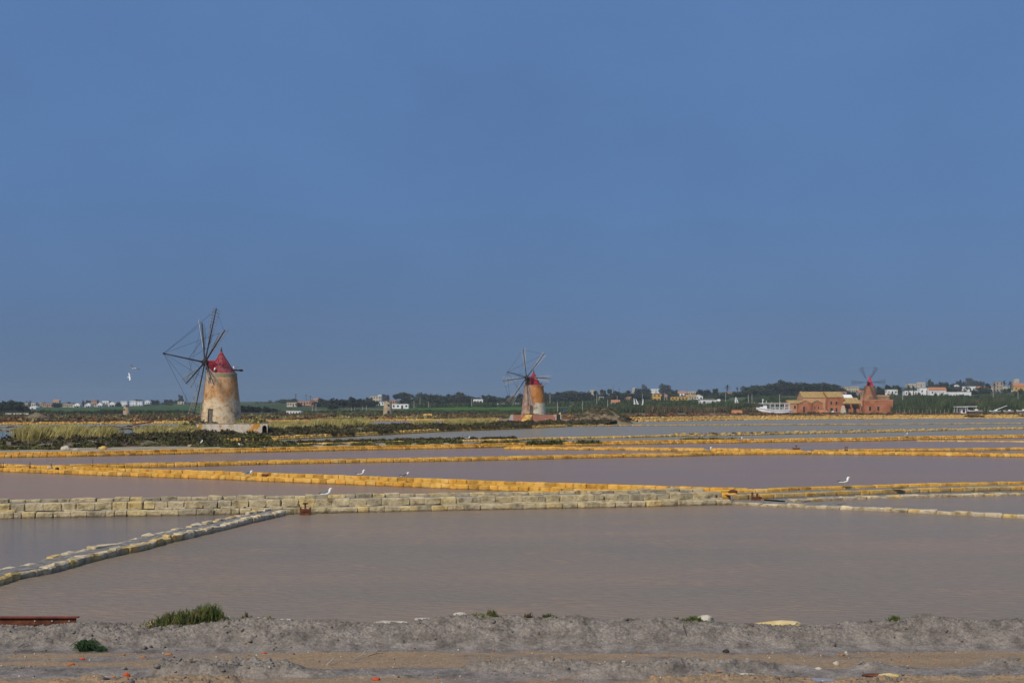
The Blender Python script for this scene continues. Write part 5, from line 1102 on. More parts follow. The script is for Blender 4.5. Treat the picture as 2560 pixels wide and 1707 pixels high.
for a, k in [
    ((55, 70, 1007, 1020, 'beige', 'leftmost beige house of the distant village between palms'), {}),
    ((74, 89, 1007, 1018, 'cream', 'cream house behind the two village palms'), {}),
    ((71, 90, 1015, 1023, 'white', 'low white gabled shed below the village palms'), dict(roof='front', roof_m='white', doors=1, wins=0)),
    ((89, 106, 1006, 1015, 'beige', 'flat beige house right of the village palms'), {}),
    ((106, 131, 1008, 1017, 'pinkwall', 'long brownish pink house in the distant village'), dict(wins=4)),
    ((132, 147, 999, 1010, 'cream', 'house with bright orange roof in the distant village'), dict(roof='side', roof_m='terra')),
    ((157, 182, 1009, 1018, 'beige', 'wide beige flat house right of the round dark village tree'), dict(wins=4)),
    ((184, 200, 1007, 1018.5, 'white', 'first white porch house, nearest the wide beige flat house'), dict(roof='front', roof_m='beige', storeys=2, porch=True)),
    ((213, 227, 1007, 1018.5, 'white', 'second white porch house, below the pink house'), dict(roof='front', roof_m='beige', storeys=2, porch=True)),
    ((228, 242, 1000, 1013, 'pinkwall', 'pink house standing above the white porch houses'), dict(storeys=2)),
    ((228, 240, 1012, 1018, 'cream', 'low cream annex between the second and third porch houses'), {}),
    ((243, 256, 1006, 1018, 'white', 'third white porch house, below the broad white house'), dict(roof='front', roof_m='beige', storeys=2, porch=True)),
    ((255, 272, 1002, 1013, 'white', 'broad white house above the third porch house'), dict(wins=3)),
    ((272, 288, 1004, 1016, 'white', 'fourth white porch house, set beside the broad white house'), dict(roof='front', roof_m='beige', storeys=2, porch=True)),
    ((302, 318, 1003, 1015.5, 'white', 'white block with blue windows behind the small tan mill'), dict(storeys=2, win_m='bluewin', wins=3)),
    ((324, 340, 1002, 1014.5, 'white', 'modern white house with blue bays, right of the small tan mill'), dict(storeys=2, win_m='bluewin', wins=3)),
    ((342, 356, 1003, 1014.5, 'white', 'second modern white house, joined before the gabled one'), dict(storeys=2, win_m='bluewin', wins=2)),
    ((358, 374, 1001, 1013, 'white', 'last white gabled house on the ridge of the distant village'), dict(roof='front', roof_m='white', storeys=2)),
    ((444, 460, 1004, 1010, 'cream', 'low pale shed under the araucaria left of the largest windmill'), dict(wins=1)),
    ((716, 752, 1028, 1035.5, 'white', 'long low white building with open bays beyond the salt flats'), dict(wins=4, Y=505, cat='building', name='building')),
    ((717, 743, 1006, 1016, 'cream', 'pale roofless ruin with small chapel gable'), dict(wins=3, roof='flat', cat='ruin')),
    ((744, 778, 1002, 1014, 'pinkwall', 'long pinkish ruined farmhouse under the palms'), dict(wins=4, roof_m='oldroof')),
    ((776, 785, 1001, 1015, 'brickwall', 'brick gable end of the ruined farmhouse'), dict(roof='front', roof_m='brickwall', wins=0)),
    ((784, 797, 996, 1008, 'beige', 'farmhouse with dark red roof beside the palms'), dict(roof='side', roof_m='terra')),
    ((926, 952, 990, 1006, 'cream', 'tall beige house left of the squat ruined stone mill'), dict(storeys=2, wins=3)),
    ((945, 954, 987, 1003, 'white', 'pale stair tower on the beige house by the stone mill'), dict(wins=1, doors=0)),
    ((930, 960, 1005, 1013, 'white', 'white terrace wall below the tall beige house'), dict(wins=3)),
    ((976, 991, 1000, 1010, 'pinkwall', 'pink house right above the squat ruined stone mill'), dict(wins=2)),
    ((979, 1021, 1010, 1021, 'white', 'modern white house with wide dark windows beside the stone mill'), dict(wins=3, dep=8)),
    ((1069, 1083, 999, 1006, 'white', 'white house with skewed roof among trees in the middle'), dict(roof='side', roof_m='white')),
    ((1084, 1094, 1002, 1008, 'white', 'small white annex under trees in the middle'), {}),
    ((1102, 1109, 998, 1007, 'beige', 'narrow beige house among the dark crowns'), dict(wins=1)),
    ((1126, 1140, 998, 1004, 'beige', 'beige wall of a house hidden by olive foliage'), dict(wins=1)),
    ((1183, 1207, 998, 1011, 'white', 'arched white house standing alone by the green field'), dict(wins=2, doors=1, Y=None)),
    ((1173, 1183, 1001, 1006, 'white', 'low white annex left of the arched white house'), dict(wins=1, doors=0)),
    ((1419, 1443, 981, 989, 'pinkwall', 'pink house with pale roof among the trees'), dict(roof='side', roof_m='pinkwall', wins=3)),
    ((1476, 1492, 975, 984, 'cream', 'cream house top showing above the middle trees'), dict(wins=2)),
    ((1529, 1550, 1000, 1017, 'white', 'little white house with pale red tiled roof'), dict(roof='side', roof_m='terra', wins=1, doors=1)),
    ((1561, 1579, 992, 1000, 'beige', 'beige house behind the little white house'), dict(roof='side', roof_m='terra')),
    ((1581, 1590, 969, 983, 'cream', 'narrow grey-cream building behind the big tree'), dict(wins=1)),
    ((1627, 1648, 972, 982, 'white', 'white flat house top between the two big trees'), dict(wins=3)),
    ((1632, 1652, 985, 1003, 'ochre', 'tall yellow house in the middle of the far shore'), dict(wins=1, storeys=2)),
    ((1652, 1668, 986, 1001, 'beige', 'beige side of the yellow house behind the olive tree'), dict(wins=1, roof='side')),
    ((1678, 1720, 992, 1001, 'ochre', 'long low yellow house right of the tall yellow one'), dict(wins=4)),
    ((1694, 1716, 978, 990, 'white', 'white house on the slope above the long low yellow house'), dict(roof='side', wins=2)),
    ((1720, 1739, 978, 986, 'cream', 'cream house top beside the broad dark tree'), dict(wins=2)),
    ((1716, 1741, 987, 999, 'cream', 'cream house with weathered tile roof near the white gable'), dict(roof='side', roof_m='oldroof', wins=3)),
    ((1739, 1757, 987, 998, 'white', 'white gabled house above the long white shed'), dict(roof='front', roof_m='white', wins=1)),
    ((1750, 1792, 1000, 1011, 'white', 'long plain white shed behind the reeds'), dict(wins=1, doors=1, cat='shed', name='shed', Y=640, sink=4)),
    ((1815, 1834, 980, 990, 'pinkwall', 'pinkish house under the big palm'), dict(wins=2)),
    ((2060, 2078, 975, 983, 'pinkwall', 'small pink house behind the barn roof'), {}),
    ((2082, 2104, 969, 981, 'beige', 'beige flats left of the town behind the red windmill'), dict(wins=3, storeys=2)),
    ((2104, 2124, 967, 980, 'cream', 'cream flats in the town behind the red windmill'), dict(wins=3, storeys=2)),
    ((2125, 2148, 966, 980, 'cream', 'cream flats nearest to the red windmill blades'), dict(wins=4, storeys=2)),
    ((2098, 2122, 979, 990, 'pinkwall', 'dull red house behind the white covered heap'), dict(wins=2)),
    ((2146, 2162, 976, 993, 'beige', 'house with red tiled roof left of the brown mill tower'), dict(roof='side', roof_m='terra')),
    ((2206, 2226, 981, 990, 'white', 'low white wing of the villa right of the red windmill'), dict(wins=1)),
    ((2218, 2244, 974, 988, 'white', 'white villa right of the red windmill'), dict(wins=2)),
    ((2262, 2288, 977, 989, 'white', 'white house behind the palms right of the villa'), dict(wins=2)),
    ((2286, 2300, 977, 989, 'white', 'white house front left of the long white house'), dict(wins=1)),
    ((2267, 2296, 959, 969, 'cream', 'long cream house on the skyline of the right hill'), dict(wins=4)),
    ((2293, 2313, 955, 969, 'cream', 'taller cream block on the skyline left of the tallest araucaria'), dict(wins=2)),
    ((2299, 2324, 970, 988, 'white', 'long white house with two tall openings'), dict(wins=1, doors=1)),
    ((2324, 2366, 968.5, 988, 'white', 'white house with orange tiled roof on the right hill'), dict(roof='side', roof_m='terra', wins=2)),
    ((2342, 2428, 980, 991, 'white', 'very long low white wall building with a dull red base'), dict(wins=0, doors=0, cat='building', name='building')),
    ((2381, 2401, 971, 981, 'pinkwall', 'pinkish house behind the very long low white building'), dict(wins=2, roof='side')),
    ((2385, 2402, 962, 971, 'white', 'white gabled house on the skyline below the cypresses'), dict(roof='front', roof_m='white')),
    ((2406, 2446, 966, 981, 'white', 'broad white flat house on the right hill'), dict(wins=4)),
    ((2445, 2464, 966, 982, 'white', 'white house with orange roof joined to the broad flat one'), dict(roof='side', roof_m='terra', wins=2)),
    ((2469, 2483, 966, 980, 'white', 'white annex with orange roof between two slim palms'), dict(roof='side', roof_m='terra', wins=1)),
    ((2489, 2508, 955, 979, 'beige', 'tall beige block beside the slim palms'), dict(wins=1, storeys=3)),
    ((2507, 2536, 966, 980, 'cream', 'cream wall behind the tall palms'), dict(wins=2)),
    ((2536, 2548, 947, 966, 'cream', 'square cream tower rising behind the yellow house'), dict(wins=1, doors=0, name='tower', cat='tower')),
    ((2535, 2580, 958, 979, 'ochre', 'bright yellow house with orange roof at the edge of the right hill'), dict(roof='side', roof_m='terra', wins=3)),
]: house(*a, **k)
# red band along the long white building
bz = solve_y(2385, 991)
# ------------------------------------------------------------------ red mill buildings (about 515 m away)
YB = 512.0
def bx(u): return 1860+u*.17007
def by(v): return 890+v*.17007
def gable_block(u0, u1, v_eave, v_ridge, v_base, mat, label, roof='side', dep=9., Y=YB, roof_m='oldroof', openings=(), name='mill_building', cat='building', front_gable_u=None):
    x0, x1 = xat(bx(u0), Y), xat(bx(u1), Y); cx = (x0+x1)/2; w = x1-x0; z0 = zat(by(v_base), Y)-.8; ze = zat(by(v_eave), Y)-z0; zr = zat(by(v_ridge), Y)-z0
    root = empty(name, (cx, Y, z0), label, cat); k = MB(); k.box((0, dep/2, ze/2), (w, dep, ze)); t_ = .22; e_ = .2
    if roof == 'side':
        k.add([(-w/2, 0, ze), (-w/2, dep, ze), (-w/2, dep/2, zr), (w/2, 0, ze), (w/2, dep, ze), (w/2, dep/2, zr)], [(1,0,2), (3,4,5), (0,3,5,2), (4,1,2,5)])
    elif roof == 'front':
        k.add([(-w/2, 0, ze), (w/2, 0, ze), (0, 0, zr), (-w/2, dep, ze), (w/2, dep, ze), (0, dep, zr)], [(0,1,2), (5,4,3), (0,2,5,3), (1,4,5,2)])
    k.build('wall', M[mat], root); k = MB()
    if roof == 'side':
        for y0 in (-e_, dep+e_):
            zz_ = ze-e_*(zr-ze)/(dep/2)+.05
            p = [(-w/2-e_, y0, zz_), (w/2+e_, y0, zz_), (w/2+e_, dep/2, zr+.05), (-w/2-e_, dep/2, zr+.05)]; k.add(p+[(a, b, c_+t_) for a, b, c_ in p], [(0,1,2,3), (7,6,5,4), (0,4,5,1), (2,6,7,3), (0,3,7,4), (1,5,6,2)])
        k.build('roof', M[roof_m], root)
    elif roof == 'front':
        for s in (-1, 1):
            zz_ = ze-e_*(zr-ze)/(w/2)+.05
            p = [(s*(w/2+e_), -e_, zz_), (0, -e_, zr+.05), (0, dep+e_, zr+.05), (s*(w/2+e_), dep+e_, zz_)]; k.add(p+[(a, b, c_+t_) for a, b, c_ in p], [(0,1,2,3), (7,6,5,4), (0,4,5,1), (2,6,7,3), (0,3,7,4), (1,5,6,2)])
        k.build('roof', M[roof_m], root)
    else:
        k.box((0, dep/2, ze+.1), (w+.15, dep+.15, .24)); k.build('coping', M[roof_m], root)
    for (ua, ub, va, vb, nm) in openings:
        xa, xb = xat(bx(ua), Y)-cx, xat(bx(ub), Y)-cx; za, zb = zat(by(vb), Y)-z0, zat(by(va), Y)-z0
        f = MB().box(((xa+xb)/2, -.02, (za+zb)/2), (xb-xa+.2, .12, zb-za+.2)).build(nm, M['brickpale'], root)
        MB().box(((xa+xb)/2, -.06, (za+zb)/2), (xb-xa, .12, zb-za)).build('pane' if nm == 'window' else 'leaf', M['darkdoor'], f)
    return root
gable_block(660, 815, 700, 655, 835, 'brickpale', 'low tan outbuilding with yellow roof behind the stern of the boat', openings=[(735, 760, 725, 770, 'window')], Y=511)
gable_block(800, 995, 700, 658, 835, 'brickwall', 'low red gabled outbuilding with a dark door', 'front', dep=10, Y=508, openings=[(868, 895, 740, 830, 'door')])
gable_block(992, 1158, 695, 655, 835, 'brickwall', 'low red gabled outbuilding with two narrow windows', 'front', dep=10, Y=508.5, openings=[(1033, 1048, 735, 780, 'window'), (1085, 1100, 735, 780, 'window')])
gable_block(865, 1228, 612, 530, 830, 'brickpale', 'tall tan barn wing with weathered yellow tile roof', 'side', dep=11, Y=514)
gable_block(1228, 1462, 606, 530, 835, 'brickwall', 'two-storey red house with four dark windows and yellow tiles', 'side', dep=11, Y=510.5, openings=[(1268, 1295, 665, 710, 'window'), (1343, 1372, 665, 710, 'window'), (1268, 1305, 760, 812, 'window'), (1345, 1372, 760, 833, 'door')])
gable_block(1462, 1700, 697, 620, 835, 'brickwall', 'lower red wing with sagging tile roof and two awning doors', 'side', dep=9, Y=510, openings=[(1500, 1535, 760, 825, 'door'), (1605, 1652, 760, 832, 'door')])
gable_block(1698, 1770, 650, 640, 835, 'brickpale', 'narrow tan link building with grey door beside the red platform', 'flat', dep=9, Y=511, roof_m='brickpale', openings=[(1722, 1752, 740, 815, 'door')])
gable_block(1768, 2190, 648, 640, 830, 'brickwall', 'broad red platform building under the far windmill', 'flat', dep=14, Y=508, roof_m='brickpale', openings=[(1835, 1868, 740, 800, 'window'), (1957, 1990, 740, 800, 'window')])
k = MB(); x0, x1 = xat(bx(1768), 516), xat(bx(2195), 516); zt = zat(by(648), 508)
rt_ = empty('railing', ((x0+x1)/2, 509, zt), 'low railing round the red platform roof', 'railing')
for i in range(24): MB().box((-(x1-x0)/2+(x1-x0)*i/23, 0, .7), (.16, .16, 1.4)).build('post', M['bark'], rt_)
MB().box((0, 0, 1.4), (x1-x0, .14, .16)).build('rail', M['bark'], rt_)
k = MB(); k.box((0, 0, 0), (x1-x0, .5, 3.2)); o = k.build('parapet_wall', M['brickpale'], None); o.location = ((x0+x1)/2, 521.6, zt+.75); tag(o, 'tan rear parapet behind the far windmill on the red platform', 'wall')
def awning(u0, u1, v, label):
    xa, xb = xat(bx(u0), 509.5), xat(bx(u1), 509.5); z = zat(by(v), 509.5); root = empty('awning', ((xa+xb)/2, 509.3, z), label, 'awning')
    MB().box((0, -.1, 0), (xb-xa, 1.2, .5)).build('cover', M['darkdoor'], root)
    for s in (-1, 1): MB().tube((s*(xb-xa)/2*.9, .4, -1.2), (s*(xb-xa)/2*.9, -.6, -.1), .05, .05, 4).build('bracket', M['darkwood'], root)
awning(1480, 1550, 718, 'dark awning over the left door of the lower red wing'); awning(1585, 1680, 718, 'dark awning over the right door of the lower red wing')
# buttressed plaster stub, white cars of the forecourt, tiled salt heaps
def wedge(px0, px1, yt, yb, Y, dep, mat, label, name, cat, flat=.3):
    x0, x1 = xat(px0, Y), xat(px1, Y); z0, z1 = zat(yb, Y)-.6, zat(yt, Y); w = x1-x0; root = empty(name, ((x0+x1)/2, Y, z0), label, cat); h = z1-z0
    k = MB(); a = w/2; b = w/2*(1-flat); k.add([(-a, 0, 0), (a, 0, 0), (a, dep, 0), (-a, dep, 0), (-b, dep*.4, h), (b, dep*.4, h), (b, dep*.6, h), (-b, dep*.6, h)], [(3,2,1,0), (4,5,6,7), (0,1,5,4), (1,2,6,5), (2,3,7,6), (3,0,4,7)])
    k.build('covering', M[mat], root); k = MB(); 
    for i in range(7):
        f = i/6; k.tube((-a+(2*a)*f, -.05, .1), (-b+(2*b)*f, dep*.4, h+.04), .09, .09, 5)
    k.tube((-b, dep*.5, h+.02), (b, dep*.5, h+.02), .16, .16, 6); k.build('ridge_tiles', M[mat], root); return root
wedge(2044, 2074, 1025.5, 1033, 503, 5, 'terra', 'salt heap covered with orange tiles in front of the red house', 'tile_covered_heap', 'salt heap')
wedge(1828, 1861, 1026, 1035, 486, 5, 'terra', 'salt heap covered with orange tiles left of the white boat', 'tile_covered_heap', 'salt heap')
wedge(223, 250, 1046, 1053.5, 345, 4, 'terra', 'orange tiled heap beyond the far pan on the left', 'tile_covered_heap', 'salt heap')
wedge(2103, 2134, 987, 996, 525, 6, 'white', 'white covered salt heap behind the red house roofs', 'covered_heap', 'salt heap', .15)
wedge(2102, 2116, 1015, 1034, 507, 2, 'cream', 'pale plastered stub wall in front of the lower red wing', 'wall_stub', 'wall', .55)
wedge(1791, 1806, 998.5, 1007, 640, 5, 'white', 'small white tent right of the long white shed', 'tent', 'tent', .5)
wedge(1056, 1081, 1036, 1043, 380, 3, 'yellow_block', 'stack of yellow stone beyond the far pan edge', 'stone_stack', 'stone stack', .2)

# ------------------------------------------------------------------ boats and shore clutter
def ferry():
    Y = 497.; X = xat(1935, Y); z = zat(1033.5, Y); root = empty('passenger_boat', (X, Y, z), 'white passenger boat with open canopy deck beside the red buildings', 'boat'); s = Y/F
    # hull: stations along x (bow left), section half-width & keel/sheer heights, from pixels
    st = [(-44.5, .15, 1.7, 2.55), (-38, 1.0, .9, 2.45), (-28, 1.7, .2, 2.3), (-10, 2.0, -.1, 1.75), (20, 2.0, -.1, 1.55), (36, 1.8, .3, 1.6), (44.5, 1.2, 1.0, 1.75)]
    vs = []; 
    for (px, hw, k0, k1) in st:
        x = px*s
        for (yy, zz_) in ((-hw, k1), (-hw*.96, k0+(k1-k0)*.22), (0, k0), (hw*.96, k0+(k1-k0)*.22), (hw, k1)): vs.append((x, yy, zz_))
    fs = []
    for i in range(len(st)-1):
        for j in range(4): fs.append((i*5+j, (i+1)*5+j, (i+1)*5+j+1, i*5+j+1))
        fs.append((i*5+4, (i+1)*5+4, (i+1)*5, i*5))
    fs += [(4,3,2,1,0), tuple(range(30, 35))]
    MB().add(vs, fs).build('hull', M['white'], root)
    k = MB()
    for i in range(len(st)-1):
        a = st[i]; b = st[i+1]; k.add([(a[0]*s, -a[1]-.03, a[3]-.55), (b[0]*s, -b[1]-.03, b[3]-.55), (b[0]*s, -b[1]-.03, b[3]-.42), (a[0]*s, -a[1]-.03, a[3]-.42)], [(0,1,2,3)])
    k.build('rubbing_strake', M['blue'], root)
    c = MB(); c.box((-24*s, 0, 3.0), (10*s, 2.6, 1.8), taper=.85); c.box((-30*s, 0, 2.5), (9*s, 2.6, .6)); cb = c.build('wheelhouse', M['white'], root)
    MB().box((-24.2*s, 0, 3.2), (10.6*s, 2.3, .75), taper=.95).build('window_band', M['glass'], cb)
    MB().box((1*s, 0, 4.15), (74*s, 3.9, .2)).build('canopy_roof', M['white'], root)
    for px in (-12, 0, 12, 24, 35):
        for y in (-1.75, 1.75): MB().box((px*s, y, 2.9), (.22, .14, 2.4)).build('canopy_post', M['white'], root)
    r_ = MB()
    for y in (-1.85, 1.85):
        r_.box((12*s, y, 2.75), (50*s, .06, .08)); r_.box((12*s, y, 2.35), (50*s, .06, .06))
        for i in range(22): r_.box((-12*s+48*s*i/21, y, 2.25), (.06, .06, 1.0))
    r_.build('railing', M['white'], root)
    k = MB(); k.tube((-29*s, 0, 3.9), (-27.5*s, 0, 6.2), .16, .1, 6); k.box((-27.5*s, 0, 5.6), (.8, .2, .2)); k.tube((-20*s, 0, 3.9), (-19*s, 0, 5.3), .1, .08, 5); k.build('mast', M['white'], root)
    for i in range(5): MB().box(((-6+9*i)*s, 0, 1.9), (.5, 2.8, .9)).build('bench', M['wood'], root)
ferry()
def canopy(px0, px1, yt, yb, Y, label):
    x0, x1 = xat(px0, Y), xat(px1, Y); z0 = zat(yb, Y); h = zat(yt, Y)-z0; w = x1-x0; root = empty('canopy', ((x0+x1)/2, Y, z0), label, 'canopy')
    MB().box((0, 1.5, h), (w, 3.4, .22)).build('roof', M['white'], root)
    for s in (-1, 1):
        for y in (.2, 2.8): MB().box((s*w*.42, y, h/2), (.12, .12, h)).build('post', M['white'], root)
canopy(2391, 2417, 1016.5, 1031, 480, 'first white flat canopy in front of the reeds'); canopy(2417, 2443, 1016, 1029, 482, 'second white flat canopy in front of the reeds, touching the first')
house(2403, 2416, 1021, 1031, 'white', 'small grey-white kiosk under the first canopy', Y=481, dep=2.5, wins=0, doors=1, name='kiosk', cat='kiosk', sink=.3)
canopy(1497, 1510, 992.5, 1000, 800, 'small white canopy among the middle trees')
def small_boat(px, yb, Y, L_, label, mast=False):
    root = empty('small_boat', (xat(px, Y), Y, zat(yb, Y)), label, 'boat'); st = [(-.5, .05, .35, .75), (-.35, .7, .05, .6), (0, .9, 0, .52), (.35, .8, .05, .55), (.5, .6, .15, .6)]; vs = []
    for (f, hw, a, b) in st:
        for (y, z) in ((-hw, b), (-hw*.7, a+.1), (0, a), (hw*.7, a+.1), (hw, b)): vs.append((f*L_, y, z))
    fs = [(i*5+j, (i+1)*5+j, (i+1)*5+j+1, i*5+j+1) for i in range(4) for j in range(4)]+[(i*5+4, (i+1)*5+4, (i+1)*5, i*5) for i in range(4)]+[(4,3,2,1,0), (20,21,22,23,24)]
    MB().add(vs, fs).build('hull', M['white'], root); MB().box((L_*.1, 0, .75), (L_*.2, .9, .5), taper=.8).build('cabin', M['white'], root)
    if mast: MB().tube((-L_*.1, 0, .6), (L_*1.1, .2, 2.6), .14, .1, 6).build('boom', M['white'], root)
small_boat(2487, 1030, 475, 4.5, 'small white boat with a long white boom slanting up', True)
small_boat(2437, 1029, 476, 6, 'low white boat beside the second flat canopy'); small_boat(2521, 1030, 478, 4, 'little white boat on the shore at the far right'); small_boat(2556, 1029, 478, 5, 'white boat with cabin at the right edge of the shore')
small_boat(2079, 1033, 500, 4.4, 'small white boat before the door of the two-storey red house')
def pole(px, yt, yb, Y, label, arm=False, r=.13, mat='concrete', name='utility_pole', cat='utility pole'):
    z0 = zat(yb, Y); h = zat(yt, Y)-z0; root = empty(name, (xat(px, Y), Y, z0-.5), label, cat)
    MB().tube((0, 0, 0), (0, 0, h+.5), r*1.3, r*.8, 6).build('post', M[mat], root)
    if arm: MB().box((0, 0, h+.1), (1.6, .12, .14)).build('crossarm', M['darkwood'], root)
    else: MB().box((0, 0, h+.5), (.25, .25, .12)).build('cap', M[mat], root)
for (px, yt, yb, Y, lab) in [
    (790, 1009, 1031, 560, 'tall pale pole right of the long low white building'), (781, 1013, 1030, 560, 'shorter pole beside the tall pale one'),
    (879, 1017, 1029, 600, 'first pale post of the row before the dark wood'), (887, 1018, 1029, 600, 'second pale post of the row before the dark wood'), (907, 1016, 1029, 600, 'third pale post of the row before the dark wood'), (916, 1014, 1027, 600, 'fourth pale post, nearest the squat stone mill'),
    (1035, 1001, 1017, 640, 'pole right of the modern white house'), (1050, 993, 1008, 800, 'pole under the wide flat-topped pine'), (1071, 1003, 1016, 680, 'pole below the skewed white roof'), (1179, 995, 1013, 740, 'pole beside the annex of the arched white house'),
    (1375, 984, 1005, 620, 'white mast right of the orange and cream tower'), (1394, 1005, 1026, 520, 'thin post in the field right of the middle windmill'),
    (1456, 1002, 1023, 560, 'post left of the brown heap crest'), (1492, 983, 1006, 660, 'tall pole left of the little white house'), (1519, 998, 1016, 640, 'pole left of the pale red tiled roof'), (1543, 988, 1000, 700, 'pole behind the pale red tiled roof'),
    (1606, 984, 1003, 640, 'pole left of the tall yellow house'), (1661, 982, 998, 660, 'pole right of the tall yellow house'), (1703, 985, 1001, 640, 'pole before the long low yellow house'), (1814, 983, 1012, 600, 'thick pole right of the white tent'),
    (1871, 986, 1008, 560, 'first tall vineyard pole left of the boat'), (1880, 986, 1010, 560, 'second tall vineyard pole left of the boat'), (1949, 985, 1010, 540, 'tall pole above the middle of the boat canopy'), (1996, 984, 1004, 530, 'short pole left of the barn gable'), (2003, 977, 1002, 530, 'tallest pole left of the barn gable'),
    (2257, 980, 997, 600, 'pole in front of the broad palm'), (2483, 973, 990, 640, 'pole below the slim palms on the right hill'), (2545, 978, 998, 600, 'pole under the yellow house on the right hill'),
]: pole(px, yt, yb, Y, lab, arm=(int(px) % 3 == 0))
def fence():
    Y = 470.; xs_ = [xat(p, Y) for p in (2241, 2250, 2261, 2273, 2284, 2295, 2306, 2317, 2327, 2339, 2351, 2361, 2372, 2383, 2455, 2470, 2500, 2513, 2530, 2543)]
    z0 = zat(1031, Y); root = empty('fence', (xs_[9], Y, z0), 'low wire fence with short pale posts along the shore before the reeds', 'fence'); rr = random.Random(4)
    for x in xs_: h = 1.15*rr.uniform(.8, 1.2); MB().tube((x-xs_[9], 0, -.5), (x-xs_[9]+rr.uniform(-.1, .1), 0, h), .085, .07, 6).build('post', M['wood'], root)
    for z in (.45, .9): MB().tube((xs_[0]-xs_[9], .05, z), (xs_[-1]-xs_[9], .05, z), .03, .03, 4).build('wire', M['cable'], root)
fence()
def trellis():
    Y = 585; root = empty('vine_trellis', (xat(1935, Y), Y, terrain_z(1935, Y)), 'long wire trellis with pale posts behind the boat', 'trellis')
    for i in range(15): MB().box((xat(1862+11*i, Y)-xat(1935, Y), (i % 2)*8, 1.6), (.22, .22, 4.2)).build('post', M['palewood'], root)
    for z in (2.0, 3.4): MB().box((0, 0, z), (xat(2010, Y)-xat(1862, Y), .08, .08)).build('wire', M['palewood'], root)
trellis()
def parasol(px, yb, Y, tilt, label):
    root = empty('furled_parasol', (xat(px, Y), Y, zat(yb, Y)-1), label, 'parasol'); d = V3(math.sin(tilt), 0, math.cos(tilt))
    MB().tube((0, 0, 0), d*1.4, .08, .08, 5).build('pole', M['palewood'], root); MB().path([d*1.3, d*2.2, d*4.2], [.5, .35, .08], 7).build('canvas', M['white'], root)
for a in [(1588, 1012, 560, -.15, 'first white furled parasol in the reeds'), (1597, 1012, 560, -.35, 'leaning middle white furled parasol in the reeds'), (1606, 1014, 560, .1, 'last of three white furled parasols in the reeds'), (1838, 1009, 560, .05, 'white furled parasol beside the thick pole'), (1847, 1009, 560, -.3, 'leaning white furled parasol right of the upright one')]: parasol(*a)
def bin_(px, yt, yb, Y, label):
    h = (yb-yt)*Y/F; root = empty('blue_bin', (xat(px, Y), Y, zat(yb, Y)), label, 'bin'); MB().box((0, 0, h/2), (1.0, 1.0, h), taper=1.1).build('body', M['blue'], root); MB().box((0, 0, h), (1.15, 1.15, .12)).build('lid', M['blue'], root)
bin_(1411, 1021.5, 1029, 470, 'blue bin on the field edge right of the middle windmill')
def gravel_wall(px0, px1, yt, Y, label):
    x0, x1 = xat(px0, Y), xat(px1, Y); z0 = terrain_z((px0+px1)/2, Y); root = empty('boundary_wall', ((x0+x1)/2, Y, z0-1), label, 'wall'); h = zat(yt, Y)-z0+1
    MB().box((0, 0, h/2), (x1-x0, .4, h)).build('wall_face', M['white'], root); MB().box((0, 0, h+.06), (x1-x0+.1, .55, .12)).build('coping', M['cream'], root)
gravel_wall(1223, 1262, 1008.5, 800, 'white boundary wall at the top of the bright green field'); gravel_wall(1283, 1304, 1007.5, 800, 'short white boundary wall left of the orange and cream tower'); gravel_wall(14, 72, 1033, 520, 'pale low wall below the dark trees at the left edge')

# rusty conveyor and other iron left in the pans
def debris_machine():
    X, Y = gp(350, 1067, .1); root = empty('rusty_conveyor', (X, Y, .2), 'rusty inclined conveyor lying by the far left pan', 'conveyor'); a = -1.4; b = 2.4
    MB().tube((-1.4, 0, .3), (2.5, 0, 1.0), .12, .12, 6).build('beam', M['rust_red'], root); MB().tube((-1.4, .8, .3), (2.5, .8, 1.0), .12, .12, 6).build('beam', M['rust_red'], root)
    for i in range(7): f = i/6; MB().tube((-1.4+3.9*f, 0, .3+.7*f), (-1.4+3.9*f, .8, .3+.7*f), .06, .06, 5).build('roller', M['rust'], root)
    MB().tube((-1.5, .4, 0), (-1.5, .4, 1.9), .07, .06, 5).build('post', M['rust'], root)
debris_machine()
def ruin_hut():
    Y = 420; root = empty('ruined_hut', (xat(296, Y), Y, zat(1047, Y)), 'small roofless stone hut beside the tan mill tower', 'ruin'); 
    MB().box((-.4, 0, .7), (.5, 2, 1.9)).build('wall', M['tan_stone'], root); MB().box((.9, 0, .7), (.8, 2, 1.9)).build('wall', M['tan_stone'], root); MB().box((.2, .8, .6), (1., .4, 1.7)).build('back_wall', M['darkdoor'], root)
ruin_hut()
def stake(px, py, h, label, z=.3, r=.03, tilt=0, mat='darkwood', name='stake', cat='stake', group=None):
    X, Y = gp(px, py, z); root = empty(name, (X, Y, z-.3), label, cat, group); MB().tube((0, 0, 0), (math.sin(tilt)*h, 0, h+.3), r, r*.8, 5).build('shaft', M[mat], root); MB().box((0, 0, .3), (r*4, r*4, .05)).build('collar', M['rust'], root); return root
stake(2, 1167, .28, 'first short dark stake at the left end of the orange walls'); stake(8, 1167, .28, 'second short dark stake at the left end of the orange walls')
stake(75, 1167, .32, 'dark stake on the narrow orange wall near its left end'); stake(128, 1166, .2, 'small dark stake on the narrow orange wall above the three rows'); stake(232, 1163, .4, 'thin dark stake where the narrow orange wall leaves the broad one', r=.018)
stake(2113, 1125, .34, 'left one of two rusty gate posts on the orange wall', r=.05, mat='rust'); stake(2117.5, 1125, .34, 'right one of two rusty gate posts on the orange wall', r=.05, mat='rust')
stake(7, 1093, .75, 'first thin stake standing in the green pool', 0, .03); stake(25, 1094, .8, 'second thin stake standing in the green pool', 0, .03); stake(1157, 1095, .5, 'bare twig above the low yellow wall left of the gull', .3, .02)

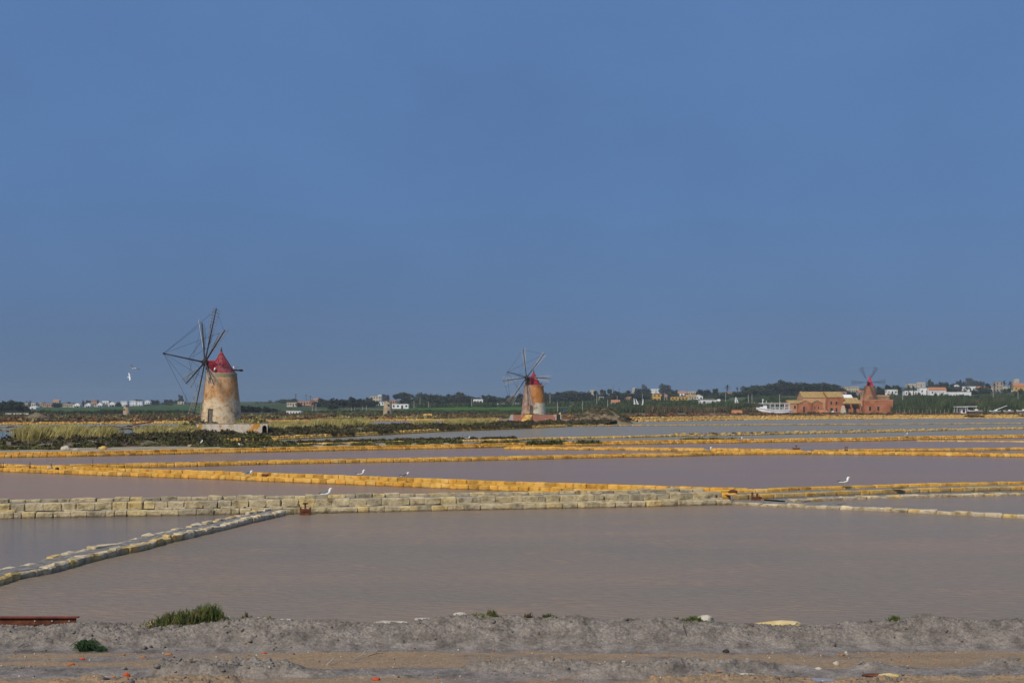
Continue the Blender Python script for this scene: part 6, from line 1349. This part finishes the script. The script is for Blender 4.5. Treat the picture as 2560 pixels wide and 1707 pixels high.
def sluice(px, py, w, h, label, z=-.05, handle=True, yaw=0, off=-.06):
    X, Y = gp(px, py, 0); root = empty('sluice_gate', (X, Y+off, z), label, 'sluice gate', rz=yaw)
    MB().box((0, 0, h*.42), (w, .05, h*.84)).build('plate', M['rust'], root)
    for s in (-1, 1): MB().box((s*w*.55, .02, h*.5), (.06, .10, h)).build('guide', M['rust'], root)
    if handle:
        MB().box((0, -.01, h*1.05), (.06, .05, h*.9)).build('stem', M['rust'], root); MB().box((0, -.01, h*1.45), (w*.55, .05, .06)).build('handle', M['rust'], root)
    for i in (0.25, .6): MB().box((0, -.035, h*i), (w*.9, .02, .05)).build('rib', M['rust'], root)
sluice(764, 1286.5, .34, .34, 'rusty sluice gate set in the lower course of the grey wall')
sluice(597, 1284, .30, .30, 'rusty sluice gate behind the pale stone bank', off=.25, handle=False)
sluice(1990, 1131, .5, .36, 'rusty sluice gate with upright handle on the middle orange wall', z=.1)
def broken_gate(px, py, label, n, hs, z=.0):
    X, Y = gp(px, py, z); root = empty('broken_sluice', (X, Y-.1, z), label, 'broken sluice')
    for i in range(n): MB().box(((i-n/2)*.11, 0, hs[i % len(hs)]/2), (.085, .05, hs[i % len(hs)])).build('slat', M['rust'], root)
    MB().box((0, .03, .1), (n*.11, .05, .08)).build('crossbar', M['rust'], root)
broken_gate(1803, 1259, 'broken rusty sluice boards at the right end of the grey wall', 4, [.38, .26, .2, .16])
broken_gate(1892, 1249.5, 'two rusty uprights of a broken gate before the orange and grey wall', 4, [.36, .12, .3, .16])

# loose rocks
def rock_mesh(name, mat, seed, sub=2, rough=.22):
    bm = bmesh.new(); bmesh.ops.create_icosphere(bm, subdivisions=sub, radius=1); r = random.Random(seed); o = Vector((r.uniform(0, 50), r.uniform(0, 50), 0))
    from mathutils import noise
    for v in bm.verts: v.co *= 1+rough*noise.noise(v.co*1.3+o)*1.6+rough*.5*noise.noise(v.co*3.1+o)
    me = bpy.data.meshes.new(name); bm.to_mesh(me); bm.free(); me.materials.append(mat); return me
def rock(px, py, z, dims, mat, label, seed, rot=(0, 0, 0), Y=None, name='rock', cat='rock', group=None):
    if Y is None: X, Y = gp(px, py, z)
    else: X = xat(px, Y)
    o = link(name, rock_mesh(name, M[mat], seed)); o.location = (X, Y, z); o.scale = [d/2 for d in dims]; o.rotation_euler = rot; return tag(o, label, cat, group)
rock(1684, 1226, .40, (.24, .24, .42), 'grey_block', 'upright rounded rock standing on the grey wall end', 3, (0, -.45, 0))
rock(164, 1122, .35, (.9, .6, .6), 'pale_stone', 'pale boulder at the foot of the grassy bank', 4)
rock(190, 1124.5, .3, (.6, .4, .3), 'pale_stone', 'small pale stone right of the boulder below the bank', 5)
rock(1832, 1229, .30, (.42, .25, .2), 'rust', 'dark rusty lump where the orange walls meet', 6)
rock(2247, 1217, .34, (.7, .3, .14), 'yellow_block', 'flat slab lying on the orange and grey wall', 7)
rock(1140, 1110.5, .3, (.45, .4, .3), 'darkwood', 'dark lump on top of the two-course orange wall', 8)
rock(2024, 1130, .28, (.45, .35, .3), 'mix_block', 'brown stone beside the upright rusty handle', 9)
rock(124, 1169.5, .25, (.35, .3, .25), 'grey_block', 'grey stone on the orange walls near the left end', 10); rock(143, 1171.5, .25, (.25, .25, .2), 'rust', 'dark brown stone on the orange walls near the left end', 11)
rock(663, 1187.5, .33, (.42, .25, .12), 'rust', 'brown flat stone on the broad orange wall right of the first gull', 12)
rock(257, 1120.5, .35, (.75, .5, .42), 'yellow_block', 'loose yellow block at the foot of the grassy bank', 13)

# ------------------------------------------------------------------ gulls
def loft(mb, sp, n=10, mi=None):
    """closed body from (x, z, ry, rz) stations"""
    vs = []; fs = []; mis = []
    for k, (x, z, ry, rz) in enumerate(sp):
        a = sp[max(k-1, 0)]; b = sp[min(k+1, len(sp)-1)]; d = Vector((b[0]-a[0], 0, b[1]-a[1])).normalized(); up = Vector((-d.z, 0, d.x))
        for i in range(n):
            t = 2*math.pi*i/n; vs.append(Vector((x, 0, z))+Vector((0, math.cos(t)*ry, 0))+up*(math.sin(t)*rz))
    for k in range(len(sp)-1):
        for i in range(n): fs.append((k*n+i, k*n+(i+1) % n, (k+1)*n+(i+1) % n, (k+1)*n+i))
    fs += [tuple(range(n-1, -1, -1)), tuple(range((len(sp)-1)*n, len(sp)*n))]; mb.add(vs, fs); return mb
POSE = {'stand': [(-.27,.205,.024,.012),(-.18,.215,.052,.036),(-.08,.232,.086,.078),(.02,.252,.100,.098),(.095,.285,.088,.090),(.125,.335,.060,.062),(.135,.375,.048,.050),(.145,.410,.049,.049),(.175,.425,.044,.040),(.205,.420,.024,.022),(.215,.416,.01,.01)],
        'hunch': [(-.27,.165,.022,.010),(-.19,.19,.045,.026),(-.09,.22,.078,.066),(.02,.245,.092,.084),(.10,.275,.084,.080),(.145,.31,.060,.056),(.165,.335,.050,.046),(.185,.350,.046,.043),(.215,.355,.040,.036),(.240,.350,.022,.020),(.25,.346,.01,.01)],
        'sit': [(-.27,.10,.022,.010),(-.19,.105,.045,.026),(-.09,.10,.078,.064),(.02,.10,.092,.084),(.10,.115,.084,.078),(.145,.15,.056,.056),(.165,.185,.044,.046),(.18,.21,.044,.043),(.205,.218,.040,.036),(.230,.214,.022,.020),(.24,.21,.01,.01)]}
def gull_parts(pose):
    sp = POSE[pose]; P = {}
    P['body'] = loft(MB(), sp, 12).mesh('body', M['gull_white'], True)
    hx, hz = sp[-1][0], sp[-1][1]
    P['beak'] = MB().tube((hx-.012, 0, hz+.002), (hx+.038, 0, hz-.006), .013, .007, 6).tube((hx+.036, 0, hz-.005), (hx+.05, 0, hz-.018), .007, .002, 6).mesh('beak', M['gull_yellow'])
    P['eye'] = MB()
    for s in (-1, 1): P['eye'].box((sp[-3][0]+.008, s*.037, sp[-3][1]+.006), (.012, .008, .012))
    P['eye'] = P['eye'].mesh('eye', M['gull_black'])
    b0 = sp[4]; b1 = sp[0]; W_ = []
    for s in (-1, 1):
        k = MB(); st = []
        for f, wy, wz, o in ((0, .010, .022, .060), (.12, .020, .050, .086), (.35, .022, .056, .092), (.6, .018, .044, .076), (.8, .012, .024, .045), (1.0, .008, .014, .022), (1.2, .003, .005, .008)):
            x = b0[0]+(b1[0]-b0[0])*f; z = b0[1]+.02+(b1[1]+.022-b0[1]-.02)*f; st.append((x, z, wy, wz, s*o))
        n = 8; vs = []; fs = []; mi = []
        for (x, z, wy, wz, o) in st:
            for i in range(n): t = 2*math.pi*i/n; vs.append((x, o+math.cos(t)*wy, z+.018+math.sin(t)*wz))
        for q in range(len(st)-1):
            for i in range(n): fs.append((q*n+i, q*n+(i+1) % n, (q+1)*n+(i+1) % n, (q+1)*n+i)); mi.append(1 if q >= 4 else 0)
        fs += [tuple(range(n-1, -1, -1)), tuple(range((len(st)-1)*n, len(st)*n))]; mi += [0, 1]
        k.v = [tuple(v) for v in vs]; k.f = fs; k.mi = mi; W_.append(k.mesh('wing', [M['gull_grey'], M['gull_black']], True))
    P['wing'] = W_
    P['leg'] = []
    if pose != 'sit':
        for s in (-1, 1):
            k = MB(); zt_ = sp[3][1]-.05; k.path([(.0, s*.035, zt_), (-.012, s*.038, .09), (.0, s*.038, .006)], [.012, .007, .007], 5)
            k.add([(-.01, s*.038, .008), (.06, s*.038-.028, .002), (.068, s*.038, .002), (.06, s*.038+.028, .002)], [(0,1,2), (0,2,3)]); k.add([(-.01, s*.038-.004, .0), (.06, s*.038-.028, -.003), (.068, s*.038, -.003), (.06, s*.038+.028, -.003)], [(2,1,0), (3,2,0)])
            P['leg'].append(k.mesh('leg', M['gull_yellow']))
    return P
GP = {p: gull_parts(p) for p in POSE}
def gull(px, py, z, pose, yaw, label, sc=1., X=None, Y=None):
    if Y is None: X, Y = gp(px, py, z)
    root = empty('gull', (X, Y, z), label, 'gull', 'gulls resting around the salt pans', yaw); P = GP[pose]; root.scale = (sc,)*3
    link('body', P['body'], root); link('beak', P['beak'], root); link('eye', P['eye'], root)
    for w in P['wing']: link('wing', w, root)
    for w in P['leg']: link('leg', w, root)
    return root
gull(817, 1247.5, .47, 'stand', -.15, 'gull standing on the grey stone wall facing right', 1.0)
gull(620, 1187.5, .33, 'sit', .25, 'gull sitting with tucked head on the broad orange wall, farthest from the grey wall', 1.08)
gull(903, 1193.5, .33, 'stand', -.1, 'gull standing upright on the broad orange wall looking right', .95)
gull(1012, 1198, .33, 'hunch', .35, 'hunched gull preening on the broad orange wall', .98)
gull(2112, 1216, .30, 'stand', -.3, 'gull standing on the orange and grey wall above the wedge pan', 1.05)
gull(504, 1113.5, .42, 'stand', 1.45, 'white-fronted gull standing below the plastered platform facing the water', 1.15)
gull(602, 1114.5, .35, 'sit', 3.0, 'gull lying on the low yellow wall under the platform', 1.1)
gull(1169, 1097.5, .35, 'sit', .1, 'gull sitting among dark shrubs on the low yellow wall', 1.3)
gull(1771, 1126, .28, 'sit', .1, 'gull lying on the short orange wall between the long walls', 1.3)
gull(1850, 1099.5, .42, 'sit', .2, 'gull resting on the two-course orange wall near the rubble dike', 1.3)
gull(2265, 1091.5, .42, 'stand', .1, 'gull standing on the two-course orange wall at the far right', 1.05)
gull(588, 0, zp1+6.78+.56, 'sit', 2.8, 'gull perched on the tail beam of the largest windmill', 1.5, xat(588, Y1+.6), Y1+.6)
gull(537, 0, zp1+6.78+.02, 'stand', 1.7, 'gull standing on the cornice in front of the red cap', 1.5, xat(537, 160.2), 160.15)
gull(249, 1064, .02, 'sit', .3, 'gull floating on the far left pan', 1.6)
def fly_gull(px, py, Y, yaw, roll, sc, label, dihed):
    z = zat(py, Y); root = empty('gull', (xat(px, Y), Y, z), label, 'gull', 'gulls flying over the left pans'); root.rotation_euler = (roll, 0, yaw); root.scale = (sc,)*3
    sp = [(-.27,0,.05,.008),(-.2,0,.035,.025),(-.08,0,.07,.06),(.05,.005,.075,.065),(.14,.01,.05,.05),(.19,.012,.045,.042),(.23,.008,.03,.026),(.25,.004,.01,.01)]
    loft(MB(), sp, 10).build('body', M['gull_white'], root, True); MB().tube((.24, 0, .004), (.29, 0, -.004), .012, .004, 6).build('beak', M['gull_yellow'], root)
    for s in (-1, 1):
        k = MB(); st = [(0, .10, -.08, 0), (.25, .13, -.05, math.sin(dihed)*.25), (.42, .10, -.06, math.sin(dihed)*.36), (.62, -.02, -.10, math.sin(dihed)*.30), (.72, -.12, -.14, math.sin(dihed)*.22)]
        vs = []; fs = []; mi = []
        for (y, xf, xb, z_) in st: vs += [(xf, s*y, z_+.012), (xb, s*y, z_+.006), (xb, s*y, z_-.006), (xf, s*y, z_-.012)]
        for q in range(4):
            for i in range(4): fs.append((q*4+i, q*4+(i+1) % 4, (q+1)*4+(i+1) % 4, (q+1)*4+i)); mi.append(1 if q == 3 else 0)
        k.add(vs, fs+[(3,2,1,0), (16,17,18,19)]); k.mi = mi+[0, 1]; k.build('wing', [M['gull_white'], M['gull_black']], root)
fly_gull(335, 921, 130, 2.7, .3, 1.0, 'upper flying gull left of the largest windmill', .6); fly_gull(323, 943, 120, .5, 1.0, .75, 'lower flying gull with spread wings left of the largest windmill', .4)

# ------------------------------------------------------------------ reeds and rough vegetation on the far shore
def reeds(name, px0, px1, Yr, hgt, n, mat, label, seed, w=.22):
    r = np.random.default_rng(seed); pts = []; hs = []
    for i in range(n):
        px = r.uniform(px0, px1); Y = r.uniform(*Yr); pts.append((xat(px, Y), Y, terrain_z(px, Y)-.1)); m = vnoise(np.array([px*.03]), np.array([Y*.03]), seed)[0]; hs.append(r.uniform(*hgt)*(.55+.9*m))
    return grass_blades(name, np.array(pts), np.array(hs), 9, w, .12, mat, seed, label, spread=.9, cat='reeds')
reeds('reeds', 1535, 1880, (535, 640), (2.2, 4.2), 1500, M['reed'], 'green reed bed behind the orange embankment left of the boat', 70)
reeds('reeds', 1620, 1890, (524, 545), (1.6, 3.0), 500, M['reed_brown'], 'brownish reeds along the front of the middle reed bed', 71)
reeds('reeds', 2228, 2620, (500, 680), (2.5, 5.2), 2600, M['reed'], 'tall dark green reed bed right of the red platform', 72)
reeds('reeds', 2420, 2640, (540, 610), (3.2, 4.6), 600, M['reed_brown'], 'brown-topped reeds at the far right', 73)
reeds('vines', 1858, 2010, (560, 700), (1.2, 2.4), 1100, M['reed'], 'vineyard rows on the slope behind the boat', 74)
reeds('undergrowth', 1860, 2230, (690, 800), (2, 4), 900, M['leaf_mid'], 'green undergrowth below the wooded hill', 75, .4)
reeds('undergrowth', 1330, 1560, (545, 620), (.8, 2.0), 700, M['reed'], 'rough green growth in the field behind the brown heap', 76)
reeds('undergrowth', 960, 1310, (540, 600), (.6, 1.4), 700, M['reed'], 'rough growth along the field edge behind the middle windmill', 77)
reeds('undergrowth', 0, 480, (520, 600), (.8, 1.8), 800, M['leaf_dark'], 'dark growth along the edge of the left green field', 78)
reeds('undergrowth', 690, 970, (540, 620), (.6, 1.5), 500, M['reed'], 'rough growth between the low white building and the stone mill', 79)
reeds('undergrowth', 1000, 1420, (760, 830), (1.5, 3.2), 700, M['leaf_mid'], 'hedge growth under the middle tree row', 80, .4)
reeds('undergrowth', 1440, 1760, (690, 800), (1.5, 3.5), 900, M['leaf_mid'], 'garden growth around the yellow houses', 81, .4)
reeds('undergrowth', 2220, 2640, (700, 860), (1.5, 3.0), 900, M['leaf_mid'], 'garden growth around the white houses of the right hill', 82, .4)

def flat_scrub(name, n, px0, px1, dy, rr, hh, mat, label, seed, cl=.45):
    r = np.random.default_rng(seed); out = []; rs = []
    while len(out) < n:
        px = r.uniform(px0, px1); yn = float(np.interp(px, NX, NY)); Y = yn+r.uniform(*dy)*(525-yn)
        if vnoise(np.array([px*.02+seed]), np.array([Y*.07]), seed)[0] < cl: continue
        q = r.uniform(*rr); out.append((xat(px, Y), Y, terrain_z(px, Y))); rs.append((q*1.8, q, hh*r.uniform(.6, 1.3)))
    shrubs(name, np.array(out), np.array(rs), M[mat], n_each=26, leaf=.3, seed=seed, label=label, cat='scrub')
flat_scrub('reddish_plants', 420, -60, 1560, (.05, .7), (.8, 2.2), .35, 'red_shrub', 'red and rust coloured salt plants on the flats behind the far pans', 90)
flat_scrub('dark_shrubs', 420, -60, 1560, (.1, 1), (.8, 2.2), .5, 'dark_shrub', 'dark brown scrub patches on the flats behind the far pans', 91)
flat_scrub('grey_shrubs', 420, -60, 1560, (.05, 1), (.8, 2.0), .45, 'grey_shrub', 'grey green scrub patches on the flats behind the far pans', 92)
flat_scrub('dry_grass', 260, -60, 1560, (.02, .6), (.7, 1.6), .4, 'dry_grass', 'yellowish dry plants on the flats behind the far pans', 93, .5)
flat_scrub('green_shrubs', 260, -60, 1560, (.3, 1.05), (.9, 2.2), .6, 'green_shrub', 'green scrub where the flats meet the fields', 94, .5)
flat_scrub('reddish_plants', 200, 1560, 2640, (.06, .9), (.8, 1.8), .35, 'red_shrub', 'rust coloured plants on top of the high orange embankment', 95, .4)
flat_scrub('dark_shrubs', 200, 1560, 2640, (.06, .9), (.8, 1.8), .5, 'dark_shrub', 'dark scrub patches around the boats and red buildings', 96, .4)

# ------------------------------------------------------------------ foreground details
def beam():
    Y = 19.62; x0, x1 = -13.2, xat(192, Y); z0 = zat(1560.5, Y); root = empty('steel_beam', ((x0+x1)/2, Y, z0), 'rusty steel I-beam lying on the mud crest', 'beam'); L_ = x1-x0; h = .125
    MB().box((0, .0, h/2), (L_-.02, .014, h-.02)).build('web', M['rust'], root); MB().box((.01, 0, h-.004), (L_+.04, .10, .016)).build('flange', M['rust_red'], root); MB().box((-.02, 0, .006), (L_-.04, .10, .014)).build('flange', M['rust'], root)
    for i in range(3): MB().tube((L_/2-.12-.28*i, -.02, h*.5), (L_/2-.12-.28*i, .0, h*.5), .012, .012, 8).build('bolt', M['concrete'], root)
beam()
for a in [(88, 1566, (.62, .25, .10), 'pale_stone', 'long pale crusted stone under the rusty beam'), (182, 1563, (.40, .28, .11), 'yellow_stone', 'yellow crusted stone under the end of the rusty beam'), (328, 1567, (.14, .14, .07), 'yellow_stone', 'small yellow stone left of the big glasswort bush'), (378, 1561, (.14, .14, .12), 'yellow_stone', 'yellow stone at the left foot of the big glasswort bush'),
          (566, 1545, (.17, .14, .09), 'pale_stone', 'white stone at the right end of the big glasswort bush'), (625, 1548, (.40, .22, .09), 'pale_stone', 'white flat stone behind the thin glasswort stems'), (720, 1552, (.44, .22, .08), 'pale_stone', 'white flat stone on the crest right of the thin stems'), (978, 1557, (.62, .26, .08), 'pale_stone', 'long white crusted slab on the crest'), (1065, 1548, (.40, .2, .06), 'pale_stone', 'thin white slab right of the long one on the crest'),
          (1150, 1539, (.26, .2, .12), 'pale_stone', 'white stone beside the tuft left of centre on the crest'), (1532, 1554, (.2, .16, .07), 'pale_stone', 'little white stone in the middle of the crest'), (1764, 1549, (.26, .22, .18), 'pale_stone', 'largest pale round stone on the crest beside a green tuft'), (1950, 1558, (.72, .28, .10), 'yellow_stone', 'long yellow crusted slab on the crest')]:
    Yk = 19.70; o = rock(a[0], 0, zat(a[1], Yk), a[2], a[3], a[4], int(a[0]), Y=Yk, name='stone', cat='stone')
def plant(px, yb, w, h, n, label, mats=('glasswort', 'glasswort_red'), seed=0, lean=.0, Y=19.5, frac=.25, name='glasswort_plant', r0=.006, cat='plant'):
    rr = random.Random(seed); X = xat(px, Y); z = zat(yb, Y); root = empty(name, (X, Y, z+.02), label, cat); ks = [MB(), MB()]
    for i in range(n):
        b = V3(rr.gauss(0, .30)*w, rr.gauss(0, .10)*min(w, .6), -.05); f = 1-min(1, abs(b.x)/(w*.62))**2*.6; hh = h*rr.uniform(.45, 1.05)*f; k = ks[1 if rr.random() < frac else 0]
        d = V3(rr.gauss(lean, .22), rr.gauss(0, .22), 1); t = b+d*hh; m = b+d*hh*.5+V3(rr.gauss(0, .02), 0, 0); k.path([b, m, t], [r0, r0*1.05, r0*.6], 4)
        for j in range(rr.choice((2, 3, 4))):
            q = b+(t-b)*rr.uniform(.35, .85); e_ = q+V3(rr.gauss(0, .35), rr.gauss(0, .35), rr.uniform(.5, 1))*hh*rr.uniform(.2, .4); k.tube(q, e_, r0*.95, r0*.55, 4)
    for k, m, nm in zip(ks, mats, ('stems', 'woody_stems')):
        if k.v: tag(k.build(nm, M[m], root), kind='stuff')
    return root
plant(478, 1564, 1.15, .30, 420, 'biggest glasswort bush, green with brown tips, on the mud crest', seed=1)
plant(524, 1556, .45, .34, 160, 'yellow-green upright glasswort clump at the right side of the biggest bush', seed=2, frac=.05)
plant(616, 1552, .12, .19, 18, 'single dark glasswort sprig right of the biggest bush', seed=3, frac=.5)
plant(668, 1553, .42, .12, 26, 'sparse thin glasswort stems before the white flat stone', seed=4, frac=.1)
plant(1195, 1542, .42, .10, 70, 'low glasswort tuft with the white stone left of centre', seed=5, frac=.1)
plant(1228, 1538, .16, .13, 50, 'denser glasswort tuft at the right of the low one', seed=6, frac=.1)
plant(1322, 1543, .16, .12, 26, 'brown dry sprig near the centre of the crest', seed=7, frac=.9)
plant(1370, 1546, .16, .13, 46, 'small dark green glasswort clump near the centre', seed=8, frac=.15)
plant(1388, 1546, .06, .10, 14, 'tiny glasswort clump right of the small dark green one', seed=81, frac=.15)
plant(1694, 1552, .32, .10, 50, 'brownish tuft left of the largest pale stone', seed=9, frac=.7)
plant(1735, 1553, .30, .12, 110, 'bright green tuft touching the largest pale stone', seed=10, frac=.05)
plant(2238, 1553, .22, .13, 90, 'olive tuft alone on the crest at the right', seed=11, frac=.1)
plant(8, 1568, .25, .08, 40, 'low green tuft under the rusty beam at the edge', seed=12, frac=.1)
def grass_tuft(px, py, z, w, h, n, label, seed):
    X, Y = gp(px, py, z); rr = random.Random(seed); root = empty('grass_tuft', (X, Y, bank_z(X, Y)-.02), label, 'plant'); k = MB()
    for i in range(n):
        a = rr.uniform(0, 6.28); b = V3(rr.gauss(0, .12)*w, rr.gauss(0, .12)*w, 0); L_ = rr.uniform(.5, 1.1)*w*.62; m = b+V3(math.cos(a)*L_*.5, math.sin(a)*L_*.5, h*rr.uniform(.5, 1)); t = b+V3(math.cos(a)*L_, math.sin(a)*L_, h*rr.uniform(.1, .7)); k.path([b, m, t], [.004, .0045, .0015], 3)
    k.build('blades', M['green_grass'], root)
grass_tuft(216, 1611, .5, .34, .19, 190, 'bright green grass tuft on the mud slope', 1); grass_tuft(253, 1615, .48, .2, .10, 70, 'smaller green grass tuft right of the bright one on the slope', 2)
def shard(px, py, dims, mat, label, seed, rot=(0, 0, 0), name='shard', cat='shard'):
    X, Y = gp(px, py, .40); z = bank_z(X, Y); return rock(px, 0, z+dims[2]*.25, dims, mat, label, seed, rot, Y=Y, name=name, cat=cat)
shard(316, 1693, (.10, .05, .11), 'red_chip', 'bright red-orange shard standing in the wheel track', 1)
shard(177, 1662, (.12, .08, .06), 'orange_chip', 'orange shard left of the puddle', 2); shard(206, 1648, (.08, .05, .04), 'red_chip', 'red brick crumb in the tan track', 3); shard(421, 1637, (.13, .08, .05), 'orange_chip', 'orange shard in the upper tan track', 4); shard(282, 1690, (.09, .06, .05), 'orange_chip', 'brown-orange shard left of the bright red one', 5)
shard(357, 1643, (.09, .06, .03), 'orange_chip', 'flat orange crumb in the upper tan track', 6); shard(255, 1689, (.18, .10, .05), 'yellow_stone', 'pale yellow stone by the puddle', 7); shard(262, 1699, (.14, .06, .03), 'darkwood', 'dark flat chip below the pale yellow stone', 8)
shard(940, 1700, (.12, .08, .05), 'red_chip', 'orange-red fragment at the bottom of the track', 9); shard(1798, 1689, (.08, .05, .03), 'orange_chip', 'orange chip right of centre near the bottom', 10); shard(1757, 1694, (.08, .04, .02), 'red_chip', 'red chip beside the orange one near the bottom', 11)
shard(2225, 1698, (.30, .12, .07), 'yellow_stone', 'long yellow stone right of the second puddle', 12); shard(2090, 1661, (.09, .08, .07), 'pale_stone', 'pale angular stone above the second puddle', 13); shard(2046, 1675, (.10, .08, .05), 'pale_stone', 'pale flat stone above the second puddle', 14); shard(2115, 1632, (.05, .05, .05), 'pale_stone', 'white pebble on the clod ridge', 15)
shard(2234, 1591, (.18, .05, .03), 'orange_chip', 'tan wood chip on the grey slope', 16); shard(662, 1633, (.06, .04, .04), 'red_chip', 'red pebble in the middle track', 17); shard(1815, 1629, (.10, .08, .07), 'darkwood', 'black clod at the end of the tan track', 18); shard(1560, 1657, (.07, .05, .05), 'pale_stone', 'white shell fragment on the clods', 19); shard(366, 1619, (.04,.03,.03), 'pale_stone', 'tiny white stone on the slope below the grass tufts', 20)
shard(2190, 1690, (.42, .12, .04), 'rust', 'dark flat rusty scrap above the long yellow stone', 21); shard(1867, 1699, (.25, .07, .03), 'pale_stone', 'flat whitish sliver left of the second puddle', 22)
def stick(p0, p1, z, label, r=.008, mat='palewood'):
    X0, Y0 = gp(*p0, z); X1, Y1_ = gp(*p1, z); root = empty('stick', (X0, Y0, 0), label, 'stick'); a = V3(0, 0, bank_z(X0, Y0)+.03); b = V3(X1-X0, Y1_-Y0, bank_z(X1, Y1_)+.05); m = a*.5+b*.5+V3(0, 0, .015)
    MB().path([a, m, b], [r, r*.9, r*.6], 5).build('shaft', M[mat], root); MB().tube(m, m+V3(.05, .02, .06), r*.6, r*.3, 4).build('twig', M[mat], root)
stick((884, 1641), (922, 1634), .45, 'pale stick leaning on the clod ridge'); stick((818, 1656), (836, 1648), .45, 'short pale bent stick left of the leaning one'); stick((920, 1644), (958, 1641), .40, 'dark twig lying in the track', .006, 'darkwood'); stick((45, 1612), (70, 1608), .48, 'thin dark twig on the left slope', .005, 'darkwood'); stick((1708, 1601), (1716, 1610), .45, 'tiny dark twig on the middle slope', .006, 'darkwood')
# loose clods of dried mud on the crest and the middle ridge
r = np.random.default_rng(31); bm = bmesh.new(); bmesh.ops.create_icosphere(bm, subdivisions=1, radius=1); ICO = np.array([v.co[:] for v in bm.verts]); ICF = np.array([[v.index for v in f.verts] for f in bm.faces]); bm.free()
CV = []; CF = []; nb = 0; wgt = (np.clip(MZ[0], 0, 1)*.75+np.clip(MZ[1], 0, 1)*1.6)*(ys[None, :] < 19.75)*(.2+sstep(.42, .62, fbm(X*1.3, Y*1.8, 3, 101))); 
wgt = wgt*np.gradient(ys)[None, :]; cdf = np.cumsum(wgt.ravel()); cdf /= cdf[-1]; ids = np.searchsorted(cdf, r.random(2800))
for q in ids:
    i, j = divmod(int(q), nv-1+0) if False else divmod(int(q), zz.shape[1])
    s_ = min(.008+r.gamma(1.4, .007), .05)
    v = ICO*(1+.28*r.normal(size=(12, 1)))*s_*r.uniform(.7, 1.25, 3)*np.array([1.15, 1, .8])+np.array([xs[i]+r.normal()*.01, ys[j]+r.normal()*.01, zz[i, j]+s_*.25])
    CV.append(v); CF.append(ICF+nb); nb += 12
tag(link('mud_clods', np_mesh('mud_clods', np.concatenate(CV), np.concatenate(CF), M['mud'])), 'small clods of grey mud strewn over the crest and the ridge', 'mud clods', kind='stuff')
# crumbs of brick, shell and salt strewn over the tracks
r = np.random.default_rng(12); CV = []; CF = []; nb = 0
for mat, n, nm, lab in (('orange_chip', 170, 'brick_crumbs', 'scattered orange brick crumbs in the wheel tracks'), ('pale_stone', 200, 'shell_crumbs', 'scattered white shell and salt crumbs on the mud'), ('rust', 90, 'dark_crumbs', 'scattered dark grit on the mud')):
    CV = []; CF = []; nb = 0
    while len(CV) < n:
        x = r.uniform(-9.5, 9.5); y = r.choice([r.uniform(16.3, 16.9), r.uniform(17.5, 18.6), r.uniform(16.3, 18.9)]); z = bank_z(x, y); s = r.uniform(.006, .018)*(1.5 if r.random() < .1 else 1)
        v = np.array([(1,0,0),(-1,0,0),(0,1,0),(0,-1,0),(0,0,1),(0,0,-1)], float)*s*r.uniform(.5, 1.4, 3)+(x, y, z+s*.4); CV.append(v)
        CF.append(np.array([(0,2,4),(2,1,4),(1,3,4),(3,0,4),(2,0,5),(1,2,5),(3,1,5),(0,3,5)])+nb); nb += 6
    tag(link(nm, np_mesh(nm, np.concatenate(CV), np.concatenate(CF), M[mat])), lab, 'crumbs', kind='stuff')

# ------------------------------------------------------------------ sea air
HAZE = 0.00017
hz = MB(); hz.box((0, 1150, 19.5), (6200, 3100, 43))
hm = bpy.data.materials.new('sea_haze'); hm.use_nodes = True; ht = hm.node_tree; ht.nodes.clear()
ho = ht.nodes.new('ShaderNodeOutputMaterial'); hv = ht.nodes.new('ShaderNodeVolumePrincipled'); hv.inputs['Color'].default_value = (.86, .90, .95, 1); hv.inputs['Density'].default_value = HAZE; hv.inputs['Anisotropy'].default_value = 0.2
ht.links.new(hv.outputs[0], ho.inputs['Volume'])
tag(hz.build('haze', hm), 'thin sea haze over the salt pans', 'haze', kind='stuff')
SC.cycles.volume_bounces = 0; SC.cycles.volume_max_steps = 64
